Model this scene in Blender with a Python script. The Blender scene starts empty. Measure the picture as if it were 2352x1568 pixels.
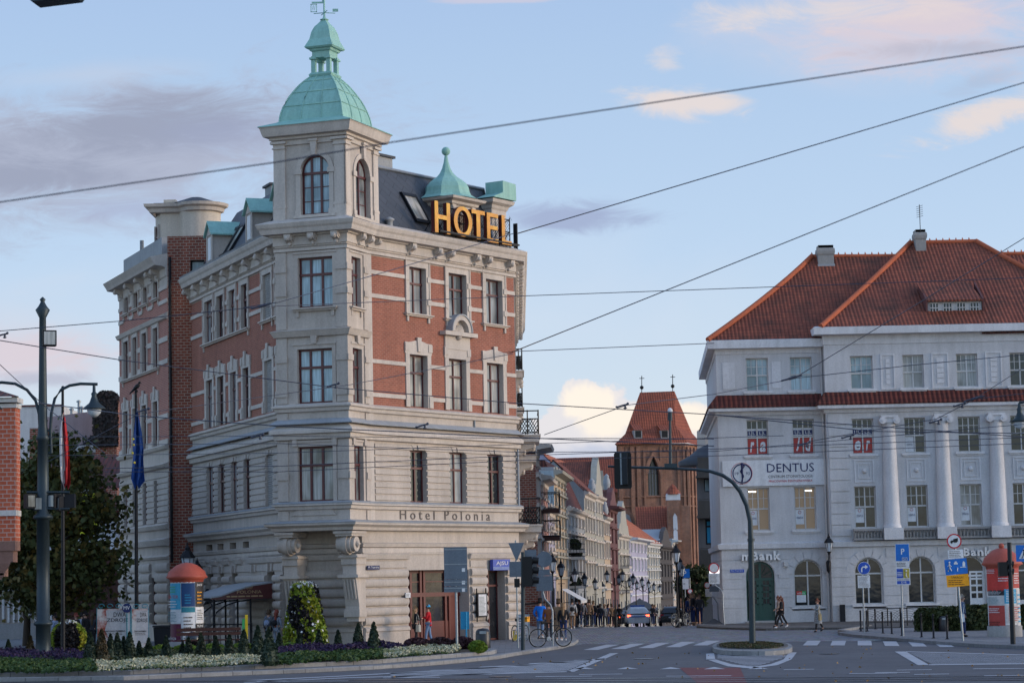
import bpy, bmesh, math, random
from math import sin, cos, pi, radians, atan2, sqrt, tan, floor, hypot
from mathutils import Vector, Matrix
S = bpy.context.scene
COL = S.collection
# ---------------- camera ----------------
FP = 5553.0                                   # focal length in pixels of a 2352 px wide picture (85 mm)
CAMZ = 2.63
RM = (Matrix.Rotation(radians(90+5.646), 3, 'X') @ Matrix.Rotation(radians(-1.2), 3, 'Z'))
cd = bpy.data.cameras.new('camera'); cam = bpy.data.objects.new('camera', cd); COL.objects.link(cam)
cd.sensor_width = 36; cd.lens = 36*FP/2352; cd.clip_start = .5; cd.clip_end = 8000
cam.location = (0, 0, CAMZ); cam.rotation_euler = RM.to_euler()
cd.dof.use_dof = True; cd.dof.focus_distance = 104; cd.dof.aperture_fstop = 4.0
S.camera = cam
S.view_settings.view_transform = 'Standard'; S.view_settings.look = 'None'
S.view_settings.gamma = 1; S.view_settings.exposure = EXPO = 1.5
# ---------------- sky ----------------
SUN_AZ, SUN_EL = 97.0, 9.0                    # compass: degrees clockwise from +Y (view direction)
wd = bpy.data.worlds.new('World'); S.world = wd; wd.use_nodes = True
N = wd.node_tree.nodes; L = wd.node_tree.links; N.clear()
def nd(t, **k):
    n = N.new(t)
    for a, b in k.items(): setattr(n, a, b)
    return n
def mth(op, a, b=None, c=None, clamp=False):
    n = nd('ShaderNodeMath', operation=op, use_clamp=clamp)
    for i, s in enumerate((a, b, c)):
        if s is None: continue
        if isinstance(s, (int, float)): n.inputs[i].default_value = s
        else: L.new(s, n.inputs[i])
    return n.outputs[0]
SKS = .15
out = nd('ShaderNodeOutputWorld'); bg = nd('ShaderNodeBackground'); bg.inputs[1].default_value = SKS
L.new(bg.outputs[0], out.inputs[0])
sky = nd('ShaderNodeTexSky', sky_type='NISHITA', sun_disc=False)
sky.sun_elevation = radians(SUN_EL+9); sky.sun_rotation = radians(SUN_AZ); sky.air_density = 1.0; sky.dust_density = .8; sky.ozone_density = 2.3; sky.altitude = 100
tc = nd('ShaderNodeTexCoord'); sp = nd('ShaderNodeSeparateXYZ'); L.new(tc.outputs['Generated'], sp.inputs[0])
X, Y, Z = sp.outputs
def srgb(r, g, b, k=1.0):
    f = lambda c: (c/255/12.92 if c/255 <= .04045 else ((c/255+.055)/1.055)**2.4)
    return (f(r)*k, f(g)*k, f(b)*k, 1)
Yc = mth('MAXIMUM', Y, .05)
Pu = mth('DIVIDE', X, Yc); Pv = mth('DIVIDE', Z, Yc)
def noise(sx, sy, det, off, rough=.55, dist=.3):
    cb = nd('ShaderNodeCombineXYZ'); L.new(mth('MULTIPLY', Pu, sx), cb.inputs[0]); L.new(mth('MULTIPLY', Pv, sy), cb.inputs[1]); cb.inputs[2].default_value = off
    n = nd('ShaderNodeTexNoise'); n.inputs['Scale'].default_value = 1; n.inputs['Detail'].default_value = det
    n.inputs['Roughness'].default_value = rough; n.inputs['Distortion'].default_value = dist; L.new(cb.outputs[0], n.inputs['Vector'])
    return n.outputs[0]
NA = noise(24, 70, 10, 3.1, .70, .9); NB = noise(75, 85, 10, 7.7, .62, .5); NC = noise(9, 20, 6, 1.3)
def ray(px, py): return RM @ Vector(((px-1176)/FP, (784-py)/FP, -1))
def blob(px, py, rx, ry, n, amp, lo, hi, tilt=0):
    r = ray(px, py); u0, v0 = r.x/r.y, r.z/r.y
    du = mth('SUBTRACT', Pu, u0); dv = mth('SUBTRACT', Pv, v0)
    if tilt: dv = mth('SUBTRACT', dv, mth('MULTIPLY', du, tilt))
    a = mth('POWER', mth('DIVIDE', du, rx/FP), 2); b = mth('POWER', mth('DIVIDE', dv, ry/FP), 2)
    d = mth('SQRT', mth('ADD', a, b))
    v = mth('ADD', mth('SUBTRACT', 1, d), mth('MULTIPLY', mth('SUBTRACT', n, .5), amp))
    m = nd('ShaderNodeMapRange', interpolation_type='SMOOTHSTEP'); L.new(v, m.inputs[0]); m.inputs[1].default_value = lo; m.inputs[2].default_value = hi
    return m.outputs[0]
def mixc(fac, a, b, amt=1.0):
    m = nd('ShaderNodeMix', data_type='RGBA')
    f = mth('MULTIPLY', fac, amt) if amt != 1 else fac
    L.new(f, m.inputs[0])
    for i, s in ((6, a), (7, b)):
        if isinstance(s, tuple): m.inputs[i].default_value = s
        else: L.new(s, m.inputs[i])
    return m.outputs[2]
K = 1/SKS/2**EXPO
# soft whitening towards the horizon and the thin high veil
hor = nd('ShaderNodeMapRange'); L.new(Z, hor.inputs[0]); hor.inputs[1].default_value = 0; hor.inputs[2].default_value = .30; hor.inputs[3].default_value = 1; hor.inputs[4].default_value = 0
ramp = nd('ShaderNodeValToRGB'); L.new(hor.outputs[0], ramp.inputs[0])
cr = ramp.color_ramp; cr.elements[0].position = 0; cr.elements[0].color = srgb(156, 182, 226); cr.elements[1].position = 1; cr.elements[1].color = srgb(222, 226, 233)
for p_, c_ in ((.3, (174, 199, 230)), (.55, (187, 209, 235)), (.78, (206, 219, 233))):
    e = cr.elements.new(p_); e.color = srgb(*c_)
vm = nd('ShaderNodeVectorMath', operation='SCALE'); L.new(ramp.outputs[0], vm.inputs[0]); vm.inputs['Scale'].default_value = K
side = nd('ShaderNodeMapRange'); L.new(Y, side.inputs[0]); side.inputs[1].default_value = .1; side.inputs[2].default_value = .8; side.inputs[3].default_value = .62   # ramp colours ahead; behind, more of the brighter sky, added as fill light
c = mixc(side.outputs[0], sky.outputs[0], vm.outputs[0], .95)
c = mixc(blob(1000, 700, 1900, 260, NC, 2.2, .2, 1.4), c, srgb(222, 228, 240, K), .30)
GREY = srgb(155, 163, 186, K); GREY2 = srgb(176, 183, 204, K); PINK = srgb(222, 208, 216, K); WARM = srgb(236, 222, 216, K)
for b in ((150, 360, 850, 200, NA, 1.5, -.1, .75, GREY2, .95, .05), (330, 290, 430, 95, NA, 1.3, .0, .8, GREY, .85, .08), (2000, 60, 620, 170, NC, 1.5, .1, 1.1, srgb(214, 214, 228, K), .6, 0), (100, 800, 480, 190, NC, 1.5, .1, 1.1, srgb(214, 216, 228, K), .6, 0), (60, 410, 360, 70, NA, 1.2, .1, .8, GREY, .8, 0), (500, 300, 260, 70, NC, 1.4, .1, .9, srgb(160, 170, 200, K), .5, 0), (200, 170, 700, 60, NC, 1.5, .2, 1.2, srgb(200, 208, 226, K), .5, .04),
          (330, 480, 300, 40, NA, 1.5, .1, .9, srgb(172, 184, 214, K), .6, 0), (60, 810, 330, 90, NA, 1.6, .0, .9, PINK, .8, 0), (100, 870, 200, 30, NA, 1.4, .2, .9, GREY2, .6, 0),
          (1320, 500, 240, 55, NA, 1.4, .05, .8, srgb(160, 172, 205, K), .8, 0), (1560, 235, 190, 50, NA, 1.6, .05, .8, WARM, .85, -.05), (1530, 140, 60, 40, NA, 1.6, .1, .9, WARM, .5, 0),
          (2150, 60, 520, 150, NA, 1.7, .0, 1.0, PINK, .85, 0), (2200, 110, 300, 40, NA, 1.7, .1, 1.0, GREY2, .6, 0), (1720, 40, 240, 50, NA, 1.7, .1, 1.0, WARM, .6, 0), (1900, 20, 420, 60, NA, 1.6, .1, 1.0, WARM, .5, 0), (2260, 270, 240, 60, NA, 1.7, .05, .9, WARM, .85, .3), (2250, 190, 130, 40, NA, 1.4, .1, .9, GREY2, .4, .3),
          (1150, 0, 200, 12, NA, 1.0, .0, .6, PINK, .5, 0)):
    c = mixc(blob(*b[:5], b[5]*1.35, *b[6:8], tilt=b[10]), c, b[8], b[9])
# the bright cumulus behind the church
base_ = blob(1440, 1010, 300, 75, NB, 1.1, .0, .55)
c = mixc(base_, c, srgb(196, 204, 222, K), .9)
for q in ((1370, 970, 125, 92), (1335, 910, 56, 44), (1290, 985, 70, 66), (1275, 1020, 60, 40), (1440, 975, 100, 66), (1560, 975, 95, 60), (1620, 990, 90, 60)):
    c = mixc(blob(*q, NB, 1.25, .0, .16), c, srgb(232, 229, 232, K))
for q in ((1345, 925, 95, 60), (1395, 975, 95, 50), (1440, 950, 65, 30), (1565, 950, 80, 40), (1600, 965, 60, 34)):
    c = mixc(blob(*q, NB, 1.5, .05, .55), c, srgb(255, 244, 230, K*1.02))
c = mixc(blob(1420, 1050, 330, 50, NB, 1.1, .0, .7), c, srgb(196, 204, 224, K), .85)
L.new(c, bg.inputs[0])
# ---------------- sun ----------------
sl = bpy.data.lights.new('sun', 'SUN'); so = bpy.data.objects.new('sun', sl); COL.objects.link(so)
sl.energy = .5; sl.angle = radians(12); sl.color = (1, .80, .62)
_a, _e = radians(SUN_AZ), radians(SUN_EL)
so.rotation_euler = Vector((sin(_a)*cos(_e), cos(_a)*cos(_e), sin(_e))).to_track_quat('Z', 'Y').to_euler()

# ---------------- helpers ----------------
random.seed(7)
R = random.uniform
ZV = Vector((0, 0, 1))
def at(px, py, Y):
    r = ray(px, py); return Vector((r.x/r.y*Y, Y, CAMZ+r.z/r.y*Y))
def g(px, py, z=0.0):
    r = ray(px, py); t = (z-CAMZ)/r.z; return Vector((r.x*t, r.y*t, z))
def gx(px, Y): r = ray(px, 1330); return r.x/r.y*Y
class Fr:
    """upright frame: u runs to the right as the camera sees it, n points out of the wall"""
    def __init__(s, x, y, az, z=0):
        s.o = Vector((x, y, z)); a = radians(az); s.az = az
        s.t = Vector((sin(a), cos(a), 0)); s.n = Vector((cos(a), -sin(a), 0))
    def p(s, u, z, d=0): return s.o + s.t*u + s.n*d + ZV*z
    def uz(s, px, py, d=0):
        r = ray(px, py); o = s.o + s.n*d; C = Vector((0, 0, CAMZ))
        k = (o-C).dot(s.n)/r.dot(s.n); q = C + r*k - s.o
        return q.dot(s.t), q.z
    def u(s, px, py=1150, d=0): return s.uz(px, py, d)[0]
    def z(s, px, py, d=0): return s.uz(px, py, d)[1]
    def off(s, u=0, d=0, z=0, az=None):
        q = s.p(u, z, d); return Fr(q.x, q.y, s.az if az is None else az, q.z)
class MB:
    def __init__(s): s.v = []; s.f = []; s.m = []; s.s = []
    def add(s, vs, fs, mi=0, sm=False):
        b = len(s.v); s.v += [Vector(v) for v in vs]
        for f in fs: s.f.append([b+i for i in f]); s.m.append(mi); s.s.append(sm)
    def box(s, F, u0, u1, z0, z1, d0, d1, mi=0):
        P = [F.p(u, z, d) for d in (d0, d1) for z in (z0, z1) for u in (u0, u1)]
        s.add(P, [(0, 2, 3, 1), (4, 5, 7, 6), (0, 1, 5, 4), (2, 6, 7, 3), (0, 4, 6, 2), (1, 3, 7, 5)], mi)
    def bx(s, c, sx, sy, sz, mi=0, az=90):
        F = Fr(c[0], c[1], az, c[2]); s.box(F, -sx/2, sx/2, 0, sz, -sy/2, sy/2, mi)
    def prism(s, F, pts, d0, d1, mi=0):
        n = len(pts); P = [F.p(u, z, d1) for u, z in pts] + [F.p(u, z, d0) for u, z in pts]
        s.add(P, [list(range(n)), list(range(2*n-1, n-1, -1))] + [(i, n+i, n+(i+1) % n, (i+1) % n) for i in range(n)], mi)
    def flat(s, pts, mi=0): s.add(pts, [list(range(len(pts)))], mi)
    def slab(s, pts, z0, z1, mi=0, top=None):
        n = len(pts); P = [Vector((p[0], p[1], z1)) for p in pts] + [Vector((p[0], p[1], z0)) for p in pts]
        s.add(P, [list(range(n))], mi if top is None else top)
        s.add(P, [(i, n+i, n+(i+1) % n, (i+1) % n) for i in range(n)], mi)
    def tube(s, pts, r, seg=8, mi=0, cap=True, sm=True):
        pts = [Vector(p) for p in pts]; n = len(pts); rr = r if isinstance(r, (list, tuple)) else [r]*n
        V = []
        for i, p in enumerate(pts):
            t = (pts[min(i+1, n-1)]-pts[max(i-1, 0)])
            t = t.normalized() if t.length > 1e-9 else ZV
            a = t.cross(ZV if abs(t.z) < .9 else Vector((1, 0, 0))).normalized(); b = t.cross(a)
            V += [p + (a*cos(2*pi*k/seg)+b*sin(2*pi*k/seg))*rr[i] for k in range(seg)]
        Fs = [(i*seg+k, i*seg+(k+1) % seg, (i+1)*seg+(k+1) % seg, (i+1)*seg+k) for i in range(n-1) for k in range(seg)]
        s.add(V, Fs, mi, sm)
        if cap: s.add(V[:seg], [list(range(seg))], mi); s.add(V[-seg:], [list(range(seg))], mi)
    def lathe(s, c, prof, seg=16, mi=0, sm=True, a0=0.0, sq=False):
        """prof = [(r, z)]; sq: polygon corners at r*sqrt2 so r is the half width"""
        k_ = 1/cos(pi/seg) if sq else 1
        V = [(c[0]+r*k_*cos(a0+2*pi*(k+(.5 if sq else 0))/seg), c[1]+r*k_*sin(a0+2*pi*(k+(.5 if sq else 0))/seg), c[2]+z) for r, z in prof for k in range(seg)]
        s.add(V, [(i*seg+k, i*seg+(k+1) % seg, (i+1)*seg+(k+1) % seg, (i+1)*seg+k) for i in range(len(prof)-1) for k in range(seg)], mi, sm)
        s.add(V[-seg:], [list(range(seg))], mi); s.add(V[:seg], [list(range(seg))], mi)
    def sweep(s, path, prof, mi=0, closed=False, cap=True):
        """profile (d outwards, z) along an xy path; outwards = to the right-hand side n of each run"""
        P = [Vector((p[0], p[1], 0)) for p in path]; n = len(P); m = len(prof); V = []
        def nrm(a, b): t = (b-a).normalized(); return Vector((t.y, -t.x, 0))
        for i in range(n):
            if closed: a = nrm(P[i-1], P[i]); b = nrm(P[i], P[(i+1) % n])
            else: a = nrm(P[max(i-1, 0)], P[max(i, 1)]); b = nrm(P[min(i, n-2)], P[min(i+1, n-1)])
            q = a+b; q = q/max(q.dot(a), .25)
            V += [P[i]+q*d+ZV*z for d, z in prof]
        fs = []
        for i in range(n if closed else n-1):
            j = (i+1) % n
            for k in range(m-1): fs.append((i*m+k, j*m+k, j*m+k+1, i*m+k+1))
        s.add(V, fs, mi)
        if cap and not closed: s.add(V[:m], [list(range(m))], mi); s.add(V[-m:], [list(range(m))], mi)
    def ball(s, c, r, mi=0, seg=10, sz=1.0):
        s.lathe((c[0], c[1], c[2]), [(max(r*sin(pi*i/seg), .001), -r*sz*cos(pi*i/seg)) for i in range(seg+1)], seg+2, mi)
    def build(s, name, mats, parent=None, smooth=None):
        mats = [mats] if not isinstance(mats, (list, tuple)) else mats
        me = bpy.data.meshes.new(name)
        if parent is not None: org = ORG[parent.name]
        else:
            xs = [v.x for v in s.v]; ys = [v.y for v in s.v]; org = Vector(((min(xs)+max(xs))/2, (min(ys)+max(ys))/2, min(v.z for v in s.v)))
        me.from_pydata([v-org for v in s.v], [], s.f)
        for m_ in mats: me.materials.append(M(m_))
        for p_, mi, sm in zip(me.polygons, s.m, s.s): p_.material_index = mi; p_.use_smooth = sm if smooth is None else smooth
        uv = me.uv_layers.new(name='UVMap')
        bm = bmesh.new(); bm.from_mesh(me)
        if len(bm.faces) < 30000: bmesh.ops.recalc_face_normals(bm, faces=bm.faces) if len(s.f) < 4000 and not getattr(s, 'open', False) else None
        bm.to_mesh(me); bm.free()
        uvd = me.uv_layers[0].data; vs = me.vertices
        for p_ in me.polygons:
            n = p_.normal
            if abs(n.z) < .98: t = ZV.cross(n).normalized(); b = n.cross(t)
            else: t = Vector((1, 0, 0)); b = Vector((0, 1, 0))
            for li in p_.loop_indices:
                c_ = vs[me.loops[li].vertex_index].co + org; uvd[li].uv = (c_.dot(t), c_.dot(b))
        o = bpy.data.objects.new(name, me); COL.objects.link(o)
        if parent is not None: o.parent = parent; ORG[o.name] = org
        else: o.location = org; ORG[o.name] = org
        return o
ORG = {}
def zsl(Y): return -max(0, Y-131)*.0195     # the old street falls away gently beyond the square
def onst(px, Y): return Vector((gx(px, Y), Y, zsl(Y)))
def tag(o, label=None, cat=None, group=None, kind=None):
    for k, v in (('label', label), ('category', cat), ('group', group), ('kind', kind)):
        if v: o[k] = v
    return o
def thing(name, label, cat, loc, group=None):
    o = bpy.data.objects.new(name, None); COL.objects.link(o); o.location = loc; ORG[o.name] = Vector(loc); o.empty_display_size = .3
    return tag(o, label, cat, group)
def kids(o): return [c for c in COL.objects if c.parent == o]
def dup(src, loc, rz=0, label=None, scale=1, ch=None):
    def cp(o, par):
        c_ = o.copy(); COL.objects.link(c_); c_.parent = par
        for k in ch_[o.name]: cp(k, c_)
        return c_
    ch_ = {}
    def walk(o): ch_[o.name] = list(o.children); [walk(k) for k in o.children]
    walk(src); r = cp(src, None); r.location = loc; r.rotation_euler = (0, 0, rz); r.scale = (scale,)*3; ORG[r.name] = Vector(loc)
    if label: r['label'] = label
    return r
def fstruct(mb, name, mats): return tag(mb.build(name, mats), kind='structure')
# ---------------- materials ----------------
MD = {}; MF = {}
def M(n):
    if n not in MD: MD[n] = MF[n](n) if n in MF else simple(n, *CM[n]) if n in CM else simple(n, (.5, .5, .5))
    return MD[n]
class NT:
    def __init__(s, name):
        s.m = bpy.data.materials.new(name); s.m.use_nodes = True; s.t = s.m.node_tree; s.b = s.t.nodes['Principled BSDF']
    def n(s, t, ins=None, **k):
        n = s.t.nodes.new('ShaderNode'+t)
        for a, b in k.items(): setattr(n, a, b)
        for a, b in (ins or {}).items():
            if hasattr(b, 'links') or hasattr(b, 'is_linked'): s.t.links.new(b, n.inputs[a])
            else: n.inputs[a].default_value = b
        return n
    def l(s, a, b): s.t.links.new(a, b)
    def uv(s, sx=1, sy=1):
        t = s.n('TexCoord'); m = s.n('Mapping'); s.l(t.outputs['UV'], m.inputs[0]); m.inputs['Scale'].default_value = (sx, sy, 1); return m.outputs[0]
    def obj(s, sc=1):
        t = s.n('NewGeometry'); m = s.n('Mapping'); s.l(t.outputs['Position'], m.inputs[0]); m.inputs['Scale'].default_value = (sc,)*3 if not isinstance(sc, tuple) else sc; return m.outputs[0]
    def noise(s, v, sc, det=5, rough=.6): return s.n('TexNoise', {'Vector': v, 'Scale': sc, 'Detail': det, 'Roughness': rough}).outputs[0]
    def rng(s, v, a, b, c, d): return s.n('MapRange', {0: v, 1: a, 2: b, 3: c, 4: d}).outputs[0]
    def mix(s, f, a, b, mode='MIX'):
        m = s.n('Mix', data_type='RGBA', blend_type=mode)
        for i, x in ((0, f), (6, a), (7, b)):
            if isinstance(x, (int, float)): m.inputs[i].default_value = x
            elif isinstance(x, tuple): m.inputs[i].default_value = x if len(x) == 4 else x+(1,)
            else: s.l(x, m.inputs[i])
        return m.outputs[2]
    def col(s, c_): s.l(c_, s.b.inputs['Base Color'])
    def set(s, rough=.8, metal=0, spec=.3): s.b.inputs['Roughness'].default_value = rough; s.b.inputs['Metallic'].default_value = metal; s.b.inputs['Specular IOR Level'].default_value = spec
    def bump(s, h, st=.5, dist=.02):
        b = s.n('Bump', {'Height': h, 'Strength': st, 'Distance': dist}); s.l(b.outputs[0], s.b.inputs['Normal'])
def dirt(w, base, amt=.22, sc=.5):
    """large soft stains, streaks and fine grain, in world space"""
    n1 = w.noise(w.obj(), sc, 6); n2 = w.noise(w.obj((3.0, 3.0, .35)), 1.0, 4); n3 = w.noise(w.obj(), 14, 3)
    k = w.n('Math', {0: n1, 1: n2}, operation='ADD').outputs[0]; k = w.n('Math', {0: k, 1: n3}, operation='ADD').outputs[0]
    f = w.rng(k, 1.15, 1.85, 1-amt, 1+amt*.45)
    v = w.n('VectorMath', {0: base}, operation='SCALE') if not isinstance(base, tuple) else None
    if v is None:
        v = w.n('VectorMath', operation='SCALE'); v.inputs[0].default_value = base[:3]
    w.l(f, v.inputs['Scale']); return v.outputs[0]
def simple(n, c_, rough=.75, metal=0, amt=.15, spec=.3, emit=0):
    w = NT(n); w.set(rough, metal, spec)
    if amt: w.col(dirt(w, tuple(c_)))
    else: w.b.inputs['Base Color'].default_value = (*c_, 1)
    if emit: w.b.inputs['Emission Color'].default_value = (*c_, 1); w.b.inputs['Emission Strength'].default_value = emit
    return w.m
def brickm(c1, c2, mort, bw=.27, bh=.077, ms=.012, amt=.2):
    def f(n):
        w = NT(n); w.set(.85)
        b = w.n('TexBrick', {'Vector': w.uv(), 'Color1': (*c1, 1), 'Color2': (*c2, 1), 'Mortar': (*mort, 1), 'Scale': 1.0, 'Mortar Size': ms, 'Brick Width': bw, 'Row Height': bh, 'Mortar Smooth': .2, 'Bias': -.1})
        w.col(dirt(w, b.outputs[0], amt)); w.bump(b.outputs[1], -.4, .01) if False else None
        return w.m
    return f
def tilem(c1, c2, tw=.22, th=.34, moss=(.10, .06, .035), ma=.5, bst=.9):
    def f(n):
        w = NT(n); w.set(.8)
        uv = w.uv(); s_ = w.n('SeparateXYZ', {0: uv})
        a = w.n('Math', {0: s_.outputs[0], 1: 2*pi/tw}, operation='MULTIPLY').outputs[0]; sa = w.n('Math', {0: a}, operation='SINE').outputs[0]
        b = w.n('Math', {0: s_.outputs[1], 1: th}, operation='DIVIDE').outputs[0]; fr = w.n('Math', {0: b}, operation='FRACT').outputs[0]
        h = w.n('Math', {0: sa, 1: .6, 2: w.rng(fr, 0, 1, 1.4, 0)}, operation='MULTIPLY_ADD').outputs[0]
        w.bump(h, bst, .05)
        n1 = w.noise(uv, .9, 6); n2 = w.noise(uv, 7, 2); wn = w.n('TexBrick', {'Vector': uv, 'Color1': (*c1, 1), 'Color2': (*c2, 1), 'Mortar': (*c1, 1), 'Scale': 1.0, 'Mortar Size': 0.0, 'Brick Width': tw, 'Row Height': th})
        wn.offset = 0
        edge = w.rng(fr, 0, .16, .38, 1); ed2 = w.rng(sa, -1, -.3, .55, 1)  # shade under the laps and in the troughs, painted into the tile colour
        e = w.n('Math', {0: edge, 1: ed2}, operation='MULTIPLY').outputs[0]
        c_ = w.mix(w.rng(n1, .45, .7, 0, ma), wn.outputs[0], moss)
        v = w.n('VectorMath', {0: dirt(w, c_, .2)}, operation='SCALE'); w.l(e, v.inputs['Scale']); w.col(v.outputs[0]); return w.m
    return f
def glassm(base, rough=.06, curtain_or_sky=None, spec=.5):
    def f(n):
        w = NT(n); w.set(rough, 0, spec); w.b.inputs['IOR'].default_value = 1.5
        uv = w.uv(); s_ = w.n('SeparateXYZ', {0: uv})
        if curtain_or_sky:
            nz = w.noise(w.uv(14, .7), 1.0, 2); n2 = w.noise(w.uv(.9, .5), 1, 2)
            c_ = w.mix(w.rng(nz, .35, .65, 0, 1), tuple(x*.62 for x in curtain_or_sky), curtain_or_sky)
            c_ = w.mix(w.rng(n2, .42, .62, 0, .75), c_, base); w.col(c_)
        else: w.col(w.mix(w.rng(w.noise(w.uv(1.3, .8), 1, 3), .4, .7, 0, 1), base, tuple(x*2.2+.004 for x in base)))
        nb = w.noise(w.uv(), 1.6, 2); w.bump(nb, .12, .03)
        return w.m
    return f
def leafm(c1, c2, c3, sc=3.0):
    def f(n):
        w = NT(n); w.set(.6, 0, .25)
        g_ = w.n('NewGeometry'); r_ = g_.outputs['Random Per Island']
        nz = w.noise(w.obj(), sc*.35, 3)
        c_ = w.mix(r_, c1, c2); c_ = w.mix(w.rng(nz, .5, .68, 0, .85), c_, c3); w.col(c_)
        return w.m
    return f
# name: (colour, roughness, metallic, stain amount)
CM = {
 'yellow_lime': ((.62, .62, .03), .6, 0, .1), 'stone_pink': ((.22, .13, .11), .9, 0, .3), 'stone_dark': ((.06, .058, .055), .9, 0, .5), 'ridge': ((.32, .085, .042), .8, 0, .25),
 'plaster': ((.465, .405, .355), .85, 0, .24), 'plaster_light': ((.52, .458, .405), .85, 0, .2), 'plaster_tower': ((.45, .415, .355), .85, 0, .12),
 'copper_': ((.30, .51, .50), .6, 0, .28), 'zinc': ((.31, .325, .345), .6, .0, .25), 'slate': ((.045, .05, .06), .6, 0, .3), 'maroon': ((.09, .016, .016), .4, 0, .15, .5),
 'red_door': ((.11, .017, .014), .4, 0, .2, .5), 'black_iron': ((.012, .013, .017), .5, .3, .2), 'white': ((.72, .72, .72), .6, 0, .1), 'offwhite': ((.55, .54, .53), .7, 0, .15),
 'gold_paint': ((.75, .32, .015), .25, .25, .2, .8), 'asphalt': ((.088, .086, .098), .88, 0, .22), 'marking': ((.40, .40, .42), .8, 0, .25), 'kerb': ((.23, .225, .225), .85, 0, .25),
 'paving': ((.17, .165, .17), .85, 0, .25), 'soil': ((.045, .035, .025), .95, 0, .3), 'ground': ((.11, .105, .105), .9, 0, .3), 'text_dark': ((.10, .085, .075), .8, 0, .2),
 'letter_grey': ((.13, .11, .10), .8, 0, .2), 'sign_back': ((.13, .16, .20), .5, .4, .12), 'galv': ((.28, .31, .34), .45, .6, .2), 'blue_sign': ((.01, .14, .50), .4, 0, .08),
 'navy': ((.012, .02, .10), .4, 0, .1), 'sign_white': ((.66, .67, .69), .5, 0, .08), 'sign_red': ((.50, .015, .03), .4, 0, .08), 'yellow': ((.72, .50, .02), .5, 0, .1), 'orange': ((.80, .34, .01), .5, 0, .08),
 'iron_dark': ((.018, .022, .028), .45, .4, .2), 'pole_green': ((.030, .045, .055), .45, .3, .25), 'black': ((.008, .008, .009), .5, 0, .1), 'rubber': ((.015, .015, .016), .85, 0, .1), 'grey_wall': ((.30, .31, .32), .85, 0, .25),
 'skin': ((.48, .27, .19), .55, 0, .04), 'terracotta_paint': ((.40, .085, .055), .55, 0, .18), 'white_wall': ((.535, .53, .54), .9, 0, .42), 'white_trim': ((.62, .615, .63), .8, 0, .22), 'stone_grey': ((.28, .27, .265), .9, 0, .3),
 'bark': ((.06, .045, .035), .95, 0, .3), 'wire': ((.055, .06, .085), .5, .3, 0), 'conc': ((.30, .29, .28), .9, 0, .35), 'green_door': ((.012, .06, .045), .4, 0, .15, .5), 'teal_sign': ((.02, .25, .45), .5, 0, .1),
 'lamp_glass': ((.55, .60, .66), .2, 0, .05, .7), 'red_poster': ((.42, .06, .05), .6, 0, .3), 'cyan_poster': ((.06, .35, .55), .6, 0, .3), 'black_poster': ((.03, .03, .035), .6, 0, .2), 'teal': ((.03, .20, .26), .6, 0, .1), 'signred2': ((.55, .05, .04), .6, 0, .1), 'signgreen': ((.05, .38, .12), .6, 0, .1),
 'pink_wall': ((.42, .25, .21), .85, 0, .25), 'lilac': ((.36, .34, .44), .85, 0, .18), 'peach': ((.44, .33, .23), .85, 0, .18), 'cream': ((.35, .33, .28), .85, 0, .2), 'salmon': ((.36, .19, .16), .85, 0, .2), 'darkred_wall': ((.13, .05, .045), .7, 0, .25), 'brown_timber': ((.07, .06, .058), .8, 0, .3),
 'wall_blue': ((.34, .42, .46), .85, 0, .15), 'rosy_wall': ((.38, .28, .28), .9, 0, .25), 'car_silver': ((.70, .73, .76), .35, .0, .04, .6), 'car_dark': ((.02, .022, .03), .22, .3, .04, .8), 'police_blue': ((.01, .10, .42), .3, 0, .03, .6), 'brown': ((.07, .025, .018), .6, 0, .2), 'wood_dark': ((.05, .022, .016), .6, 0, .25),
}
def glow(c_, e):
    def f(n):
        w = NT(n); w.set(.5); w.b.inputs['Base Color'].default_value = (*c_, 1); w.b.inputs['Emission Color'].default_value = (*c_, 1); w.b.inputs['Emission Strength'].default_value = e; return w.m
    return f
def cobble(n):
    w = NT(n); w.set(.7, 0, .4)
    uv = w.uv(); nz = w.noise(uv, 3, 3)
    b = w.n('TexBrick', {'Vector': w.n('VectorMath', {0: uv, 1: w.n('VectorMath', {0: w.n('TexNoise', {'Vector': uv, 'Scale': 2.5}).outputs[1], 1: (.12, .12, 0)}, operation='MULTIPLY').outputs[0]}, operation='ADD').outputs[0],
             'Color1': (.25, .255, .27, 1), 'Color2': (.13, .13, .145, 1), 'Mortar': (.055, .055, .06, 1), 'Scale': 1.0, 'Mortar Size': .022, 'Brick Width': .30, 'Row Height': .22, 'Mortar Smooth': .6})
    v = w.n('TexVoronoi', {'Vector': uv, 'Scale': 4.5})
    w.col(dirt(w, w.mix(.35, b.outputs[0], v.outputs[1], 'SOFT_LIGHT'), .2)); w.bump(w.n('Math', {0: b.outputs[1], 1: -1.0, 2: v.outputs[0]}, operation='MULTIPLY_ADD').outputs[0], .9, .05); return w.m
def slabm(c1, c2, bw, bh, ms=.01):
    def f(n):
        w = NT(n); w.set(.85)
        b = w.n('TexBrick', {'Vector': w.uv(), 'Color1': (*c1, 1), 'Color2': (*c2, 1), 'Mortar': tuple(x*.45 for x in c1)+(1,), 'Scale': 1.0, 'Mortar Size': ms, 'Brick Width': bw, 'Row Height': bh, 'Mortar Smooth': .3})
        w.col(dirt(w, b.outputs[0], .25)); w.bump(b.outputs[1], .3, -.01); return w.m
    return f
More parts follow.
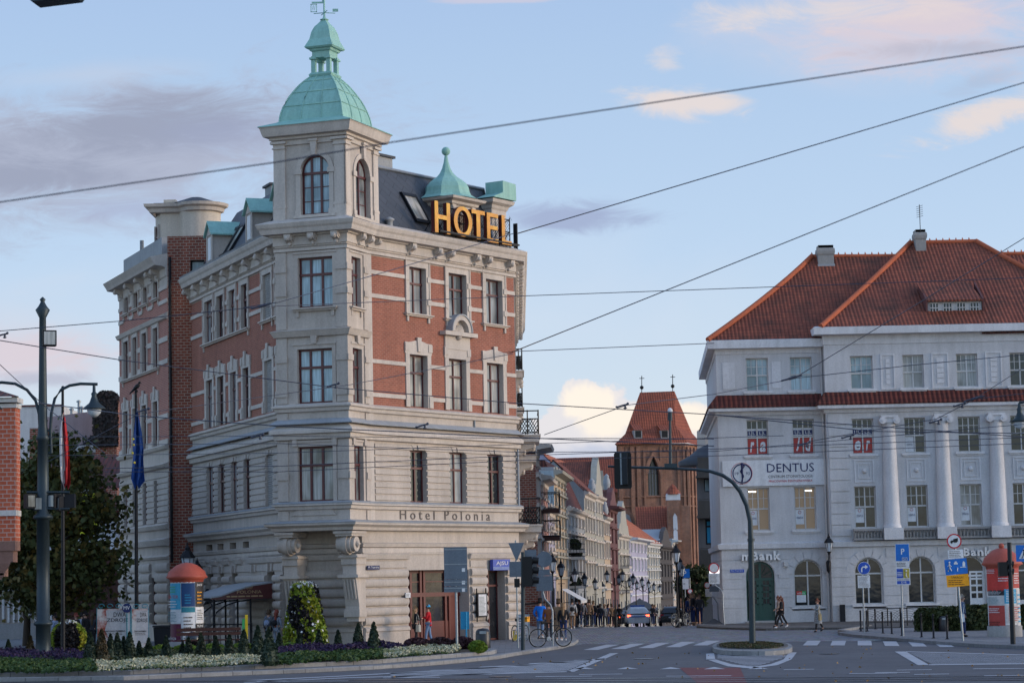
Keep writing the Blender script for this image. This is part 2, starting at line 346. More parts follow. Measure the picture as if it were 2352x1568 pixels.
def asphalt(n):
    w = NT(n); w.set(.85, 0, .35); ob = w.obj()
    pt = w.n('TexVoronoi', {'Vector': w.obj((.10, .22, 1)), 'Scale': 1.0}); sp_ = w.n('SeparateColor', {0: pt.outputs[1]}).outputs[0]
    base = w.mix(w.rng(sp_, .45, .55, 0, .55), (.088, .086, .094), (.070, .068, .076))
    ck = w.n('TexVoronoi', {'Vector': w.n('VectorMath', {0: w.obj((.22, .35, 1)), 1: w.n('TexNoise', {'Vector': w.obj(.6), 'Scale': 1.0}).outputs[1]}, operation='ADD').outputs[0], 'Scale': 1.0}, feature='DISTANCE_TO_EDGE').outputs[0]
    base = w.mix(w.rng(ck, .0, .012, .65, 0), base, (.03, .03, .035)); tr = w.noise(w.obj((.05, 1.3, 1)), 1.0, 4)
    base = w.mix(w.rng(tr, .52, .68, 0, .4), base, (.11, .11, .122)); fi = w.noise(w.obj(), 30, 3, .8); base = w.mix(w.rng(fi, .4, .7, 0, .35), base, (.15, .15, .16))
    w.col(dirt(w, base, .25)); return w.m
def goldm(n):
    w = NT(n); w.set(.4, 0, .5)
    nz = w.noise(w.obj((1, 1, 1)), 1.6, 2, .4); n2 = w.noise(w.obj(), 3, 5)
    c_ = w.mix(w.rng(nz, .5, .62, 0, .6), (.62, .25, .004), (.78, .42, .03)); w.col(dirt(w, c_, .15)); w.bump(w.noise(w.obj(), 1.5, 2), .4, .1); return w.m
def posterm(n):
    """weathered red and white stone-like print of the concert hoardings"""
    w = NT(n); w.set(.6)
    uv = w.obj(); v = w.n('TexVoronoi', {'Vector': uv, 'Scale': 2.5}, feature='DISTANCE_TO_EDGE'); nz = w.noise(uv, 1.6, 7)
    c_ = w.mix(w.rng(nz, .42, .56, 0, 1), (.50, .47, .46), (.30, .07, .05)); c_ = w.mix(w.rng(v.outputs[0], 0, .05, .35, 0), c_, (.62, .55, .52)); w.col(c_); return w.m
def copperm(n):
    w = NT(n); w.set(.6); st = w.noise(w.obj((5, 5, .45)), 1.0, 6, .7); bl = w.noise(w.obj(), 1.3, 6, .7)
    c_ = w.mix(w.rng(st, .42, .7, 0, .6), (.27, .49, .43), (.19, .36, .31)); c_ = w.mix(w.rng(bl, .55, .75, 0, .6), c_, (.35, .54, .46)); c_ = w.mix(w.rng(w.noise(w.obj(), 6, 6, .8), .62, .72, 0, .5), c_, (.14, .17, .13)); w.col(dirt(w, c_, .15)); return w.m
MF = {
 'copper': copperm,
 'brick_hotel': brickm((.315, .105, .066), (.245, .08, .052), (.34, .20, .155), .27, .082, .010, .24),
 'brick_pink': brickm((.36, .13, .09), (.30, .10, .07), (.42, .28, .24), .27, .082, .011, .15),
 'brick_old': brickm((.27, .070, .040), (.17, .042, .028), (.34, .25, .19), .29, .135, .018, .25),
 'brick_left': brickm((.46, .11, .055), (.38, .085, .045), (.44, .36, .32), .30, .16, .014, .15),
 'brick_church': brickm((.30, .125, .07), (.17, .070, .046), (.30, .21, .16), .32, .14, .02, .42),
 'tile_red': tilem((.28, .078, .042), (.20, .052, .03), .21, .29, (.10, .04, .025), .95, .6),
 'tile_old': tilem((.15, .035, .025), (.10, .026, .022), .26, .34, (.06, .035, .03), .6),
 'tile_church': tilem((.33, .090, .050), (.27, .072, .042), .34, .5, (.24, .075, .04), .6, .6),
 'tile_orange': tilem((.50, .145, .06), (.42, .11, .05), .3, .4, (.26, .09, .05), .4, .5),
 'glass': glassm((.012, .015, .018)), 'glass_blue': glassm((.10, .15, .17), .08, (.40, .55, .62)), 'glass_curtain': glassm((.02, .025, .028), .07, (.34, .36, .37)), 'glass_far': glassm((.014, .015, .018), .12, None, .4), 'glass_painted_sky': glassm((.05, .06, .07), .05, (.50, .47, .42)), 'glass_blind': glassm((.16, .165, .17), .1, (.42, .42, .41)),  # sky glass: cloud reflection painted in as pale streaks
 'glass_lit': glow((.20, .15, .10), .14), 'lamp_on': glow((1, .08, .03), 3.0), 'lamp_orange': glow((1, .35, .08), 1.6), 'strip_light': glow((1, .93, .8), 2.0),
 'cobble': cobble, 'asphalt': asphalt, 'slabs': slabm((.20, .20, .21), (.16, .16, .168), .5, .5), 'kerbstone': slabm((.27, .265, .26), (.22, .215, .215), 1.0, .9, .02), 'sett': slabm((.15, .14, .135), (.10, .095, .09), .12, .1, .02),
 'gold': goldm, 'poster_stone': posterm,
 'leaf_tree': leafm((.040, .058, .018), (.085, .085, .022), (.17, .10, .02)), 'leaf_green': leafm((.03, .06, .015), (.05, .085, .02), (.04, .07, .02)), 'leaf_lime': leafm((.16, .24, .02), (.24, .28, .03), (.30, .24, .02)),
 'leaf_dark': leafm((.012, .012, .012), (.022, .018, .02), (.02, .016, .02)), 'leaf_conifer': leafm((.020, .035, .022), (.032, .05, .030), (.022, .03, .016)), 'leaf_hedge': leafm((.03, .045, .015), (.05, .06, .02), (.04, .045, .02)),
 'leaf_brown': leafm((.07, .045, .02), (.05, .04, .02), (.03, .035, .015)), 'flower_white': leafm((.52, .49, .36), (.38, .36, .22), (.15, .19, .08)), 'flower_purple': leafm((.022, .012, .042), (.032, .015, .058), (.02, .015, .03)), 'leaf_maroon': leafm((.045, .018, .022), (.06, .022, .03), (.03, .02, .018)),
 'petal': leafm((.75, .75, .75), (.65, .65, .66), (.7, .7, .7)), 'ivy': leafm((.028, .018, .018), (.018, .016, .014), (.035, .025, .02)),
}
CM['shutter'] = ((.40, .39, .38), .6, 0, .1)
CM['tower_cream'] = ((.56, .49, .41), .85, 0, .1)
CM['ridge'] = ((.42, .11, .05), .8, 0, .25)
CM['slate_wall'] = ((.10, .105, .115), .8, 0, .2)
CM['yellow_lime'] = ((.62, .62, .03), .6, 0, .1)
CM['stone_pink'] = ((.22, .13, .11), .9, 0, .3)
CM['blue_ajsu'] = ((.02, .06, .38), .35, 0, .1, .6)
CM['gold_text'] = ((.45, .30, .16), .6, 0, .1)
CM['flag_red'] = ((.42, .02, .025), .7, 0, .1)
CM['flag_blue'] = ((.015, .06, .24), .7, 0, .1)
CM['star'] = ((.7, .55, .05), .7, 0, .05)
CM['night_poster'] = ((.01, .05, .16), .5, 0, .4)
CM['plum_poster'] = ((.12, .015, .05), .5, 0, .3)
CM['navy_sign'] = ((.02, .08, .42), .4, 0, .05)
CM['mustard'] = ((.45, .36, .06), .6, 0, .1)
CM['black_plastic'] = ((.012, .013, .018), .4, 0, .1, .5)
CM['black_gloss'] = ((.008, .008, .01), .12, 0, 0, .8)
CM['parasol'] = ((.09, .10, .115), .8, 0, .1)
MF['lamp_white'] = glow((.85, .80, .80), .55)
for n_, c_ in dict(cl_black=(.014,.014,.017), cl_dark=(.035,.035,.042), cl_red=(.50,.012,.02), cl_jeans=(.16,.24,.38), cl_blue=(.01,.16,.62), cl_rust=(.20,.07,.03), cl_camel=(.24,.15,.09), cl_navyj=(.02,.04,.13), cl_grey=(.40,.39,.39), cl_grey2=(.12,.13,.15), cl_lightblue=(.32,.37,.46), cl_cap=(.05,.35,.60), cl_cream=(.50,.46,.38), cl_beige=(.30,.22,.18), cl_straw=(.42,.32,.16), cl_quilt=(.09,.13,.22), h_dark=(.012,.009,.008), h_brown=(.07,.04,.02), h_blond=(.28,.17,.09), h_red=(.25,.06,.04), h_auburn=(.13,.045,.03), h_grey=(.32,.28,.24)).items(): CM[n_] = (c_, .8, 0, .12)
def checkm(a, b, sc):
    def f(n):
        w = NT(n); w.set(.8); ck = w.n('TexChecker', {'Vector': w.obj(sc), 'Color1': (*a, 1), 'Color2': (*b, 1), 'Scale': 1.0}); w.col(ck.outputs[0]); return w.m
    return f
MF['cl_check'] = checkm((.10,.16,.34), (.40,.44,.52), 22); MF['cl_dress'] = checkm((.10,.11,.12), (.34,.35,.36), 26); MF['leaf_lime2'] = leafm((.09,.15,.015), (.13,.19,.02), (.10,.14,.02)); MF['leaf_brown2'] = leafm((.22,.13,.05), (.28,.17,.06), (.15,.09,.04)); CM['poster_pale'] = ((.46,.45,.47), .6, 0, .2)
# ---------------- ground ----------------
mb = MB(); mb.flat([(-900, -60, -.012), (900, -60, -.012), (900, 131, -.012), (-900, 131, -.012)]); mb.flat([(-900, 131, -.012), (.1, 131, -.012), (.1, 3000, -.012), (-900, 3000, -.012)]); mb.flat([(.1, 131, -.012), (900, 131, -.012), (900, 400, zsl(400)-.012), (.1, 400, zsl(400)-.012)]); mb.flat([(.1, 400, zsl(400)-.012), (900, 400, zsl(400)-.012), (900, 3000, zsl(400)), (.1, 3000, zsl(400))]); mb.open = True; fstruct(mb, 'ground', 'ground')
def poly(pts, z=0.0): return [g(x, y, z) for x, y in pts]
mb = MB(); mb.flat([(-60, 30, 0), (60, 30, 0), (60, 84, 0), (-60, 84, 0)])
mb2 = [(-200, 1545), (500, 1555), (900, 1520), (1130, 1505), (1200, 1496), (1340, 1478), (1550, 1478), (1900, 1471), (2100, 1473), (2400, 1480), (2900, 1485), (2900, 1570), (-200, 1600)]
mb.flat(poly(mb2, .004)); fstruct(mb, 'road', 'asphalt')
# cobbled street of the old town
mb = MB(); mb.flat(poly([(1240, 1497), (1340, 1478), (1550, 1478.5), (1900, 1471), (2000, 1472), (2100, 1462), (1960, 1448), (1900, 1440), (1680, 1438)], .008)+[Vector((11.5, 131, .008)), Vector((2.6, 131, .008)), Vector((1.5, 120, .008))])
mb.flat([Vector((2.6, 131, .008)), Vector((11.5, 131, .008)), Vector((26, 340, zsl(340)+.008)), Vector((17, 340, zsl(340)+.008))]); mb.open = True; fstruct(mb, 'cobbled_street', 'cobble')
OUTK = [(-200, 1569), (0, 1566), (284, 1562), (430, 1556), (551, 1551), (700, 1545), (857, 1537.5), (980, 1529), (1060, 1522), (1142, 1513.7), (1177, 1507), (1225, 1499.5), (1260, 1494), (1292, 1489), (1320, 1481), (1329, 1474), (1318, 1464)]
INK = [(-200, 1558), (0, 1554.5), (300, 1548), (430, 1541), (551, 1537), (700, 1531), (857, 1524), (980, 1514), (1060, 1508), (1128, 1502.5), (1141, 1499), (1135, 1495)]
bk_ = Vector((0, .22, 0))
mb = MB(); P = [g(x, y, 0)+bk_ for x, y in OUTK]+poly([(1255, 1452), (1240, 1440), (1200, 1432), (1000, 1430), (300, 1430), (-300, 1440)], .12)
mb.slab(P, -.01, .12, 0); fstruct(mb, 'pavement', 'slabs')
def kerbline(pts, z=.135, w=.28, name='kerb', zr=0, bot=-.01):
    mb = MB(); P = poly(pts, zr)
    mb.sweep([p for p in P], [(-w, bot), (-w, z), (-.02, z), (0, z-.02), (0, bot)]); return fstruct(mb, name, 'kerbstone')
kerbline(OUTK); kerbline(INK, .25, .28, zr=.12, bot=.1)
mb = MB(); mb.slab([g(x, y, .12)+bk_ for x, y in INK]+poly([(1090, 1483), (900, 1483), (700, 1484), (300, 1490), (-200, 1505)], .22), .1, .22); fstruct(mb, 'flower_bed_soil', 'soil')
# right hand pavement
mb = MB(); mb.slab(poly([(1924, 1451), (1960, 1456), (2060, 1464), (2140, 1471), (2250, 1478), (2420, 1484), (3000, 1490), (3000, 1420), (2300, 1428), (2180, 1438), (1990, 1443)], .12), -.01, .12); fstruct(mb, 'pavement', 'slabs')
kerbline([(1990, 1441), (1924, 1451), (1960, 1457), (2060, 1465), (2140, 1472), (2250, 1479), (2420, 1486), (3000, 1494)], .13, .25)
mb = MB(); mb.slab(poly([(1600, 1437), (1655, 1440), (1760, 1443), (1860, 1441), (2000, 1440), (2350, 1436), (3000, 1430), (3000, 1415), (1640, 1420)], .1), -.01, .1); fstruct(mb, 'pavement', 'sett')
kerbline([(1600, 1437), (1655, 1440.5), (1760, 1444), (1860, 1442), (2000, 1440.5)], .11, .2)
mb = MB(); mb.add([(11.5, 131, .1), (60, 131, .1), (60, 340, zsl(340)+.1), (26, 340, zsl(340)+.1), (11.5, 131, -.01), (26, 340, zsl(340)-.01)], [(0, 1, 2, 3), (0, 3, 5, 4)]); fstruct(mb, 'pavement', 'sett')
mb = MB(); mb.add([(0, 112, .09), (1.5, 118, .09), (2.6, 131, .09), (17, 340, zsl(340)+.09), (10, 340, zsl(340)+.09), (.1, 131, .09), (1.5, 118, -.01), (2.6, 131, -.01), (17, 340, zsl(340)-.01)], [(0, 1, 2, 3, 4, 5), (1, 6, 7, 2), (2, 7, 8, 3)]); fstruct(mb, 'pavement', 'slabs')
# traffic island
def ell(cx, cy, rx, ry, n=28, sq=2.6): return [(cx+rx*abs(cos(a))**(2/sq)*(1 if cos(a) > 0 else -1), cy+ry*abs(sin(a))**(2/sq)*(1 if sin(a) > 0 else -1)) for a in [2*pi*k/n for k in range(n)]]
mb = MB(); mb.slab(poly(ell(1728, 1483, 92, 11.5), .16), -.01, .16); fstruct(mb, 'traffic_island', 'kerbstone')
mb = MB(); mb.slab(poly(ell(1728, 1481, 82, 8), .17), .16, .185); fstruct(mb, 'traffic_island_paving', 'sett')
# painted markings, one sheet 4 mm over the asphalt
mk = MB()
def mark(*pts): mk.flat(poly(pts, .012))
for x0 in (1345, 1448, 1550, 1653, 1755-30):
    pass
for k in range(14):                                        # zebra crossing
    far = (1470.5+max(0, k-10)*1.2) if k > 3 else 1474.5-k*.5+ (3-k)*1.6
    xf = 1392+k*57.8; xn = xf - 52 + k*5.2
    if 1640 < xn < 1800: continue
    nf = far+10.5 if k > 3 else far+12
    mark((xf, far), (xf+31, far), (xn+33, nf), (xn, nf))
mark((1401, 1499), (1420.5, 1498.5), (1318.6, 1541.5), (1300, 1541.5)); mark((1390, 1510.5), (1393, 1512.5), (1133, 1532.7), (796, 1551.6), (560, 1563), (560, 1561.5), (796, 1549.8), (1133, 1530.6))
mark((1312, 1539.8), (1310, 1541.8), (1159, 1546.2), (796, 1556), (560, 1567), (560, 1565.5), (796, 1554.4), (1159, 1544.4))
for k in range(9):
    yr = 1514+k*2.9; xr = 1392-(yr-1500)/41*92; xl = (1512-yr-.045*xr+.068*1380)/(.068-.045); xl = max(900, min(xr-40, xl))
    yl = yr+.045*(xr-xl); mark((xl, yl-.9), (xr, yr-.9), (xr-3, yr+.9), (xl-6, yl+.9))
# hatched keel of the island
mark((1622, 1500), (1640, 1499), (1643, 1514), (1622, 1514)); mark((1622, 1513), (1643, 1513), (1680, 1524), (1740, 1531), (1728, 1534), (1672, 1529)); mark((1728, 1534), (1730, 1530.5), (1770, 1524), (1800, 1513), (1812, 1497), (1830, 1497), (1818, 1513), (1786, 1526))
for k in range(11):
    t = k/10; y = 1501+t*27; w_ = 1-max(0, t-.3)*1.15; mark((1732-85*w_, y), (1726+80*w_, y-4*(1-t)), (1724+80*w_, y+1.3-4*(1-t)), (1733-84*w_, y+1.2))
# hatched area on the right
mark((2055, 1495), (2081, 1495), (2134, 1526), (2108, 1526)); mark((2081, 1494.4), (2700, 1512), (2700, 1513.5), (2081, 1496)); mark((2134, 1524.5), (2700, 1518), (2700, 1520), (2134, 1526.5))
for k in range(13): mark((2088+k*4.3, 1498+k*2.1), (2650, 1512.8+k*.45), (2650, 1513.2+k*.45), (2090+k*4.3, 1498.9+k*2.1))
for y, a, b in ((1545, 1950, 2060), (1550, 2260, 2352), (1534, 2235, 2400), (1543, 2010, 2090), (1536, 1800, 1870), (1547, 2100, 2180), (1537, 2060, 2140), (1547, 1330, 1430), (1552, 1230, 1360), (1548, 1010, 1130), (1555, 880, 1010), (1551, 1530, 1680), (1563, 590, 800)):
    mark((a, y), (b, y-1.2), (b, y), (a, y+1.2))
for x in (1340, 1440, 1540, 1640, 1740): mark((x-24, 1535.5), (x+26, 1535), (x, 1530.5))
fstruct(mk, 'road_markings', 'marking')
mb = MB(); mb.flat(poly([(1560, 1532), (1700, 1532), (1715, 1566), (1715, 1600), (1560, 1600), (1600, 1566)], .010)); CM['red_lane'] = ((.16, .045, .045), .85, 0, .25); fstruct(mb, 'road_red_lane', 'red_lane')
mb = MB()
for y in (1557.5, 1562.5, 1566.5): mb.flat(poly([(-100, y+8), (1176, y), (2500, y-8), (2500, y-6.8), (1176, y+1.1), (-100, y+9)], .016))
CM['rail'] = ((.05, .055, .07), .3, .7, .1); fstruct(mb, 'tram_rails', 'rail')
# ---------------- building kit ----------------
def sub(u0, u1, holes):
    r = []; c_ = u0
    for a, b in sorted(holes):
        if b <= u0 or a >= u1: continue
        if a > c_: r.append((c_, a))
        c_ = max(c_, b)
    if c_ < u1: r.append((c_, u1))
    return r
def wall(mb, F, u0, u1, z0, z1, ops=(), rec=.22, mi=0, zones=()):
    """wall sheet with real openings (u0,u1,z0,z1[,arch]) and their reveals; zones = (z0,z1,material)"""
    us = sorted({u0, u1} | {x for o in ops for x in o[:2] if u0 < x < u1}); zs = sorted({z0, z1} | {x for o in ops for x in o[2:4] if z0 < x < z1} | {x for q in zones for x in q[:2] if z0 < x < z1})
    for a, b in zip(us, us[1:]):
        for c_, d in zip(zs, zs[1:]):
            um, zm = (a+b)/2, (c_+d)/2
            if any(o[0] < um < o[1] and o[2] < zm < o[3] for o in ops): continue
            m_ = next((q[2] for q in zones if q[0] < zm < q[1]), mi)
            mb.flat([F.p(a, c_), F.p(b, c_), F.p(b, d), F.p(a, d)], m_)
    for o in ops:
        a, b, c_, d = o[:4]
        for q in (((a, c_), (a, d)), ((b, c_), (b, d)), ((a, c_), (b, c_)), ((a, d), (b, d))):
            mb.flat([F.p(q[0][0], q[0][1], 0), F.p(q[1][0], q[1][1], 0), F.p(q[1][0], q[1][1], -rec-.12), F.p(q[0][0], q[0][1], -rec-.12)], mi)
        if len(o) > 4 and o[4]: archfill(mb, F, a, b, d, mi, rec)
    mb.open = True
def arc(a, b, zt, n=12, rz=None):
    r = (b-a)/2; rz = rz or r; return [((a+b)/2-r*cos(pi*k/n), zt-rz+rz*sin(pi*k/n)) for k in range(n+1)]
def archfill(mb, F, a, b, zt, mi, rec, rz=None):
    A = arc(a, b, zt, 12, rz); m_ = (a+b)/2
    for k in range(12):
        p, q = A[k], A[k+1]; zc = zt
        mb.flat([F.p(p[0], p[1]), F.p(q[0], q[1]), F.p(q[0], zt), F.p(p[0], zt)], mi)
        mb.flat([F.p(p[0], p[1], 0), F.p(q[0], q[1], 0), F.p(q[0], q[1], -rec-.1), F.p(p[0], p[1], -rec-.1)], mi)
def window(par, F, u0, u1, z0, z1, rec=.2, cols=2, tr=.66, fm='maroon', pm='glass', fw=.07, arch=False, bars=0, name='window', ubars=0, lower=None):
    mb = MB(); d0, d1 = -rec-.06, -rec
    if arch:
        A = arc(u0, u1, z1, 14); B = arc(u0+fw, u1-fw, z1-fw, 14); zs = z1-(u1-u0)/2
        for k in range(14): mb.prism(F, [A[k], A[k+1], B[k+1], B[k]], d0, d1)
    else: zs = z1-fw; mb.box(F, u0, u1, z1-fw, z1, d0, d1)
    mb.box(F, u0, u0+fw, z0, zs, d0, d1); mb.box(F, u1-fw, u1, z0, zs, d0, d1); mb.box(F, u0+fw, u1-fw, z0, z0+fw, d0, d1)
    zt = z0+(z1-z0)*tr
    if tr: mb.box(F, u0+.01, u1-.01, zt-fw*.6, zt+fw*.6, d0+.01, d1+.035)
    for k in range(1, cols):
        u = u0+(u1-u0)*k/cols; zz = z1-fw
        if arch: zz = z1-(u1-u0)/2+sqrt(max(0, ((u1-u0)/2)**2-(u-(u0+u1)/2)**2))-.03
        mb.box(F, u-fw*.55, u+fw*.55, z0+fw*.5, zz, d0+.015, d1+.02)
    for k in range(1, bars+1):
        z = z0+(zt-z0)*k/(bars+1); mb.box(F, u0+fw, u1-fw, z-.018, z+.018, d0+.02, d1-.01)
    if ubars:
        zm = zt+(z1-zt)*.5; mb.box(F, u0+fw, u1-fw, zm-.018, zm+.018, d0+.02, d1-.01)
        for k in range(cols): u = u0+(u1-u0)*(k+.5)/cols; mb.box(F, u-.018, u+.018, zt, z1-fw, d0+.022, d1-.012)
    o = mb.build(name, fm, par)
    pb = MB(); di = d0+.03
    if arch: pb.prism(F, [(u0+.02, z0+.02), (u1-.02, z0+.02)] + [p for p in reversed(arc(u0+.02, u1-.02, z1-.02, 14))], di-.02, di)
    else: pb.box(F, u0+.02, u1-.02, z0+.02, z1-.02, di-.02, di)
    pb.build('pane', pm, o)
    if lower: b2 = MB(); b2.box(F, lower[0], lower[1], lower[2], lower[3], di, di+.012); b2.build('blind', lower[4], o)
    return o
def sill(mb, F, u0, u1, z, d=.18, h=.12, mi=0, br=True):
    mb.box(F, u0, u1, z-h*.45, z, 0, d, mi); mb.box(F, u0+.05, u1-.05, z-h, z-h*.45, 0, d*.6, mi)
    if br:
        for u in (u0+.16, u1-.28): mb.box(F, u, u+.12, z-h-.22, z-h, 0, .07, mi)
def console(mb, F, u, z, w=.26, h=.42, d=.5, mi=0):
    """acanthus-like scroll bracket under a cornice, top at z"""
    pf = [(0, 0), (d, 0), (d, -h*.22), (d*.86, -h*.42), (d*.6, -h*.5), (d*.36, -h*.6), (d*.28, -h*.85), (d*.14, -h), (0, -h)]
    for a, b, s in ((u-w/2, u+w/2, 1), (u-w/2-.03, u-w/2, .8), (u+w/2, u+w/2+.03, .8)):
        V = [F.p(a, z+q[1]*s, q[0]*s) for q in pf]+[F.p(b, z+q[1]*s, q[0]*s) for q in pf]; n = len(pf)
        mb.add(V, [list(range(n)), list(range(2*n-1, n-1, -1))]+[(i, i+1, n+i+1, n+i) for i in range(n-1)], mi)
    mb.ball(F.p(u, z-h*.3, d*.9), w*.42, mi, 6); mb.ball(F.p(u, z-h*.7, d*.4), w*.3, mi, 6)
def text(s, F, u0, u1, z0, z1, d, mat, par=None, name='lettering', th=.01, fit=True, shear=0, bold=0):
    cu = bpy.data.curves.new(name, 'FONT'); cu.body = s; cu.size = 1; cu.extrude = 0; cu.resolution_u = 2; cu.shear = shear; cu.offset = bold
    o = bpy.data.objects.new('tmp', cu); COL.objects.link(o)
    dg = bpy.context.evaluated_depsgraph_get(); me = bpy.data.meshes.new_from_object(o.evaluated_get(dg)); bpy.data.objects.remove(o)
    xs = [v.co.x for v in me.vertices]; ys = [v.co.y for v in me.vertices]
    if not xs: return
    w, h = max(xs)-min(xs), max(ys)-min(ys); sz = (z1-z0)/h; sx = (u1-u0)/w if fit else min((u1-u0)/w, sz)
    if not fit: c_ = (u0+u1)/2; u0 = c_-w*sx/2; 
    mb = MB(); P = [F.p(u0+(v.co.x-min(xs))*sx, z0+(v.co.y-min(ys))*sz, d+th) for v in me.vertices]
    mb.add(P, [list(f.vertices) for f in me.polygons])
    if th > .015:
        bm = bmesh.new(); bm.from_mesh(me); ed = [[v.index for v in e.verts] for e in bm.edges if len(e.link_faces) == 1]; bm.free()
        Q = [p-F.n*th for p in P]; n = len(P); mb.add(P+Q, [(a, b, n+b, n+a) for a, b in ed], 1 if isinstance(mat, (list, tuple)) else 0)
    mb.open = True
    o = mb.build(name, mat, par); return o
def lines(F, u0, u1, z0, z1, n, d, mat, par, name='small_print', th=.35):
    mb = MB(); h = (z1-z0)/n
    for k in range(n):
        u = u0
        zz = z1-(k+.5)*h; ue = u0+(u1-u0)*R(.7, 1)
        while u < ue: w = (u1-u0)*R(.06, .2); mb.flat([F.p(u, zz-h*th/2, d), F.p(min(u+w, ue), zz-h*th/2, d), F.p(min(u+w, ue), zz+h*th/2, d), F.p(u, zz+h*th/2, d)]); u += w+(u1-u0)*.025
    mb.open = True; return mb.build(name, mat, par)

# ---------------- the hotel ----------------
Kp = at(805, 1340, 95.5); Kx, Ky = Kp.x, Kp.y
BW = 3.06; a21 = radians(21); RT = Vector((sin(a21), cos(a21), 0)); LT = Vector((-cos(a21), sin(a21), 0))
KK = Vector((Kx, Ky, 0)); P2 = KK+LT*BW; P1 = P2+RT*1.3; Q = KK+RT*1.95
FB = Fr(P2.x, P2.y, 111); FR = Fr(Kx, Ky, 21); FA = Fr(Q.x, Q.y, 34.1)
_fc = Fr(P1.x, P1.y, 158.5); CL = -_fc.u(442, 1000); FC = _fc.off(-CL)
C0 = FC.o; AL = FA.u(1187, 1000); A1 = FA.p(AL, 0); FE = Fr(A1.x, A1.y, 0); EL = 33
G3u = FA.u(834, 1400); G3 = FA.p(G3u, 0); G2 = P1
ch = (G3-G2); FCH = Fr(G2.x, G2.y, math.degrees(atan2(ch.x, ch.y))); CHL = ch.length
def zk(y, d=0): return at(805, y, Ky-d*.7).z
PATH = [C0, P1, P2, KK, Q, A1, FE.p(EL, 0)]
PATHG = [C0, G2, G3, A1, FE.p(EL, 0)]
print('C len', CL, 'A len', AL, 'chamfer', CHL, 'cornice z', zk(502, .8), 'tower', zk(273, .9), zk(1216), zk(1154))
hotel = thing('hotel_building', 'grey and red brick corner hotel with a green copper dome over its corner bay', 'hotel', (KK.x, KK.y, 0))
Z = dict(cor=zk(502, .8), fr=zk(563), s34=zk(752, .3), s34b=zk(768, .2), l3=zk(925), l3b=zk(940), l2=zk(975, .4), l2b=zk(995, .2), l1=zk(1152, .3), l1b=zk(1166, .1), bt=zk(1200, .5), bb=zk(1216), g1=zk(1247), g1b=zk(1256), g2=zk(1272), g2b=zk(1280))
w4 = [FA.u(a, 660) for a in (938.5, 977, 1028.7, 1069.7, 1114.3, 1151.8)]
w3 = [FA.u(a, 880) for a in (939.9, 980.9, 1030, 1069.7, 1116.8, 1154.5)]
w2 = [FA.u(a, 1100) for a in (941.9, 979.7, 1032.5, 1070, 1119.8, 1154)]
zA4 = (FA.z(940, 719), FA.z(940, 612)); zA3 = (FA.z(941, 934), FA.z(941, 813)); zA2 = (FA.z(942, 1153), FA.z(942, 1033))
c4 = [(471, 489), (499, 514.6), (527.4, 541.5), (555.6, 569.6), (606, 624.7), (637.6, 650)]
c3 = [(475, 489.7), (501, 516), (530.7, 544.5), (560, 573.5), (609.9, 627.4), (640, 652)]
zC4 = (FC.z(556, 762), FC.z(556, 657)); zC3 = (FC.z(560, 966), FC.z(560, 850)); zC2 = (FC.z(560, 1172), FC.z(560, 1057))
print('z4', zA4, zC4, 'z3', zA3, zC3, 'z2', zA2, zC2, 'B4', FB.z(720, 701), FB.z(720, 586))
oA = [(w4[i], w4[i+1], *zA4) for i in (0, 2, 4)]+[(w3[i], w3[i+1], *zA3) for i in (0, 2, 4)]+[(w2[i], w2[i+1], *zA2) for i in (0, 2, 4)]
uC4 = [(FC.u(a, 730), FC.u(b, 730)) for a, b in c4]; uC3 = [(FC.u(a, 920), FC.u(b, 920)) for a, b in c3]; uC3 = [(a, b) if b < CL-.1 else (a, CL-.15) for a, b in uC3]; uC4 = [(a, b) if b < CL-.1 else (a, CL-.15) for a, b in uC4]
oC = [(a, b, *zA4) for a, b in uC4]+[(a, b, *zA3) for a, b in uC3]+[(a, b, *zA2) for a, b in uC3]
oB = [(FB.u(685, 640), FB.u(764.4, 640), zk(701), zk(585)), (FB.u(684, 860), FB.u(764, 860), zk(922), zk(796)), (FB.u(685, 1090), FB.u(766, 1090), zk(1149), zk(1021))]
ru0, ru1 = FR.u(811, 1000), FR.u(832, 1000)
oR = [(ru0, ru1, o[2], o[3]) for o in oB]
mb = MB()
BR = [(zk(563+13), Z['l3'], 1)]
ZB = [(Z['l3'], Z['fr']-.15, 1)]
wall(mb, FA, 0, AL, Z['bb'], Z['cor'], oA, .22, 0, ZB); wall(mb, FC, 0, CL, Z['bb'], Z['cor'], oC, .12, 0, ZB)
wall(mb, FB, 0, BW, Z['bb'], Z['cor'], oB, .18); wall(mb, FR, 0, 1.95, Z['bb'], Z['cor'], oR, .18)
wall(mb, FE, 0, EL, 0, Z['cor'], [], .2, 0, ZB)
P12 = Fr(P1.x, P1.y, 201); wall(mb, P12, 0, 1.3, Z['bb'], Z['cor'])
mb.flat([P1+ZV*Z['bb'], P2+ZV*Z['bb'], KK+ZV*Z['bb'], Q+ZV*Z['bb'], G3+ZV*Z['bb']])           # underside of the bay
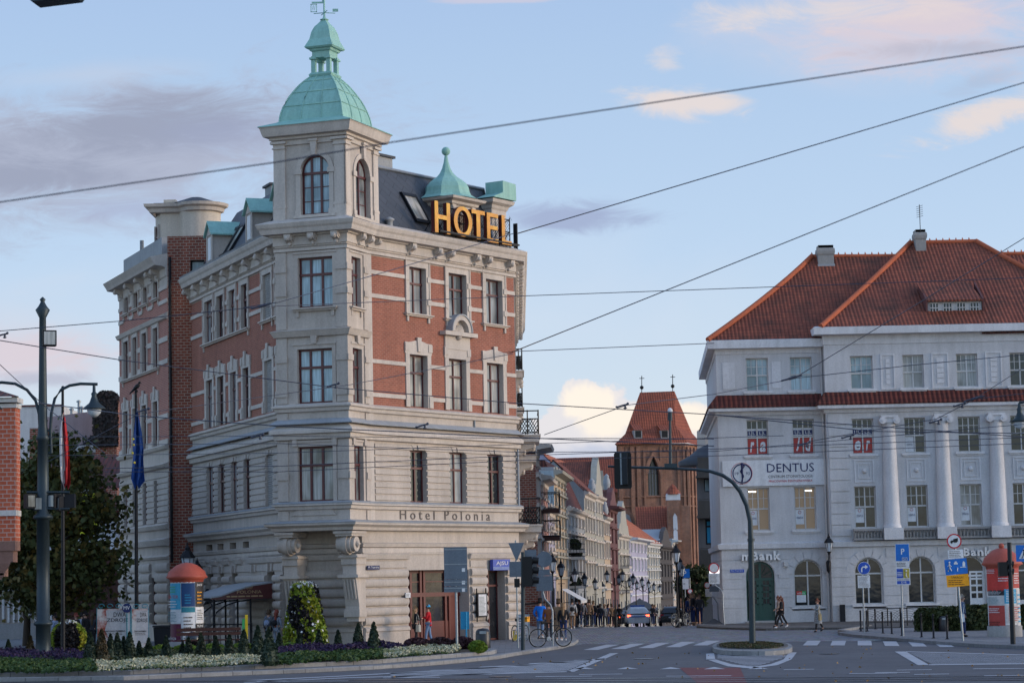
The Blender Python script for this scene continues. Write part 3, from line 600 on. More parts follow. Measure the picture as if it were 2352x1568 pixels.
# ground floor
sA = (FA.u(938, 1400), FA.u(1078, 1400), .18, FA.z(940, 1308.8)); dA = (FA.u(1118.4, 1400), FA.u(1161, 1400), .12, FA.z(1119, 1309))
cS = [(FC.u(a, 1270), FC.u(b, 1270), FC.z(565, 1282), FC.z(565, 1243)) for a, b in ((473.9, 488), (499.6, 513.3), (528, 542.2), (557.7, 572))]
cG = [(FC.u(a, 1350), FC.u(b, 1350), .5, FC.z(615, 1313)) for a, b in ((478, 490), (506, 514), (533, 546), (614, 631))]+[(FC.u(650, 1350), FC.u(664, 1350), .1, FC.z(652, 1312))]
wall(mb, FA, G3u, AL, 0, Z['bb'], [sA, dA], .55); wall(mb, FC, 0, CL, 0, Z['bb'], cS+cG, .3); wall(mb, FCH, 0, CHL, 0, Z['bb'])
hw = mb.build('wall', ['plaster', 'brick_hotel'], hotel)
# cornices and string courses
mb = MB(); zc = Z['cor']
mb.sweep(PATH, [(.0, zc-.95), (.06, zc-.93), (.06, zc-.86), (.12, zc-.84), (.12, zc-.50), (.22, zc-.48), (.24, zc-.42), (.48, zc-.40), (.51, zc-.30), (.53, zc-.22), (.59, zc-.14), (.64, zc), (.62, zc+.03), (0, zc+.25)])
mb.sweep(PATH, [(0, Z['fr']-.12), (.10, Z['fr']-.10), (.10, Z['fr']+.02), (.16, Z['fr']+.06), (0, Z['fr']+.10)])
for k, (a, b, d) in enumerate(((Z['l3b'], Z['l3'], .22), (Z['l2b']-.15, Z['l2']-.1, .30), (Z['l1b'], Z['l1'], .24))):
    mb.sweep(PATH, [(0, a-.04), (d*.5, a), (d*.6, (a+b)/2), (d, (a+b)/2+.03), (d, b-.03), (0, b+(.22 if k == 1 else .06))])
BAY = [P2+RT*1.2, P2, KK, Q-RT*.02]
mb.sweep(BAY, [(0, Z['s34b']), (.12, Z['s34b']+.03), (.22, Z['s34']-.06), (.26, Z['s34']), (0, Z['s34']+.07)])
mb.sweep(PATH, [(0, Z['bb']-.02), (.25, Z['bb']+.0), (.30, Z['bb']+.12), (.46, Z['bt']-.05), (.48, Z['bt']+.02), (0, Z['bt']+.12)])
mb.sweep(PATHG, [(0, Z['g1b']), (.10, Z['g1b']+.02), (.16, Z['g1']), (0, Z['g1']+.05)]); mb.sweep(PATHG, [(0, Z['g1b']-.22), (.05, Z['g1b']-.2), (.05, Z['g1b']-.02), (0, Z['g1b'])])
for F, u0, u1, ops in ((FA, G3u, AL, [(sA[0], sA[1])]), (FC, 0, CL, [(o[0], o[1]) for o in cS]), (FCH, 0, CHL, [])):
    for a, b in sub(u0, u1, ops):
        P = [F.p(a, 0), F.p(b, 0)]; mb.sweep(P, [(0, Z['g2b']-.08), (.1, Z['g2b']-.06), (.18, Z['g2']), (0, Z['g2']+.05)])
ZM = zk(1216)
hc = mb.build('cornice', 'plaster_light', hotel)
mb = MB()
for a in (0,): mb.sweep(PATH, [(.30, Z['l2']+.10), (.31, Z['l2']+.135), (.02, Z['l2']+.33)]); mb.sweep(PATH, [(.24, Z['l1']-.02), (.245, Z['l1']+.02), (.02, Z['l1']+.085)]); mb.sweep(PATH, [(.48, Z['bt']+.03), (.485, Z['bt']+.06), (.02, Z['bt']+.15)])
mb.open = True; mb.build('flashing', 'zinc', hotel)
# brackets
zb = zc-.42
class _C:
    pass
def con(F, u, z, w, h, d): m_ = MB(); console(m_, F, u, z, w, h, d); m_.build('cornice_bracket', 'plaster_light', hotel)
for u in [FB.u(x, 540) for x in (669, 722, 776)]: con(FB, u, zb, .28, .55, .42)
for u in [FR.u(x, 545) for x in (817, 836, 853)]: con(FR, u, zb, .26, .55, .42)
for x in (935, 995, 1024, 1083, 1110, 1160): con(FA, FA.u(x, 570), zb, .28, .55, .42)
for x in (440, 461, 483, 506, 529, 552.5, 579, 607, 633): con(FC, FC.u(x, 620), zb, .30, .55, .42)
for k in range(26): con(FE, .6+k*1.25, zb, .3, .55, .42)
# brick zone trim on A and C
mb = MB()
def fl_(par, name='window_surround'):
    global mb
    mb.build(name, 'plaster_light', par); mb = MB()
def bands(F, u0, u1, ops, rows, d=.05, par=None):
    for (z0, z1) in rows:
        for a, b in sub(u0, u1, ops): mb.box(F, a, b, z0, z1, 0, d); fl_(par or hotel, 'stone_band')
def sur4(F, a, b, z0, z1, sl=True, w=.27):
    mb.box(F, a-w, a, z0, z1+w, 0, .05); mb.box(F, b, b+w, z0, z1+w, 0, .05); mb.box(F, a, b, z1, z1+w, 0, .05)
    mb.box(F, a-w-.05, b+w+.05, z1+w, z1+w+.09, 0, .11); mb.box(F, a-w, a-w+.08, z0, z1+w, .05, .08); mb.box(F, b+w-.08, b+w, z0, z1+w, .05, .08)
    if sl: sill(mb, F, a-w-.1, b+w+.1, z0)
def sur3(F, a, b, z0, z1, key=True, w=.26):
    mb.box(F, a-w, a, z0, z1, 0, .05); mb.box(F, b, b+w, z0, z1, 0, .05)
    mb.prism(F, [(a-w, z1), (b+w, z1), (b+w+.05, z1+.06), (b+w+.05, z1+.5), (b, z1+.5), ((a+b)/2, z1+.62), (a, z1+.5), (a-w-.05, z1+.5), (a-w-.05, z1+.06)], 0, .055)
    m_ = (a+b)/2
    if key: mb.prism(F, [(m_-.09, z1+.12), (m_+.09, z1+.12), (m_+.14, z1+.72), (m_-.14, z1+.72)], .055, .12)
    mb.box(F, a-w-.06, a-.06, z0, z0+.32, .05, .09); mb.box(F, b+.06, b+w+.06, z0, z0+.32, .05, .09)
    for q in (a-w-.06, b+.06): mb.box(F, q, q+w, z1+.14, z1+.46, .055, .085)
rows4 = [(FA.z(854, 629), FA.z(854, 619.7)), (FA.z(854, 683), FA.z(854, 673.5))]; rows3 = [(FA.z(854, 833), FA.z(854, 824)), (FA.z(854, 910.5), FA.z(854, 901))]
for F, L0, L1, u4, u3 in ((FA, 0, AL, [(w4[i], w4[i+1]) for i in (0, 2, 4)], [(w3[i], w3[i+1]) for i in (0, 2, 4)]), (FC, 0, CL, uC4, uC3)):
    bands(F, L0, L1, [(a-.22, b+.22) for a, b in u4], rows4); bands(F, L0, L1, [(a-.22, b+.22) for a, b in u3], rows3)
    for i, (a, b) in enumerate(u4):
        sur4(F, a, b, *zA4, sl=(F is FA or i > 3))
        for z0, z1 in rows4:
            for q in (a-.3, b+.06): mb.box(F, q, q+.24, z0-.03, z1+.03, .05, .095)
        fl_(hotel)
    for i, (a, b) in enumerate(u3):
        sur3(F, a, b, *zA3, key=not (F is FA and i == 1))
        for z0, z1 in rows3[1:]:
            for q in (a-.3, b+.06): mb.box(F, q, q+.24, z0-.03, z1+.03, .05, .095)
        fl_(hotel)
    if F is FC: sill(mb, F, u4[0][0]-.35, u4[3][1]+.35, zA4[0])
mb.box(FA, 0, .28, Z['bb'], Z['fr'], 0, .045); mb.box(FE, 0, EL, Z['l3'], Z['fr'], 0, .03)
# shell pediment over the middle window
a, b = w3[2]-.27, w3[3]+.27; m_ = (a+b)/2; z1 = zA3[1]+.62
mb.box(FA, a, b, zA3[1]+.4, z1+.35, 0, .08); mb.box(FA, a-.28, b+.28, z1+.35, z1+.52, 0, .30)
AO, AI = arc(m_-.70, m_+.70, z1+1.23, 14), arc(m_-.50, m_+.50, z1+1.03, 14)
for k in range(14): mb.prism(FA, [AO[k], AO[k+1], AI[k+1], AI[k]], 0, .32)
mb.prism(FA, [(m_-.46, z1+.3)]+AI+[(m_+.46, z1+.3)], 0, .06)
for k in range(9):
    t = pi*(k+.5)/9; mb.tube([FA.p(m_, z1+.42, .1), FA.p(m_-.36*cos(t), z1+.46+.36*sin(t), .13)], [.03, .075], 6)
mb.ball(FA.p(m_, z1+.32, .12), .14, 0, 6)
mb.build('pediment', 'plaster_light', hotel)
mb = MB(); AP = arc(m_-.76, m_+.76, z1+1.29, 14)
for k in range(14): mb.prism(FA, [AP[k], AP[k+1], AO[k+1], AO[k]], 0, .36)
mb.build('pediment_cap', 'zinc', hotel)
# rustication of the first floor and round ground floor courses
mb = MB()
def rust(F, u0, u1, z0, z1, n, ops, d=.05, gap=.045, rnd=False, taper=.04):
    h = (z1-z0)/n
    for k in range(n):
        a0, a1 = z0+k*h+gap/2, z0+(k+1)*h-gap/2; zm = (a0+a1)/2
        for a, b in sub(u0, u1, [(o[0], o[1]) for o in ops if o[2] < zm < o[3]]):
            if b-a < .12: continue
            if rnd: pr = [(0, a0)]+[(d*sin(pi*j/8)**.6, a0+(a1-a0)*(.5-.5*cos(pi*j/8))) for j in range(1, 8)]+[(0, a1)]
            else: pr = [(0, a0), (d, a0+.02), (d, a1-.02), (0, a1)]
            mb.sweep([F.p(a+.012, 0), F.p(b-.012, 0)], pr)
pA2 = [(o[0], o[1], o[2], o[3]) for o in oA[6:]]+[((o[0]+o[1])/2-.42, (o[0]+o[1])/2+.42, o[3], 99) for o in oA[6:]]
pC2 = [(o[0], o[1], o[2], o[3]) for o in oC[12:]]+[((o[0]+o[1])/2-.35, (o[0]+o[1])/2+.35, o[3], 99) for o in oC[12:]]
rust(FA, .33, AL, Z['l1']+.1, Z['l2b']-.25, 9, pA2); rust(FC, 0, CL, Z['l1']+.1, Z['l2b']-.25, 9, pC2)
for F, ops in ((FA, oA[6:]), (FC, oC[12:])):
    for o in ops:
        m_ = (o[0]+o[1])/2
        for s_, w_ in ((-.34, .17), (0, .15), (.34, .17)):
            w0 = min(.12, w_*.7) ; mb.prism(F, [(m_+s_*.75-w0, o[3]+.02), (m_+s_*.75+w0, o[3]+.02), (m_+s_+w_, Z['l2b']-.27), (m_+s_-w_, Z['l2b']-.27)], 0, .07 if s_ else .11)
g0, gt = .95, Z['g2b']-.45
gA = [(sA[0]-.08, sA[1]+.08, 0, sA[3]+.5), (dA[0]-.05, dA[1]+.05, 0, dA[3]+.5)]
rust(FA, G3u, AL, g0, gt, 6, gA, .14, .05, True); rust(FCH, 0, CHL, g0, gt, 6, [], .14, .05, True); rust(FC, 0, CL, g0, gt-.1, 6, [(o[0]-.02, o[1]+.02, 0, o[3]) for o in cG], .14, .05, True)
for F, u0, u1, ops in ((FA, G3u, AL, gA), (FCH, 0, CHL, []), (FC, 0, CL, [(o[0], o[1]) for o in cG])):
    for a, b in sub(u0, u1, [(o[0], o[1]) for o in ops]): mb.sweep([F.p(a, 0), F.p(b, 0)], [(0, .04), (.12, .04), (.12, .7), (.16, .74), (.14, .86), (.05, .9), (0, .94)])
    if F is not FCH: rust(F, u0, u1, gt, Z['g2b']-.1, 1, gA if F is FA else [], .05)
rust(FC, 0, CL, Z['g2']+.08, Z['g1b']-.28, 2, cS, .05); rust(FA, G3u, AL, Z['g2']+.08, Z['g1b']-.24, 1, [], .04); rust(FCH, 0, CHL, Z['g2']+.08, Z['g1b']-.24, 2, [], .04)
for o in cG+[(FC.u(580, 1350), FC.u(590, 1350), 0, cG[0][3])]:
    m_ = (o[0]+o[1])/2
    for s_ in (-.32, 0, .32): mb.prism(FC, [(m_+s_-.1, o[3]+.03), (m_+s_+.1, o[3]+.03), (m_+s_*1.2+.14, Z['g2b']-.12), (m_+s_*1.2-.14, Z['g2b']-.12)], 0, .10 if s_ else .18)
mb.build('rusticated_course', 'plaster', hotel)
# bay pilasters, panels and its two big brackets
mb = MB(); e = .05
for F, us, ul in ((FB, (0, .42), oB), (FB, (BW-.45, BW), oB), (FR, (0, .38), oR), (FR, (1.95-.36, 1.95), oR)):
    mb.box(F, us[0]-(e if us[0] == 0 else 0), us[1], Z['bt']+.15, Z['l1b']-.05, 0, e); mb.box(F, us[0]-(e if us[0] == 0 else 0), us[1], Z['l1']+.1, Z['l2b']-.2, 0, e); mb.box(F, us[0]-(e if us[0] == 0 else 0), us[1], Z['l2']+.25, Z['l3b']-.05, 0, e)
    mb.box(F, us[0]-(e if us[0] == 0 else 0), us[1], Z['l3']+.08, Z['s34b'], 0, e); mb.box(F, us[0]-(e if us[0] == 0 else 0), us[1], Z['s34']+.08, Z['fr']-.12, 0, e)
    for z in rows4+rows3+[(zk(1095), zk(1083)), (zk(1063-30), zk(1052-30))][:1]: mb.box(F, us[0]-(.1 if us[0] == 0 else 0), us[1]+.03, z[0]-.04, z[1]+.04, e, e+.05)
for F, ops in ((FB, oB), (FR, oR)):
    for i, o in enumerate(ops):
        mb.box(F, o[0]-.16, o[0], o[2], o[3]+.16, 0, .04); mb.box(F, o[1], o[1]+.16, o[2], o[3]+.16, 0, .04); mb.box(F, o[0], o[1], o[3], o[3]+.16, 0, .04)
        mb.box(F, o[0]-.2, o[1]+.2, o[3]+.16, o[3]+.24, 0, .08)
        if i == 0: sill(mb, F, o[0]-.25, o[1]+.22, o[2], .2, .14)
        if i == 1:
            m_ = (o[0]+o[1])/2; mb.prism(F, [(m_-.1, o[3]+.2), (m_+.1, o[3]+.2), (m_+.16, o[3]+.62), (m_-.16, o[3]+.62)], .02, .13)
        if i == 2:
            for u in (o[0]-.2, o[1]+.0): mb.box(F, u, u+.2, o[3]+.02, o[3]+.3, .05, .12)
mb.prism(FB, [(.55, Z['bt']+.35), (BW-.55, Z['bt']+.35), (BW-.75, Z['bt']+.58), (.75, Z['bt']+.58)], 0, .05)
for F, u in ((FB, .25), (FB, BW-.22)):
    q = F.p(u, 0, -.75); G = Fr(q.x, q.y, 111)
    zt = Z['bb']
    for k, (w_, d_) in enumerate(((.42, .95), (.36, .88))): mb.box(G, -w_, w_, zt-.14-.1*k, zt-.1*k-.04, -.4, d_)
    for r_, s_ in ((.42, .0), (.36, .14), (.36, -.14), (.30, .3), (.30, -.3)):
        c_ = G.p(0, zt-.55, .48); mb.tube([c_+G.t*(s_-.09), c_+G.t*(s_+.09)], r_, 14)
    mb.lathe(G.p(.42, zt-.55, .48), [(.001, -.15), (.14, 0), (.001, .15)], 8)
    mb.box(G, -.34, .34, zt-1.35, zt-.95, -.5, .42); mb.box(G, -.42, .42, zt-1.08, zt-1.0, -.5, .50); mb.box(G, -.30, .30, zt-1.75, zt-1.35, -.5, .34)
    mb.box(G, -.44, .44, zt-1.87, zt-1.75, -.5, .52)
    pf = [(-.5, -1.87), (.42, -1.87), (.18, -2.75), (.12, -3.0), (.12, -3.12), (-.5, -3.12)]
    V = [G.p(-.3, zt+b_, a_) for a_, b_ in pf]+[G.p(.3, zt+b_, a_) for a_, b_ in pf]; mb.add(V, [list(range(6)), list(range(11, 5, -1))]+[(i, (i+1) % 6, 6+(i+1) % 6, 6+i) for i in range(6)])
    for s_ in (-.2, -.07, .07, .2):
        mb.tube([G.p(s_, zt-1.95, .42), G.p(s_, zt-2.7, .21)], .045, 6)
    mb.box(G, -.34, .34, zt-3.42, zt-3.12, -.5, .2); mb.box(G, -.26, .26, zt-3.6, zt-3.42, -.5, .1)
mb.build('bay_pilaster', 'plaster', hotel)
# windows
for i, o in enumerate(oA): window(hotel, FA, *o[:4], pm=random.choice(['glass_curtain', 'glass', 'glass_curtain']) if i > 5 else ('glass_painted_sky' if i in (3, 4) else 'glass_blind' if i in (0, 5) else 'glass_curtain'))
for i, o in enumerate(oB): window(hotel, FB, *o[:4], rec=.14, cols=3, pm=('glass_blue', 'glass_blue', 'glass_curtain')[i], fw=.085)
for i, o in enumerate(oR): window(hotel, FR, *o[:4], rec=.14, cols=2, pm='glass_curtain')

def shutter(par, F, o, rec=.08):
    mb = MB(); n = int((o[3]-o[2])/.09)
    for k in range(n): z = o[2]+k*(o[3]-o[2])/n; mb.sweep([F.p(o[0], 0), F.p(o[1], 0)], [(-rec-.05, z), (-rec, z+.01), (-rec+.02, z+.06), (-rec-.02, z+.085)])
    return mb.build('roller_shutter', 'shutter', par)
for k, o in enumerate(oC):
    if k % 6 >= 4: shutter(hotel, FC, o)
    else: window(hotel, FC, *o[:4], rec=.11, pm='glass' if k % 2 else 'glass_curtain')
for o in cS: window(hotel, FC, *o[:4], rec=.26, cols=1, tr=0, fm='black_iron')
for o in cG[:4]: window(hotel, FC, *o[:4], rec=.28, cols=1, tr=.6, fm='maroon')
window(hotel, FC, *cG[4][:4], rec=.28, cols=1, tr=.75, fm='maroon', name='door')
# shopfront
mb = MB(); d = -.5; a, b, z0, z1 = sA
ua = [FA.u(x, 1400, d) for x in (943, 966, 974, 1023, 1032, 1078)]
mb.box(FA, a, b, z1-.12, z1, d-.05, d); mb.box(FA, a, b, z1-1.1, z1-.93, d-.05, d+.05); mb.box(FA, a, b, z1-.5, z1-.46, d-.05, d-.01)
for u in ua: mb.box(FA, u-.07, u+.07, z0, z1, d-.05, d+.04)
mb.box(FA, ua[1], b, z0, z0+.85, d-.05, d); mb.box(FA, ua[2]+.3, ua[3]-.2, z0+.2, z0+.65, d, d+.03); mb.box(FA, ua[4]+.1, b, z0+.85, z1-1, d-.05, d-.01)
mb.box(FA, a, ua[1], z0, z0+.9, d-.05, d)
dr = mb.build('shopfront', 'red_door', hotel)
mb = MB(); mb.box(FA, a, b, z0, z1, d-.08, d-.04); mb.build('pane', 'glass_far', dr)
mb = MB(); mb.box(FA, a-.02, b+.1, 0, z0, -.55, .18); mb.box(FA, dA[0]-.05, dA[1]+.1, 0, .12, -.55, .2); mb.build('door_step', 'conc', hotel)
window(hotel, FA, *dA, rec=.4, cols=2, tr=.78, pm='glass_far', name='door')
text('H o t e l   P o l o n i a', FA, FA.u(918, 1180), FA.u(1125, 1180), FA.z(918, 1192), FA.z(918, 1169), .005, 'letter_grey', hotel, 'lettering', .02)
# main roof: steep slate sides and flat top behind
mb = MB(); zc0 = zc+.2; zr = FA.z(876, 386, -1.9)
uR = FA.u(1109, 435, -1.9); T0 = -1.2
def mans(F, u0, u1, s0, s1, hgt=zr):
    mb.flat([F.p(u0, zc0, -.15), F.p(u1, zc0, -.15), F.p(u1+s1, hgt, -1.9), F.p(u0+s0, hgt, -1.9)])
mans(FA, -1.5, FA.u(1140, 545), 0, uR-FA.u(1140, 545)); zrc = zr-.15
mans(FC, .3, CL+1.0, 1.0, 0)
mb.flat([FA.p(-1.5, zr, -1.9), FA.p(uR, zr, -1.9), FA.p(uR-2, zr+.1, -9), FC.p(1.5, zr+.1, -2.5), FC.p(CL+1, zr, -1.9)])
mb.flat([FA.p(FA.u(1140, 545), zc0, -.15), FA.p(uR, zr, -1.9), FA.p(uR-2, zr, -9), FA.p(AL-1, zc0, -9)]); mb.flat([FC.p(.3, zc0, -.15), FC.p(1.3, zr, -1.9), FC.p(1.5, zr, -6), FC.p(.3, zc0, -6)])
def slatem(n):
    w = NT(n); w.set(.55, 0, .4); uv = w.uv(); m_ = w.n('Mapping', {0: uv}); m_.inputs['Rotation'].default_value = (0, 0, .85)
    b_ = w.n('TexBrick', {'Vector': m_.outputs[0], 'Color1': (.058, .064, .078, 1), 'Color2': (.046, .052, .064, 1), 'Mortar': (.018, .02, .024, 1), 'Scale': 1.0, 'Mortar Size': .014, 'Brick Width': .9, 'Row Height': .42})
    w.col(dirt(w, b_.outputs[0], .2)); w.bump(b_.outputs[1], -.3, .02); return w.m
MF['slates'] = slatem; mb.open = True; rf = mb.build('roof', 'slates', hotel)
mb = MB(); mb.sweep([C0, P1], [(-.12, zc+.22), (.55, zc+.06), (.6, zc+.14), (-.12, zc+.32)]); mb.tube([FA.p(-1.5, zr, -1.88), FA.p(uR, zr, -1.88), FA.p(FA.u(1140, 545), zc0, -.1)], .09, 8); mb.build('ridge_flashing', 'zinc', rf)
for x0, y0, n_ in ((902, 372, 0), (610, 470, 1)):
    F = (FA, FC)[n_]; u = F.u(x0-14 if n_ == 0 else x0, 385, -2.2); mb = MB(); mb.box(F, u-.5, u+.55, zr-.5, zr+.62, -3.2, -2.3, 0); mb.box(F, u-.6, u+.65, zr+.62, zr+.72, -3.3, -2.2, 1); mb.build('chimney', ['grey_wall', 'slate'], rf)
def skylight(F, pxs, yt, yb, up=0):
    u0, u1 = [F.u(x, (yt+yb)/2, -.9) for x in pxs]
    f = lambda u, t, h: F.p(u, zc0+(zr-zc0)*t, -.15-1.75*t+h)
    t0, t1 = up; mb = MB()
    for a, b, c_, d in ((u0, u1, t0, t0+.05), (u0, u1, t1-.05, t1), (u0, u0+.09, t0+.05, t1-.05), (u1-.09, u1, t0+.05, t1-.05)):
        V = [f(u, t, h) for h in (0, .14) for t in (c_, d) for u in (a, b)]; mb.add(V, [(0, 2, 3, 1), (4, 5, 7, 6), (0, 1, 5, 4), (2, 6, 7, 3), (0, 4, 6, 2), (1, 3, 7, 5)])
    o = mb.build('skylight', 'black_iron', hotel); m2 = MB(); m2.flat([f(u0+.05, t0+.03, .1), f(u1-.05, t0+.03, .1), f(u1-.05, t1-.03, .1), f(u0+.05, t1-.03, .1)]); m2.open = True; m2.build('pane', 'glass_painted_sky', o)
skylight(FA, (933, 966), 430, 493, (.18, .64)); skylight(FA, (1069, 1094), 462, 500, (.3, .72)); skylight(FC, (528, 541), 500, 540, (.12, .62)); skylight(FC, (543, 556), 500, 540, (.12, .62))
mb = MB(); q = FA.p(FA.u(899, 495), zc+.2, -.1); mb.lathe(q, [(.13, 0), (.13, .25), (.2, .28), (.2, .34), (.05, .42)], 10); mb.build('roof_vent', 'zinc', rf)
# tower
TC = KK+(LT+RT)*(BW/2); FT = [FB, FR, Fr(*(KK+RT*BW)[:2], 291), Fr(*(P2+RT*BW)[:2], 201)]
T = thing_t = None
zt1 = zk(315, .2); zt0 = zc+.1; ztop = zk(273, .95)
mb = MB(); opT = [(FB.u(691, 430), FB.u(757, 430), zk(487), zk(349), 1)]; opS = [(FR.u(815, 430), FR.u(848, 430), FR.z(826, 487), FR.z(832, 358), 1)]
opS[0] = (opS[0][0], opS[0][1], opT[0][2], opT[0][3]-.02, 1)
wall(mb, FB, 0, BW, zt0, zt1, opT, .2); wall(mb, FR, 0, BW, zt0, zt1, opS, .2); wall(mb, FT[2], 0, BW, zt0, zt1); wall(mb, FT[3], 0, BW, zt0, zt1)
mb.build('tower_wall', 'plaster', hotel)
mb = MB(); SQ = [P2, KK, KK+RT*BW, P2+RT*BW]
mb.sweep(SQ, [(0, zt1-.12), (.08, zt1-.1), (.08, zt1+.08), (.2, zt1+.12), (.18, zt1+.22), (.38, zt1+.25), (.42, zt1+.36), (.48, ztop-.06), (.52, ztop)], closed=True)
zpb, zpt = zk(462), zk(330)
for F, w_ in ((FB, .44), (FR, .40)):
    for u in (0, BW-w_):
        lo, hi = (u-(.07 if u == 0 else 0), u+w_+(.07 if u else 0)); mb.box(F, lo, hi, zpb, zpt, 0, .07); mb.box(F, lo-.04, hi+.04, zpt, zpt+.06, 0, .12); mb.box(F, lo-.09, hi+.09, zpt+.20, zpt+.30, 0, .2); mb.box(F, lo, hi, zpt+.06, zpt+.2, 0, .1)
        mb.box(F, lo-.03, hi+.03, zpb-.1, zpb, 0, .10); mb.box(F, lo, hi, zt0, zpb-.1, 0, .09)
    o = (opT if F is FB else opS)[0]; r_ = (o[1]-o[0])/2; zs = o[3]-r_
    A_, B_ = arc(o[0]-.2, o[1]+.2, o[3]+.2, 14), arc(o[0], o[1], o[3], 14)
    for k in range(14): mb.prism(F, [A_[k], A_[k+1], B_[k+1], B_[k]], 0, .05)
    for q in (o[0]-.2, o[1]): mb.box(F, q, q+.2, o[2], zs, 0, .05); mb.box(F, q-.06, q+.26, zs-.12, zs+.08, .05, .09); mb.box(F, q-.03, q+.23, o[2]-.02, o[2]+.2, .05, .08)
    m_ = (o[0]+o[1])/2; mb.prism(F, [(m_-.08, o[3]-.02), (m_+.08, o[3]-.02), (m_+.15, o[3]+.55), (m_-.15, o[3]+.55)], .03, .16); mb.box(F, m_-.2, m_+.2, o[3]+.55, o[3]+.64, 0, .2)
    mb.box(F, o[0]-.3, o[1]+.3, o[2]-.12, o[2], 0, .14)
mb.build('tower_cornice', 'plaster_light', hotel)
window(hotel, FB, *opT[0][:4], rec=.16, cols=3, tr=.70, pm='glass_blue', arch=True, bars=2, fw=.085); window(hotel, FR, *opS[0][:4], rec=.16, cols=2, tr=.70, pm='glass_curtain', arch=True, bars=2, fw=.08)
# dome
a0 = math.pi/2-a21
def sqr(r, z, seg=1): return [(TC+(RT*sy+LT*sx)*r)+ZV*z for sx, sy in ((1, -1), (-1, -1), (-1, 1), (1, 1))]
def sqloft(mb, prof, mi=0, sm=False):
    V = []; [V.extend(sqr(r, z)) for r, z in prof]
    mb.add(V, [(i*4+k, i*4+(k+1) % 4, (i+1)*4+(k+1) % 4, (i+1)*4+k) for i in range(len(prof)-1) for k in range(4)], mi, sm); mb.add(V[-4:], [(0, 1, 2, 3)], mi); mb.add(V[:4], [(0, 1, 2, 3)], mi)
zt_ = lambda y, d=0: at(755, y, TC.y-d*.7).z
hw_ = BW/2; zl = zt_(172); zd0 = ztop
Rd = 1.40; Hd = zl-zd0-.1
prof = [(hw_+.55, zd0), (hw_+.53, zd0+.04), (Rd+.10, zd0+.24), (Rd, zd0+.32)]
for t, r_ in ((.1, .985), (.2, .955), (.32, .905), (.43, .845), (.53, .78), (.62, .71), (.71, .635), (.8, .55), (.88, .46), (.95, .37), (1, .30)): prof.append((Rd*r_, zd0+.30+(Hd-.30)*t))
mb = MB(); sqloft(mb, prof)
dome = mb.build('dome', 'copper', hotel)
mb = MB()
for sx, sy in ((1, -1), (-1, -1), (-1, 1), (1, 1)): mb.tube([TC+(RT*sy+LT*sx)*(r+.01)+ZV*z for r, z in prof[3:]], .035, 6)
for A_, B_ in ((LT, -RT), (-LT, -RT*0-0*RT), ):
    pass
for f in (-.33, .33):
    for ax, oth in ((RT*-1, LT), (LT*-1, RT), (RT, LT), (LT, RT)): mb.tube([TC+ax*(r+.01)+oth*(r*f)+ZV*z for r, z in prof[3:]], .025, 6)
for k in (6, 9, 12):
    r, z = prof[k]; P = sqr(r+.015, z); mb.tube(P+[P[0]], .022, 6)
mb.build('dome_seam', 'copper', dome)
mb = MB(); zl0 = prof[-1][1]-.03; lw = .41; H = zt_(119)-zt_(163)
sqloft(mb, [(lw+.06, zl0), (lw+.1, zl0+.08), (lw+.04, zl0+.16), (lw, zl0+.18)])
zb0 = zl0+.16; zb1 = zt_(132)
for sx, sy in ((1, -1), (-1, -1), (-1, 1), (1, 1)):
    c_ = TC+(RT*sy+LT*sx)*(lw-.07); Fq = Fr(c_.x, c_.y, 111); mb.box(Fq, -.085, .085, zb0, zb1, -.085, .085); mb.box(Fq, -.13, .13, zb1-.14, zb1-.06, -.17, .17)
zc1 = zt_(110, .3)
sqloft(mb, [(lw-.02, zb1-.06), (lw-.02, zb1+.18), (lw+.05, zb1+.22), (lw+.08, zb1+.30), (lw+.17, zc1-.04), (lw+.22, zc1+.02), (lw+.06, zc1+.36), (lw+.0, zc1+.66), (lw-.10, zc1+.90), (lw-.22, zc1+1.05), (.10, zc1+1.18), (.05, zt_(50))])
lan = mb.build('lantern', 'copper', hotel)
mb = MB(); zf = zt_(55); zz = lambda y: zt_(y)
mb.lathe((TC.x, TC.y, 0), [(.14, zt_(62)), (.07, zt_(52)), (.055, zt_(48)), (.18, zt_(46.5)), (.18, zt_(45)), (.08, zt_(43)), (.045, zt_(38)), (.03, zt_(-20))], 10)
for s_ in (1, -1):
    mb.tube([TC+ZV*zt_(29.5), TC+Vector((.44*s_, .12, 0))+ZV*zt_(29.5)], .018, 6); mb.tube([TC+ZV*zt_(29.5), TC+Vector((-.15*s_, .4*s_, 0))+ZV*zt_(29.5)], .018, 6)
c_ = TC+Vector((-.42, 0, 0)); Fw = Fr(c_.x, c_.y-.1, 90); zw = zt_(29)
for bxy in ((-.13, -.1, 0, .34), (.1, .13, 0, .34), (-.13, .13, 0, .03), (-.13, .13, .31, .34)): mb.box(Fw, bxy[0], bxy[1], zw+bxy[2], zw+bxy[3], -.01, .01)
text('W', Fw, -.08, .08, zw+.05, zw+.29, 0, 'copper', lan, 'compass_letter')
Fw2 = Fr(TC.x+.45, TC.y-.1, 90)
mb.box(Fw2, -.1, .13, zw, zw+.12, -.01, .01)
mb.prism(Fr(TC.x-.33, TC.y, 90), [(-.18, zt_(8)), (.33, zt_(8)), (.33, zt_(-14)), (-.18, zt_(-14)), (-.18, zt_(-10)), (.25, zt_(-10)), (.25, zt_(4)), (-.18, zt_(4))], -.01, .01)
mb.build('weather_vane', 'copper', lan)
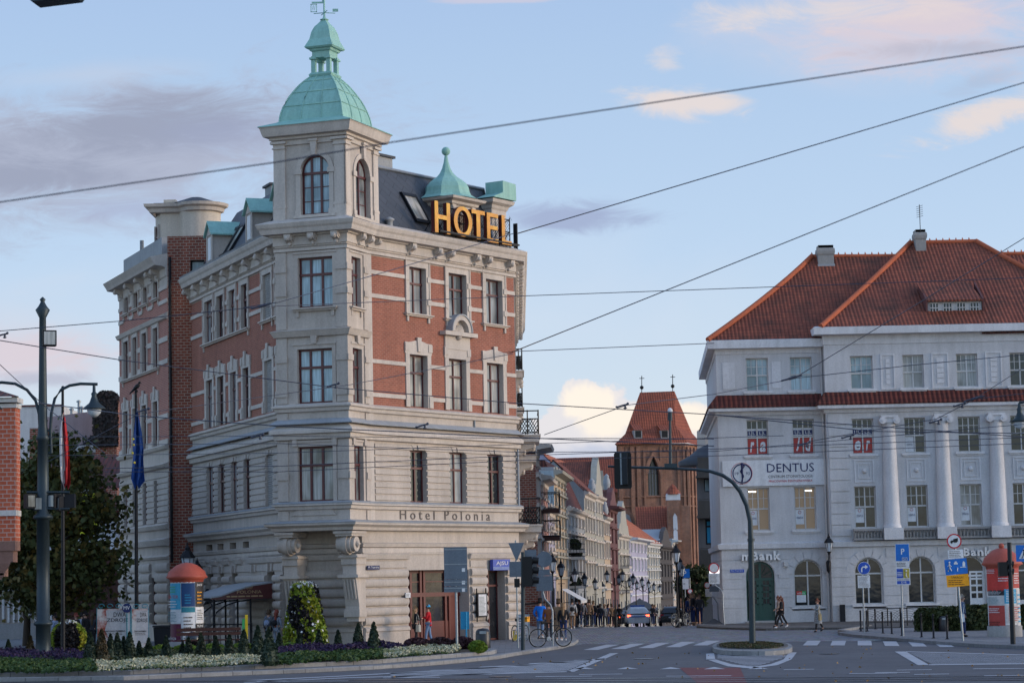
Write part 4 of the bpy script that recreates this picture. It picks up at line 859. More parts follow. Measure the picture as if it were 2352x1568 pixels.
# dormers on the C side: small gabled windows with green copper roofs
def dormer(x0, x1, ytop, ybase, k):
    u0 = FC.u(x0, (ytop+ybase)/2, .0); u1 = u0+.95; zb_ = zc+.3; zg = zb_+1.35
    mb = MB(); mb.box(FC, u0, u1, zb_, zg, -1.5, -.0, 0)
    mb.prism(FC, [(u0-.1, zg), (u1+.1, zg), ((u0+u1)/2, zg+.5)], -.06, .04, 0); mb.box(FC, u0-.06, u0+.08, zb_, zg, 0, .05, 0); mb.box(FC, u1-.08, u1+.06, zb_, zg, 0, .05, 0)
    o = mb.build('dormer', 'plaster', hotel)
    mb = MB(); m_ = (u0+u1)/2
    for a, b in ((u0-.22, m_), (u1+.22, m_)):
        V = [FC.p(a, zg-.05, .16), FC.p(b, zg+.6, .16), FC.p(b, zg+.6, -2.2), FC.p(a, zg-.05, -1.7)]; mb.add(V+[v+ZV*.07 for v in V], [(0, 1, 2, 3), (4, 5, 6, 7), (0, 1, 5, 4), (1, 2, 6, 5), (2, 3, 7, 6), (3, 0, 4, 7)])
    mb.build('dormer_roof', 'copper', o); w_ = MB(); w_.box(FC, u0+.22, u1-.22, zb_+.2, zg-.12, .005, .05); w_.build('dormer_window', 'white', o)
dormer(477, 492, 528, 608, 0); dormer(567, 583, 478, 566, 1); dormer(630, 645, 430, 500, 2)
# onion turret on A
uO = FA.u(1041, 440, -.4); c_ = FA.p(uO, 0, -.65); FO = Fr(c_.x, c_.y, 34.1+0)
ze = FA.z(1030, 446, .3); zo0 = zc+.15
mb = MB(); mb.box(FO, -.85, .85, zo0, ze-.1, -.8, .75)
for u in (-.85, .6): mb.box(FO, u, u+.25, zo0, ze-.15, .75, .82); mb.box(FO, u-.06, u+.31, ze-.55, ze-.45, .75, .9)
mb.sweep([FO.p(-.9, 0, -1.1), FO.p(-.9, 0, .8), FO.p(.9, 0, .8), FO.p(.9, 0, -1.1)], [(0, ze-.35), (.08, ze-.3), (.1, ze-.2), (.3, ze-.12), (.34, ze-.02), (0, ze)])
mb.box(FO, -.3, .35, ze-.75, ze-.4, .75, .86)
tur = mb.build('turret', 'plaster_light', hotel)
window(hotel, FO.off(0, .76), -.34, .38, ze-1.6, ze-.72, rec=-.02, cols=2, tr=0)
mb = MB(); HO = FA.z(1016, 337, -.75)-ze
pr = [(1.28, 0), (1.2, .05), (1.0, .28), (.93, .55), (.9, .85), (.80, 1.15), (.62, 1.42), (.42, 1.66), (.27, 1.95), (.17, 2.3)]; sc_ = HO*.97/3.75
pr = [(r_, z_*sc_*1.02) for r_, z_ in pr]+[(.10, HO*.72), (.055, HO-.34)]
V = []
for r_, z_ in pr: V += [FO.p(r_*a_, ze+z_, -.1+r_*b_) for a_, b_ in ((-1, -.42), (-1, .42), (-.42, 1), (.42, 1), (1, .42), (1, -.42), (.42, -1), (-.42, -1))]
mb.add(V, [(i*8+k, i*8+(k+1) % 8, (i+1)*8+(k+1) % 8, (i+1)*8+k) for i in range(len(pr)-1) for k in range(8)]); mb.add(V[:8], [range(8)])
mb.ball(FO.p(0, ze+HO-.17, -.1), .19, 0, 10)
mb.build('turret_roof', 'copper', tur)
# green topped block at the right end
u0, u1 = FA.u(1138, 500, -.6), FA.u(1174, 500, -.6); zg = FA.z(1120, 446, -.3)
mb = MB(); mb.box(FA, u0, u1-.1, zc+.1, zg, -1.3, -.8); mb.sweep([FA.p(u0, 0, -1.3), FA.p(u0, 0, -.8), FA.p(u1-.1, 0, -.8), FA.p(u1-.1, 0, -1.3)], [(0, zg-.5), (.06, zg-.42), (.10, zg-.3), (.25, zg-.2), (.3, zg-.05), (0, zg)])
for q in (0,): mb.box(FA, u0+.25, u1-.55, zc+.6, zg-.75, -.8, -.76)
gb = mb.build('attic_block', 'plaster_light', hotel)
mb = MB(); mb.prism(FA, [(u0-.35, zg), (u1+.22, zg), (u1+.22, zg+.2), (u1+.2, zg+.75), (u0+.42, zg+.8), (u0+.42, zg+.28), (u0+.2, zg+.2)], -1.4, -.45); mb.build('attic_roof', 'copper', gb)
# downpipe, plaques, cables, vents
mb = MB(); mb.tube([FA.p(AL-.12, Z['l1'], .12), FA.p(AL-.12, Z['l2b']-.2, .12)], .05, 8); u = FA.u(1088, 960); mb.tube([FA.p(u, Z['l3b'], .05), FA.p(u, Z['l2']+.3, .05)], .04, 6); mb.build('downpipe', 'zinc', hotel)
# balconies on the street side
def balcony(zy, y0, out, yrail=None, h=1.05, y1=None, n=1):
    z = zy; mb = MB(); mb.box(FE, y0, y0+3.2, z-.32, z, 0, out); mb.box(FE, y0-.05, y0+3.25, z-.06, z+.02, 0, out+.06)
    for u in (y0+.4, y0+2.6): console(mb, FE, u, z-.32, .3, .6, out*.8)
    b_ = mb.build('balcony', 'plaster_light', hotel)
    mb = MB(); O = out-.03
    def rr(p, q, r=.014): mb.tube([p, q], r*1.25, 4, sm=False)
    for zz in (z+.08, z+h*.66, z+h): rr(FE.p(y0, zz, 0), FE.p(y0, zz, O), .022); rr(FE.p(y0, zz, O), FE.p(y0+3.2, zz, O), .022)
    for k in range(9):
        d0, d1 = O*k/8, O*min(8, k+3)/8; t = (d1-d0)/(O*3/8); rr(FE.p(y0, z+.08, d0), FE.p(y0, z+.08+(h*.58)*t, d1)); rr(FE.p(y0, z+.08+(h*.58)*t, d0), FE.p(y0, z+.08, d1))
    for k in range(24):
        u0_, u1_ = y0+3.2*k/24, y0+3.2*min(24, k+3)/24; rr(FE.p(u0_, z+.08, O), FE.p(u1_, z+.08+h*.58, O)); rr(FE.p(u1_, z+.08, O), FE.p(u0_, z+.08+h*.58, O))
    for d_ in (O*.5, O): rr(FE.p(y0, z, d_), FE.p(y0, z+h+.04, d_), .022)
    mb.build('balcony_railing', 'black_iron', b_)
zE = lambda y, Yy: at(1200, y, Yy).z
balcony(zE(998, 107), .8, 1.0); balcony(zE(1043, 114), 8.5, .9); balcony(zE(1205, 107), .8, 1.0, h=1.15); balcony(zE(1226, 114), 8.5, .9); balcony(zE(850, 112)-.0, 6, .35, h=1.0); balcony(zE(935, 118), 12, .35)
# ---------------- tenement left of the hotel ----------------
q = at(388, 1100, 113.8); FD = Fr(q.x, q.y, 158.5); DL = -FD.u(275, 1000); FD = FD.off(-DL)
ten = thing('tenement_building', 'pink brick tenement with bare brick firewall and round attic tower', 'tenement', (q.x, q.y, 0))
D0 = FD.o; D1 = FD.p(DL, 0); FF = Fr(D1.x, D1.y, 90)
zd = lambda y, x=386: FD.z(x, y)
def dw(xs, y1, y0): return [(FD.u(a, (y1+y0)/2), FD.u(b, (y1+y0)/2), FD.z(358, y0), FD.z(358, y1)) for a, b in xs]
o4 = [o+(1,) for o in dw(((286.7, 295.4), (307.8, 317.7), (329.4, 338.8), (353.3, 363.4)), 628, 687)]
xs3 = ((284.8, 295.3), (305.9, 315.3), (327, 337.5), (352.8, 363.3)); o3 = dw(xs3, 753, 846); o2 = dw(xs3, 922, 1028); o1 = dw(((286, 294), (307, 315), (330, 338), (355.8, 362.8)), 1104, 1202)
zt = zd(590, 386)+.0; zbr = zd(1021)
mb = MB(); gW = [(FD.u(a, 1350), FD.u(b, 1350), .4, zd(1325)) for a, b in ((290, 298), (315, 323), (348, 360))]
wall(mb, FD, 0, DL, 0, zt, o4+o3+o2+o1+gW, .12, 0, [(zbr, zd(655), 1)])
mb.build('wall', ['plaster', 'brick_pink'], ten)
mb = MB(); u1 = FF.u(476, 700); zf = FF.z(388, 543); aw = (FF.u(437, 640), FF.u(470, 640), FF.z(440, 650), FF.z(440, 597))
wall(mb, FF, .0, u1, 0, zf, [aw], .3, 0); mb.flat([FF.p(0, zf), FF.p(u1, zf), FF.p(u1, zf, -4), FF.p(0, zf, -4)]); mb.flat([FF.p(0, zt), FF.p(0, zf), FF.p(0, zf, -5), FF.p(0, zt, -5)]); mb.open = True; mb.build('firewall', 'brick_old', ten)
window(ten, FF, *aw, rec=.25, cols=1, tr=0, fm='black_iron', pm='glass_blue')
PD = [D0, D1]
mb = MB()
mb.sweep(PD, [(0, zt-.9), (.06, zt-.85), (.1, zt-.5), (.25, zt-.42), (.62, zt-.38), (.68, zt-.25), (.78, zt-.1), (.84, zt), (0, zt+.2)])
for y0, y1, d in ((730, 719, .22), (1030, 1021, .22), (1073, 1064, .3), (1214, 1203, .24), (1252, 1237, .3), (1283, 1276, .16)): mb.sweep(PD, [(0, zd(y0)-.03), (d*.6, zd(y0)+.02), (d, zd(y1)-.03), (0, zd(y1)+.08)])
mb.build('cornice', 'plaster_light', ten)
for x in (284, 308, 332, 356, 368): m_ = MB(); console(m_, FD, FD.u(x, 640), zt-.4, .3, .5, .5); m_.build('cornice_bracket', 'plaster_light', ten)
mb = MB()
for ops, ys in ((o4, ((661, 652), (693, 684))), (o3, ((782, 770), (833, 822))), (o2, ((959, 948), (1023-3, 1010-3)))):
    rows = [(zd(a), zd(b)) for a, b in ys]; bands(FD, 0, DL, [(o[0]-.2, o[1]+.2) for o in ops], rows, .05, ten)
    for o in ops:
        (sur3 if ops is o2 else sur4)(FD, *o[:4], **({'w': .22} if ops is o2 else {'w': .22, 'sl': ops is not o3})); fl_(ten)
    if ops is o3: sill(mb, FD, ops[0][0]-.3, ops[3][1]+.3, ops[0][2])
rust(FD, 0, DL, zd(1200), zd(1082), 9, o1); rust(FD, 0, DL, .95, zd(1290), 6, [(o[0], o[1], 0, 9) for o in gW], .14, .05, True)
mb.sweep(PD, [(0, .04), (.12, .04), (.12, .8), (0, .9)])
mb.build('rusticated_course', 'plaster', ten)
for o in o4: window(ten, FD, *o[:4], rec=.11, arch=True, cols=1)
for o in o3+o2+o1+gW: window(ten, FD, *o[:4], rec=.11, cols=2, pm='glass')
mb = MB(); mb.tube([FF.p(.12, zt, .1), FF.p(.12, zd(1290), .1)], .07, 8); mb.build('downpipe', 'black_iron', ten)
mb = MB(); mb.sweep([FD.p(.2, 0, -.2), FD.p(DL-2.0, 0, -.2)], [(0, zt+.1), (0, zt+1.25), (-.3, zt+1.25), (-.3, zt+.1)]); mb.tube([FD.p(4, zt+1.2, -.3), FD.p(4, zt+1.75, -.3)], .1, 8); mb.build('parapet', 'grey_wall', ten)
# round attic tower
Yt = 117; l0, l1 = at(349, 520, Yt), at(418, 520, Yt); r1 = at(505, 520, Yt); zt0 = at(400, 590, Yt).z-.5; ztt = at(400, 481, Yt).z
cx, rad = (l1.x-.2+r1.x)/2, (r1.x-l1.x+.2)/2
mb = MB(); Ft = Fr(l0.x, Yt, 90); wl = l1.x-l0.x
Fs = Fr(l0.x-.45, Yt+1.2, 158.5); 
mb.box(Ft, .42, wl+.3, zt0-1, ztt, -2.8, .0); mb.lathe((cx, Yt+rad*.35, zt0-1), [(rad, 0), (rad, ztt-zt0+1)], 32)
P_ = [Ft.p(.42, zt0-1), Ft.p(.42, ztt), Ft.p(.0, ztt, -1.2), Ft.p(.0, zt0-1, -1.2)]; mb.flat(P_); mb.open = True

tw = mb.build('attic_tower', 'tower_cream', ten)
mb = MB(); outl = [(Ft.p(.05, 0, -2.5)), Ft.p(.05, 0, .05), Ft.p(wl, 0, .05)]+[Vector((cx+rad*cos(a), Yt+rad*.35-rad*sin(a), 0)) for a in [pi*(.62-k*.08) for k in range(9)]]
mb.sweep(outl, [(0, ztt-.2), (.15, ztt-.15), (.2, ztt+.02), (.36, ztt+.1), (.4, ztt+.24), (0, ztt+.28)]); mb.build('tower_cornice', 'plaster_light', tw)
mb = MB(); mb.lathe((cx-.2, Yt+.6, ztt+.26), [(rad+.35, 0), (.3, .38)], 20); mb.box(Ft, .1, wl, ztt+.25, ztt+.32, -1.5, .05); mb.build('tower_roof', 'slate', tw); mb = MB(); mb.box(Ft, .55, 1.15, ztt+.25, ztt+.52, -.8, -.2); mb.build('chimney', 'tower_cream', tw)
Fw_ = Fr(l0.x, Yt+1.15, 158.5)
q0 = Ft.p(.0, 0, -1.2); q1 = Ft.p(.42, 0, 0); Fw_ = Fr(q0.x, q0.y, math.degrees(atan2(q1.x-q0.x, q1.y-q0.y))); ww = (q1-q0).length
window(tw, Fw_, ww*.25, ww*.85, zt0+.5, ztt-.75, rec=-.03, cols=1); m_ = MB(); m_.box(Fw_, ww*.2, ww*.25, zt0+.4, ztt-.7, 0, .12); m_.box(Fw_, ww*.85, ww*.9, zt0+.4, ztt-.7, 0, .12); m_.box(Fw_, ww*.1, ww, zt0+.3, zt0+.42, 0, .2); m_.build('window_surround', 'plaster', tw)

# ---------------- white corner building with the bank ----------------
qa = at(1654, 1150, 131); FL_ = Fr(qa.x, 131, 90); WU = lambda x, y=1150: FL_.u(x, y); WZ = lambda x, y: FL_.z(x, y)
FC_ = Fr(qa.x, 130.3, 90); CU = lambda x, y=1150: FC_.u(x, y); CZ = lambda x, y: FC_.z(x, y)
wb = thing('corner_building', 'white plastered building with red tile roofs, tall half columns and a bank', 'building', (qa.x, 131, 0))
uL, uR_ = CU(1904), CU(2353)+7
def ow(f, F, xs, y1, y0, *a): return [(F.u(p, (y1+y0)/2), F.u(q_, (y1+y0)/2), F.z((xs[0][0]+xs[0][1])/2, y0), F.z((xs[0][0]+xs[0][1])/2, y1))+a for p, q_ in xs]
L4 = ow(0, FL_, ((1713.6, 1765), (1815, 1865)), 822, 898); L3 = ow(0, FL_, ((1715, 1765), (1820.5, 1870.5)), 964, 1045); L2 = ow(0, FL_, ((1717.4, 1768), (1825.3, 1874.8)), 1120, 1218)
L1 = ow(0, FL_, ((1714.5, 1780),), 1288.5, 1425, 1)+ow(0, FL_, ((1823.6, 1888.7),), 1284.5, 1392, 1)
C4 = ow(0, FC_, ((1953.5, 2005), (2073.6, 2122), (2197, 2246), (2320, 2369)), 817, 893); C3 = ow(0, FC_, ((1957.5, 2007), (2077.6, 2126), (2201, 2252), (2321.8, 2372)), 961, 1042); C2 = ow(0, FC_, ((1963, 2012.6), (2082.7, 2132), (2206, 2255.8), (2328, 2378)), 1116, 1212)
C1 = ow(0, FC_, ((1963.3, 2028), (2085.3, 2147.7), (2195, 2264), (2338, 2400)), 1280, 1387, 1); C1[2] = (C1[2][0], C1[2][1], .12, C1[2][3], 1)
zLc, zCc = WZ(1750, 781), CZ(1900, 753); zLs = WZ(1750, 800); zCs = CZ(1900, 770)
mb = MB()
wall(mb, FL_, 0, uL, 0, zLs, L4+L3+L2+L1, .22); wall(mb, FC_, uL, uR_, 0, zCs, C4+C3+C2+C1, .22); mb.flat([FC_.p(uL, 0), FC_.p(uL, zCs), FL_.p(uL, zCs), FL_.p(uL, 0)])
FS_ = Fr(qa.x, 131, 3.0).off(0, 0); SW = Fr(*FS_.p(20, 0).to_2d(), 183.0)
wall(mb, SW, 0, 20, 0, zLs)
mb.build('wall', 'white_wall', wb)
mb = MB(); PL = [SW.p(0, 0), FL_.p(0, 0), FL_.p(uL-.02, 0)]; PC = [FC_.p(uL, 0, -.9), FC_.p(uL, 0), FC_.p(uR_, 0)]
mb.sweep(PL, [(0, zLs-.3), (.05, zLs-.28), (.06, zLs-.02), (.46, zLs), (.48, zLc-.02), (.4, zLc+.04), (0, zLc+.05)]); mb.sweep(PC, [(0, zCs-.55), (.05, zCs-.5), (.06, zCs-.02), (.58, zCs), (.60, zCc-.02), (.5, zCc+.04), (0, zCc+.05)])
zb0, zb1 = WZ(1700, 1262), WZ(1700, 1249)
mb.sweep(PL, [(0, zb0), (.16, zb0+.04), (.2, zb1), (0, zb1+.06)]); mb.sweep(PC, [(0, zb0), (.16, zb0+.04), (.2, zb1), (0, zb1+.06)])
zpe = WZ(1750, 944); zpt = WZ(1750, 906); zpm = WZ(1750, 937)
for P_ in (PL, PC): mb.sweep(P_, [(0, zpe-.25), (.1, zpe-.22), (.12, zpe-.03), (.47, zpe), (.49, zpm), (0, zpm)])
for ops, F in ((L4, FL_), (L3, FL_), (L2, FL_), (C4, FC_), (C3, FC_), (L1[1:], FL_), (C1[:2], FC_)):
    for o in ops: mb.box(F, o[0]-.18, o[1]+.18, o[2]-.12, o[2]-.01, 0, .12); mb.box(F, o[0]-.12, o[1]+.12, o[2]-.2, o[2]-.12, 0, .06)
mb.build('cornice', 'white_trim', wb)
mb = MB()
for P_ in (PL, PC): mb.sweep(P_, [(.53, zpm+.01), (.55, zpm+.07), (.03, zpt), (.03, zpm)])
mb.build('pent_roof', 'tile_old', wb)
for P_, a, b in ((FL_, -.72, uL-.8), (FC_, uL, uR_)):
    pass
mb = MB()
def rustW(F, u0, u1, z0, z1, h, ops, d=.035):
    n = int(round((z1-z0)/h)); hh = (z1-z0)/n
    for k in range(n):
        a0, a1 = z0+k*hh+.02, z0+(k+1)*hh-.02; zm = (a0+a1)/2; hs = []
        for o in ops:
            r_ = (o[1]-o[0])/2; zs = o[3]-r_; e = .04
            if o[2]-.25 < zm < zs+.0: hs.append((o[0]-e, o[1]+e))
            elif zs <= zm < o[3]+.45: w_ = r_*1.0+.22; hs.append(((o[0]+o[1])/2-w_, (o[0]+o[1])/2+w_))
        for a, b in sub(u0, u1, hs):
            if b-a > .1: mb.box(F, a, b, a0, a1, 0, d)
zpl = WZ(1750, 1395)
rustW(FL_, 0, uL, zpl, zb0-.05, .49, L1); rustW(FC_, uL, uR_, zpl, zb0-.05, .49, C1); rustW(SW, 0, 19.9, zpl, zb0-.05, .49, [])
for F, a, b in ((FL_, 0, uL), (FC_, uL, uR_)):
    for p_, q_ in sub(a, b, [(o[0]-.04, o[1]+.04) for o in (L1[:1] if F is FL_ else C1[2:3])]): mb.box(F, p_, q_, 0, zpl-.02, 0, .06)
for F, ops in ((FL_, L1), (FC_, C1)):
    for o in ops:
        r_ = (o[1]-o[0])/2; m_ = (o[0]+o[1])/2; zs = o[3]-r_
        for k in range(7):
            a0, a1 = pi*k/7+.02, pi*(k+1)/7-.02
            mb.prism(F, [(m_-cos(a)*q_, zs+sin(a)*q_) for a, q_ in ((a0, r_+.04), ((a0+a1)/2, r_+.04), (a1, r_+.04), (a1, r_+.42), ((a0+a1)/2, r_+.44), (a0, r_+.42))], 0, .045)
x0, x1 = CU(1908), CU(1952)
rustW(FC_, x0, x1, zb1+.3, CZ(1950, 950), .62, [], .07)
mb.build('rusticated_course', 'white_wall', wb)
def flush_():
    global mb
    mb.build('wall_panel', 'white_trim', wb); mb = MB()
mb = MB()
for a, b in ((1668, 1696), (1782, 1803)): mb.box(FL_, WU(a), WU(b), WZ(1700, 893), WZ(1700, 832), 0, .03); flush_()
for i in range(3):
    a, b = C4[i][1]+.42, C4[i+1][0]-.42; z0, z1 = C4[0][2]-.05, C4[0][3]+.08
    for q_ in ((a, b, z0, z0+.08), (a, b, z1-.08, z1), (a, a+.08, z0+.08, z1-.08), (b-.08, b, z0+.08, z1-.08)): mb.box(FC_, *q_, 0, .04)
    for k in range(5): h = (z1-z0-.5)/5; mb.box(FC_, a+.28, b-.28, z0+.25+k*h+.03, z0+.25+(k+1)*h-.03, 0, .035)
    flush_()
for i in range(4):
    a, b = C3[i][0]+.05, C3[i][1]-.05; z0, z1 = CZ(1990, 1107), CZ(1990, 1055)
    for q_ in ((a, b, z0, z0+.07), (a, b, z1-.07, z1), (a, a+.07, z0+.07, z1-.07), (b-.07, b, z0+.07, z1-.07), (a+.2, b-.2, z0+.2, z0+.24), (a+.2, b-.2, z1-.24, z1-.2), (a+.2, a+.24, z0+.24, z1-.24), (b-.24, b-.2, z0+.24, z1-.24)): mb.box(FC_, *q_, 0, .04)
    mb.ball(FC_.p((a+b)/2, (z0+z1)/2, .02), .13, 0, 8); flush_()
zc0, zc1 = CZ(2045, 1211), CZ(2045, 972)
for x in (2045, 2167, 2291, 2414):
    u = CU(x, 1100); m_ = MB(); m_.lathe(FC_.p(u, 0, .1), [(.50, zc0-.02), (.50, zc0+.08), (.45, zc0+.16), (.44, zc0+.2), (.42, zc0+1.6), (.335, zc1), (.36, zc1+.05)], 24)
    m_.box(FC_, u-.46, u+.46, zc1+.30, zc1+.42, 0, .55); m_.box(FC_, u-.4, u+.4, zc1+.03, zc1+.3, 0, .48)
    for s_ in (-1, 1): m_.tube([FC_.p(u+s_*.37, zc1+.14, 0), FC_.p(u+s_*.37, zc1+.14, .56)], .19, 14); m_.tube([FC_.p(u+s_*.37, zc1+.14, .56), FC_.p(u+s_*.37, zc1+.14, .6)], .08, 10)
    m_.box(FC_, u-.52, u+.52, zb1+.06, zc0-.02, 0, .62); m_.build('column', 'white_trim', wb)
edges = [CU(1956)]+[v for x in (2045, 2167, 2291) for v in (CU(x)-.52, CU(x)+.52)]+[uR_]
for a, b in zip(edges[::2], edges[1::2]):
    m_ = MB(); b = min(b, a+3.4); m_.box(FC_, a, b, zc0-.16, zc0-.04, .1, .45); m_.box(FC_, a, b, zb1+.06, zb1+.16, .1, .45); n = int((b-a)/.17)
    for k in range(n): m_.lathe(FC_.p(a+(k+.5)*(b-a)/n, zb1+.16, .28), [(.05, 0), (.035, .04), (.065, .13), (.06, .2), (.03, .33), (.03, .38), (.05, zc0-zb1-.32)], 8)
    m_.build('balustrade', 'stone_grey', wb)
mb = MB(); mb.tube([FL_.p(uL-.1, zLs, .1), FL_.p(uL-.1, zpe, .1)], .055, 8); mb.tube([FL_.p(uL-.1, zpe-.2, .1), FL_.p(uL-.1, .1, .1)], .055, 8); mb.build('downpipe', 'offwhite', wb)
# windows
POS = []
for i, o in enumerate(L4+C4): window(wb, FC_ if i > 1 else FL_, *o[:4], fm='offwhite', pm='glass_blue' if i < 3 else ('glass_blind', 'glass_curtain', 'glass')[i % 3], ubars=1, tr=.48, fw=.065, bars=0)
for i, (F, o) in enumerate([(FL_, o) for o in L3]+[(FC_, o) for o in C3]):
    w_ = window(wb, F, *o[:4], fm='offwhite', pm='glass', ubars=1, tr=.50, fw=.06)
    zt_ = o[2]+(o[3]-o[2])*.5; m_ = (o[0]+o[1])/2
    if i < 3:
        for k, (a, b) in enumerate(((o[0]+.07, m_-.05), (m_+.05, o[1]-.07))):
            m2 = MB(); m2.box(F, a, b, o[2]+.07, zt_-.06, -.24, -.225); s_ = m2.build('window_poster', 'red_poster', w_)
            m3 = MB(); m3.box(F, a, b, zt_+.07, zt_+.45, -.24, -.225); m3.build('window_poster', 'sign_white', w_)
            for j in (0, 1): c_ = a+(b-a)*(.28+.44*j); m4 = MB(); m4.box(F, c_-.13, c_+.13, zt_+.12, zt_+.38, -.224, -.22); m4.build('learner_plate', 'navy', w_); text('L', F, c_-.05, c_+.07, zt_+.17, zt_+.34, -.215, 'sign_white', w_)
            chr_ = ('ra', 'jd', 'er')[i][k]; bz = o[2]+.18; hs = dict(d=.95, j=.95).get(chr_, .7); cw = (b-a)*(.5 if chr_ in 'rj' else .72)
            text(chr_, F, (a+b)/2-cw/2, (a+b)/2+cw/2, bz, bz+hs*.8, -.215, 'sign_white', w_, shear=.25, bold=.03)
    elif i == 3: m2 = MB(); m2.box(F, o[0]+.07, m_-.05, o[2]+.07, zt_-.06, -.24, -.225); m2.build('window_poster', 'sign_white', w_); text('DENTUS', F, o[0]+.15, m_-.12, o[2]+.42, o[2]+.52, -.22, 'navy', w_)
for i, (F, o) in enumerate([(FL_, o) for o in L2]+[(FC_, o) for o in C2]):
    w_ = window(wb, F, *o[:4], fm='offwhite', pm='glass_lit' if i < 2 else 'glass_curtain' if i == 4 else 'glass', ubars=1, tr=.51, fw=.065); m_ = (o[0]+o[1])/2; zt_ = o[2]+(o[3]-o[2])*.51
    if i < 5:
        m2 = MB(); m2.box(F, o[0]+.07, m_-.06, o[2]+.3, zt_-.07, -.24, -.225); m2.build('window_poster', 'sign_white', w_); text('DENTUS', F, o[0]+.13, m_-.12, o[2]+.6, o[2]+.72, -.22, 'navy', w_)
        m2 = MB(); m2.tube([F.p((o[0]+m_)/2+.08*cos(a), o[2]+.95+.08*sin(a), -.22) for a in [k*pi/5 for k in range(11)]], .012, 4); m2.build('emblem', 'sign_red', w_)
    if i < 2: m2 = MB(); m2.box(F, o[0]+.1+.5*i, m_-.1+.5*i, o[3]-.22, o[3]-.16, -.238, -.225); m2.build('ceiling_lamp', 'strip_light', w_)
o = L1[0]; d_ = window(wb, FL_, o[0], o[1], .2, o[3], rec=.2, cols=2, tr=.70, fm='green_door', pm='glass_far', arch=True, bars=0, name='door', fw=.12)
mb = MB(); z1 = .2+(o[3]-.2)*.70
for k in (0, 1):
    a = o[0]+.12+k*(o[1]-o[0]-.16)/2; b = a+(o[1]-o[0])/2-.22; mb.box(FL_, a, b, .3, 1.05, -.25, -.21); 
    for j in range(4): mb.box(FL_, a, b, 1.05+j*(z1-1.1)/4, 1.12+j*(z1-1.1)/4, -.25, -.2)
    mb.box(FL_, (a+b)/2-.02, (a+b)/2+.02, 1.05, z1, -.25, -.205); mb.box(FL_, a-.05, a+.1, .3, z1, -.25, -.2); mb.box(FL_, b-.1, b+.05, .3, z1, -.25, -.2)
m_ = (o[0]+o[1])/2
for a in (30, 60, 90, 120, 150): mb.tube([FL_.p(m_+.2*cos(radians(a)), z1+.1+.2*sin(radians(a)), -.22), FL_.p(m_+.66*cos(radians(a)), z1+.1+.66*sin(radians(a)), -.22)], .02, 4)
mb.build('door_panel', 'green_door', d_); mb = MB(); mb.box(FL_, o[0]-.1, o[1]+.1, .09, .19, -.2, .35); mb.box(FL_, o[0]-.3, o[1]+.3, -.01, .09, -.2, .65); mb.build('door_step', 'conc', wb)
for i, (F, o) in enumerate([(FL_, L1[1])]+[(FC_, C1[j]) for j in (0, 1, 3)]):
    w_ = window(wb, F, *o[:4], fm='offwhite', pm='glass', arch=True, tr=.66, cols=2, fw=.07)
    if i == 0:
        a = o[0]+.15; m2 = MB(); m2.box(F, a, a+.5, 1.15, 1.55, -.225, -.215); m2.build('window_poster', 'sign_white', w_); m2 = MB(); m2.box(F, a, a+.3, 1.55, 1.75, -.225, -.215); m2.build('window_poster', 'signred2', w_); m2 = MB(); m2.box(F, a+.3, a+.5, 1.55, 1.75, -.225, -.215); m2.build('window_poster', 'signgreen', w_); text('mBank', F, a+.04, a+.46, 1.6, 1.7, -.213, 'sign_white', w_)
o = C1[2]; w_ = window(wb, FC_, *o[:4], fm='white', pm='glass', arch=True, tr=.68, cols=1, fw=.09, name='door')
mb = MB(); b = o[1]-.08; a = b-.75; mb.box(FC_, a, b, .2, 1.1, -.24, -.19)
for k in range(5): mb.box(FC_, a, b, 1.1+k*.36, 1.2+k*.36, -.24, -.19)
for u in (a, (a+b)/2-.03, b-.07): mb.box(FC_, u, u+.08, 1.1, 2.6, -.24, -.188)
mb.build('door_panel', 'white', w_)
# roofs of the white building
mb = MB(); mr = MB()
def P3(F, x, y, d): u, z = F.uz(x, y, d); return F.p(u, z, d)
# left block: bell-curved hip roof
e0, e1 = FL_.p(-.46, zLc, .46), FL_.p(uL+3.2, zLc, .46)
rl, rr_ = P3(FL_, 1865.4, 589, -6), P3(FL_, 2080, 588, -6); hipm = P3(FL_, 1772, 676, -2.9)
def curve(a, m, b, n=7): return [a*(1-t)**2+2*m*t*(1-t)+b*t*t for t in [k/n for k in range(n+1)]]
n_ = 7
La = curve(e0, hipm*1.0+(hipm-(e0+rl)/2)*.35, rl, n_); d1_ = (hipm-(e0+rl)/2)*.35
Lb = [Vector((e1.x+(rr_.x-e1.x)*sqrt(k/n_), p.y, p.z)) for k, p in enumerate(La)]
for k in range(n_): mb.flat([La[k], Lb[k], Lb[k+1], La[k+1]])
bk = [Vector((p.x+.35+(.9 if k < 3 else .3), 2*rl.y-p.y, p.z)) for k, p in enumerate(La)]
for k in range(n_): mb.flat([bk[k], La[k], La[k+1], bk[k+1]])
mr.tube([p+ZV*.03 for p in La], .15, 7); mr.tube([rl, rr_], .13, 7)
f0, f1 = FC_.p(uL-.2, zCc, .58), FC_.p(uR_, zCc, .58); cl, cr_ = P3(FC_, 2091.4, 557.7, -7.6), P3(FC_, 2241.5, 554.5, -7.6); cm = P3(FC_, 1995, 655, -3.7)
Ca = curve(f0, cm, cl, n_)
sx_ = lambda p: cr_.x+(cl.x-p.x)
Cb = [Vector((min(sx_(p), 99), p.y, p.z)) for p in Ca]
for k in range(n_): mb.flat([Ca[k], Cb[k], Cb[k+1], Ca[k+1]])
for A_, s_ in ((Ca, 1), (Cb, -1)):
    B2 = [Vector((p.x, 2*cl.y-p.y, p.z)) for p in A_]
    for k in range(n_): mb.flat([A_[k], B2[k], B2[k+1], A_[k+1]])
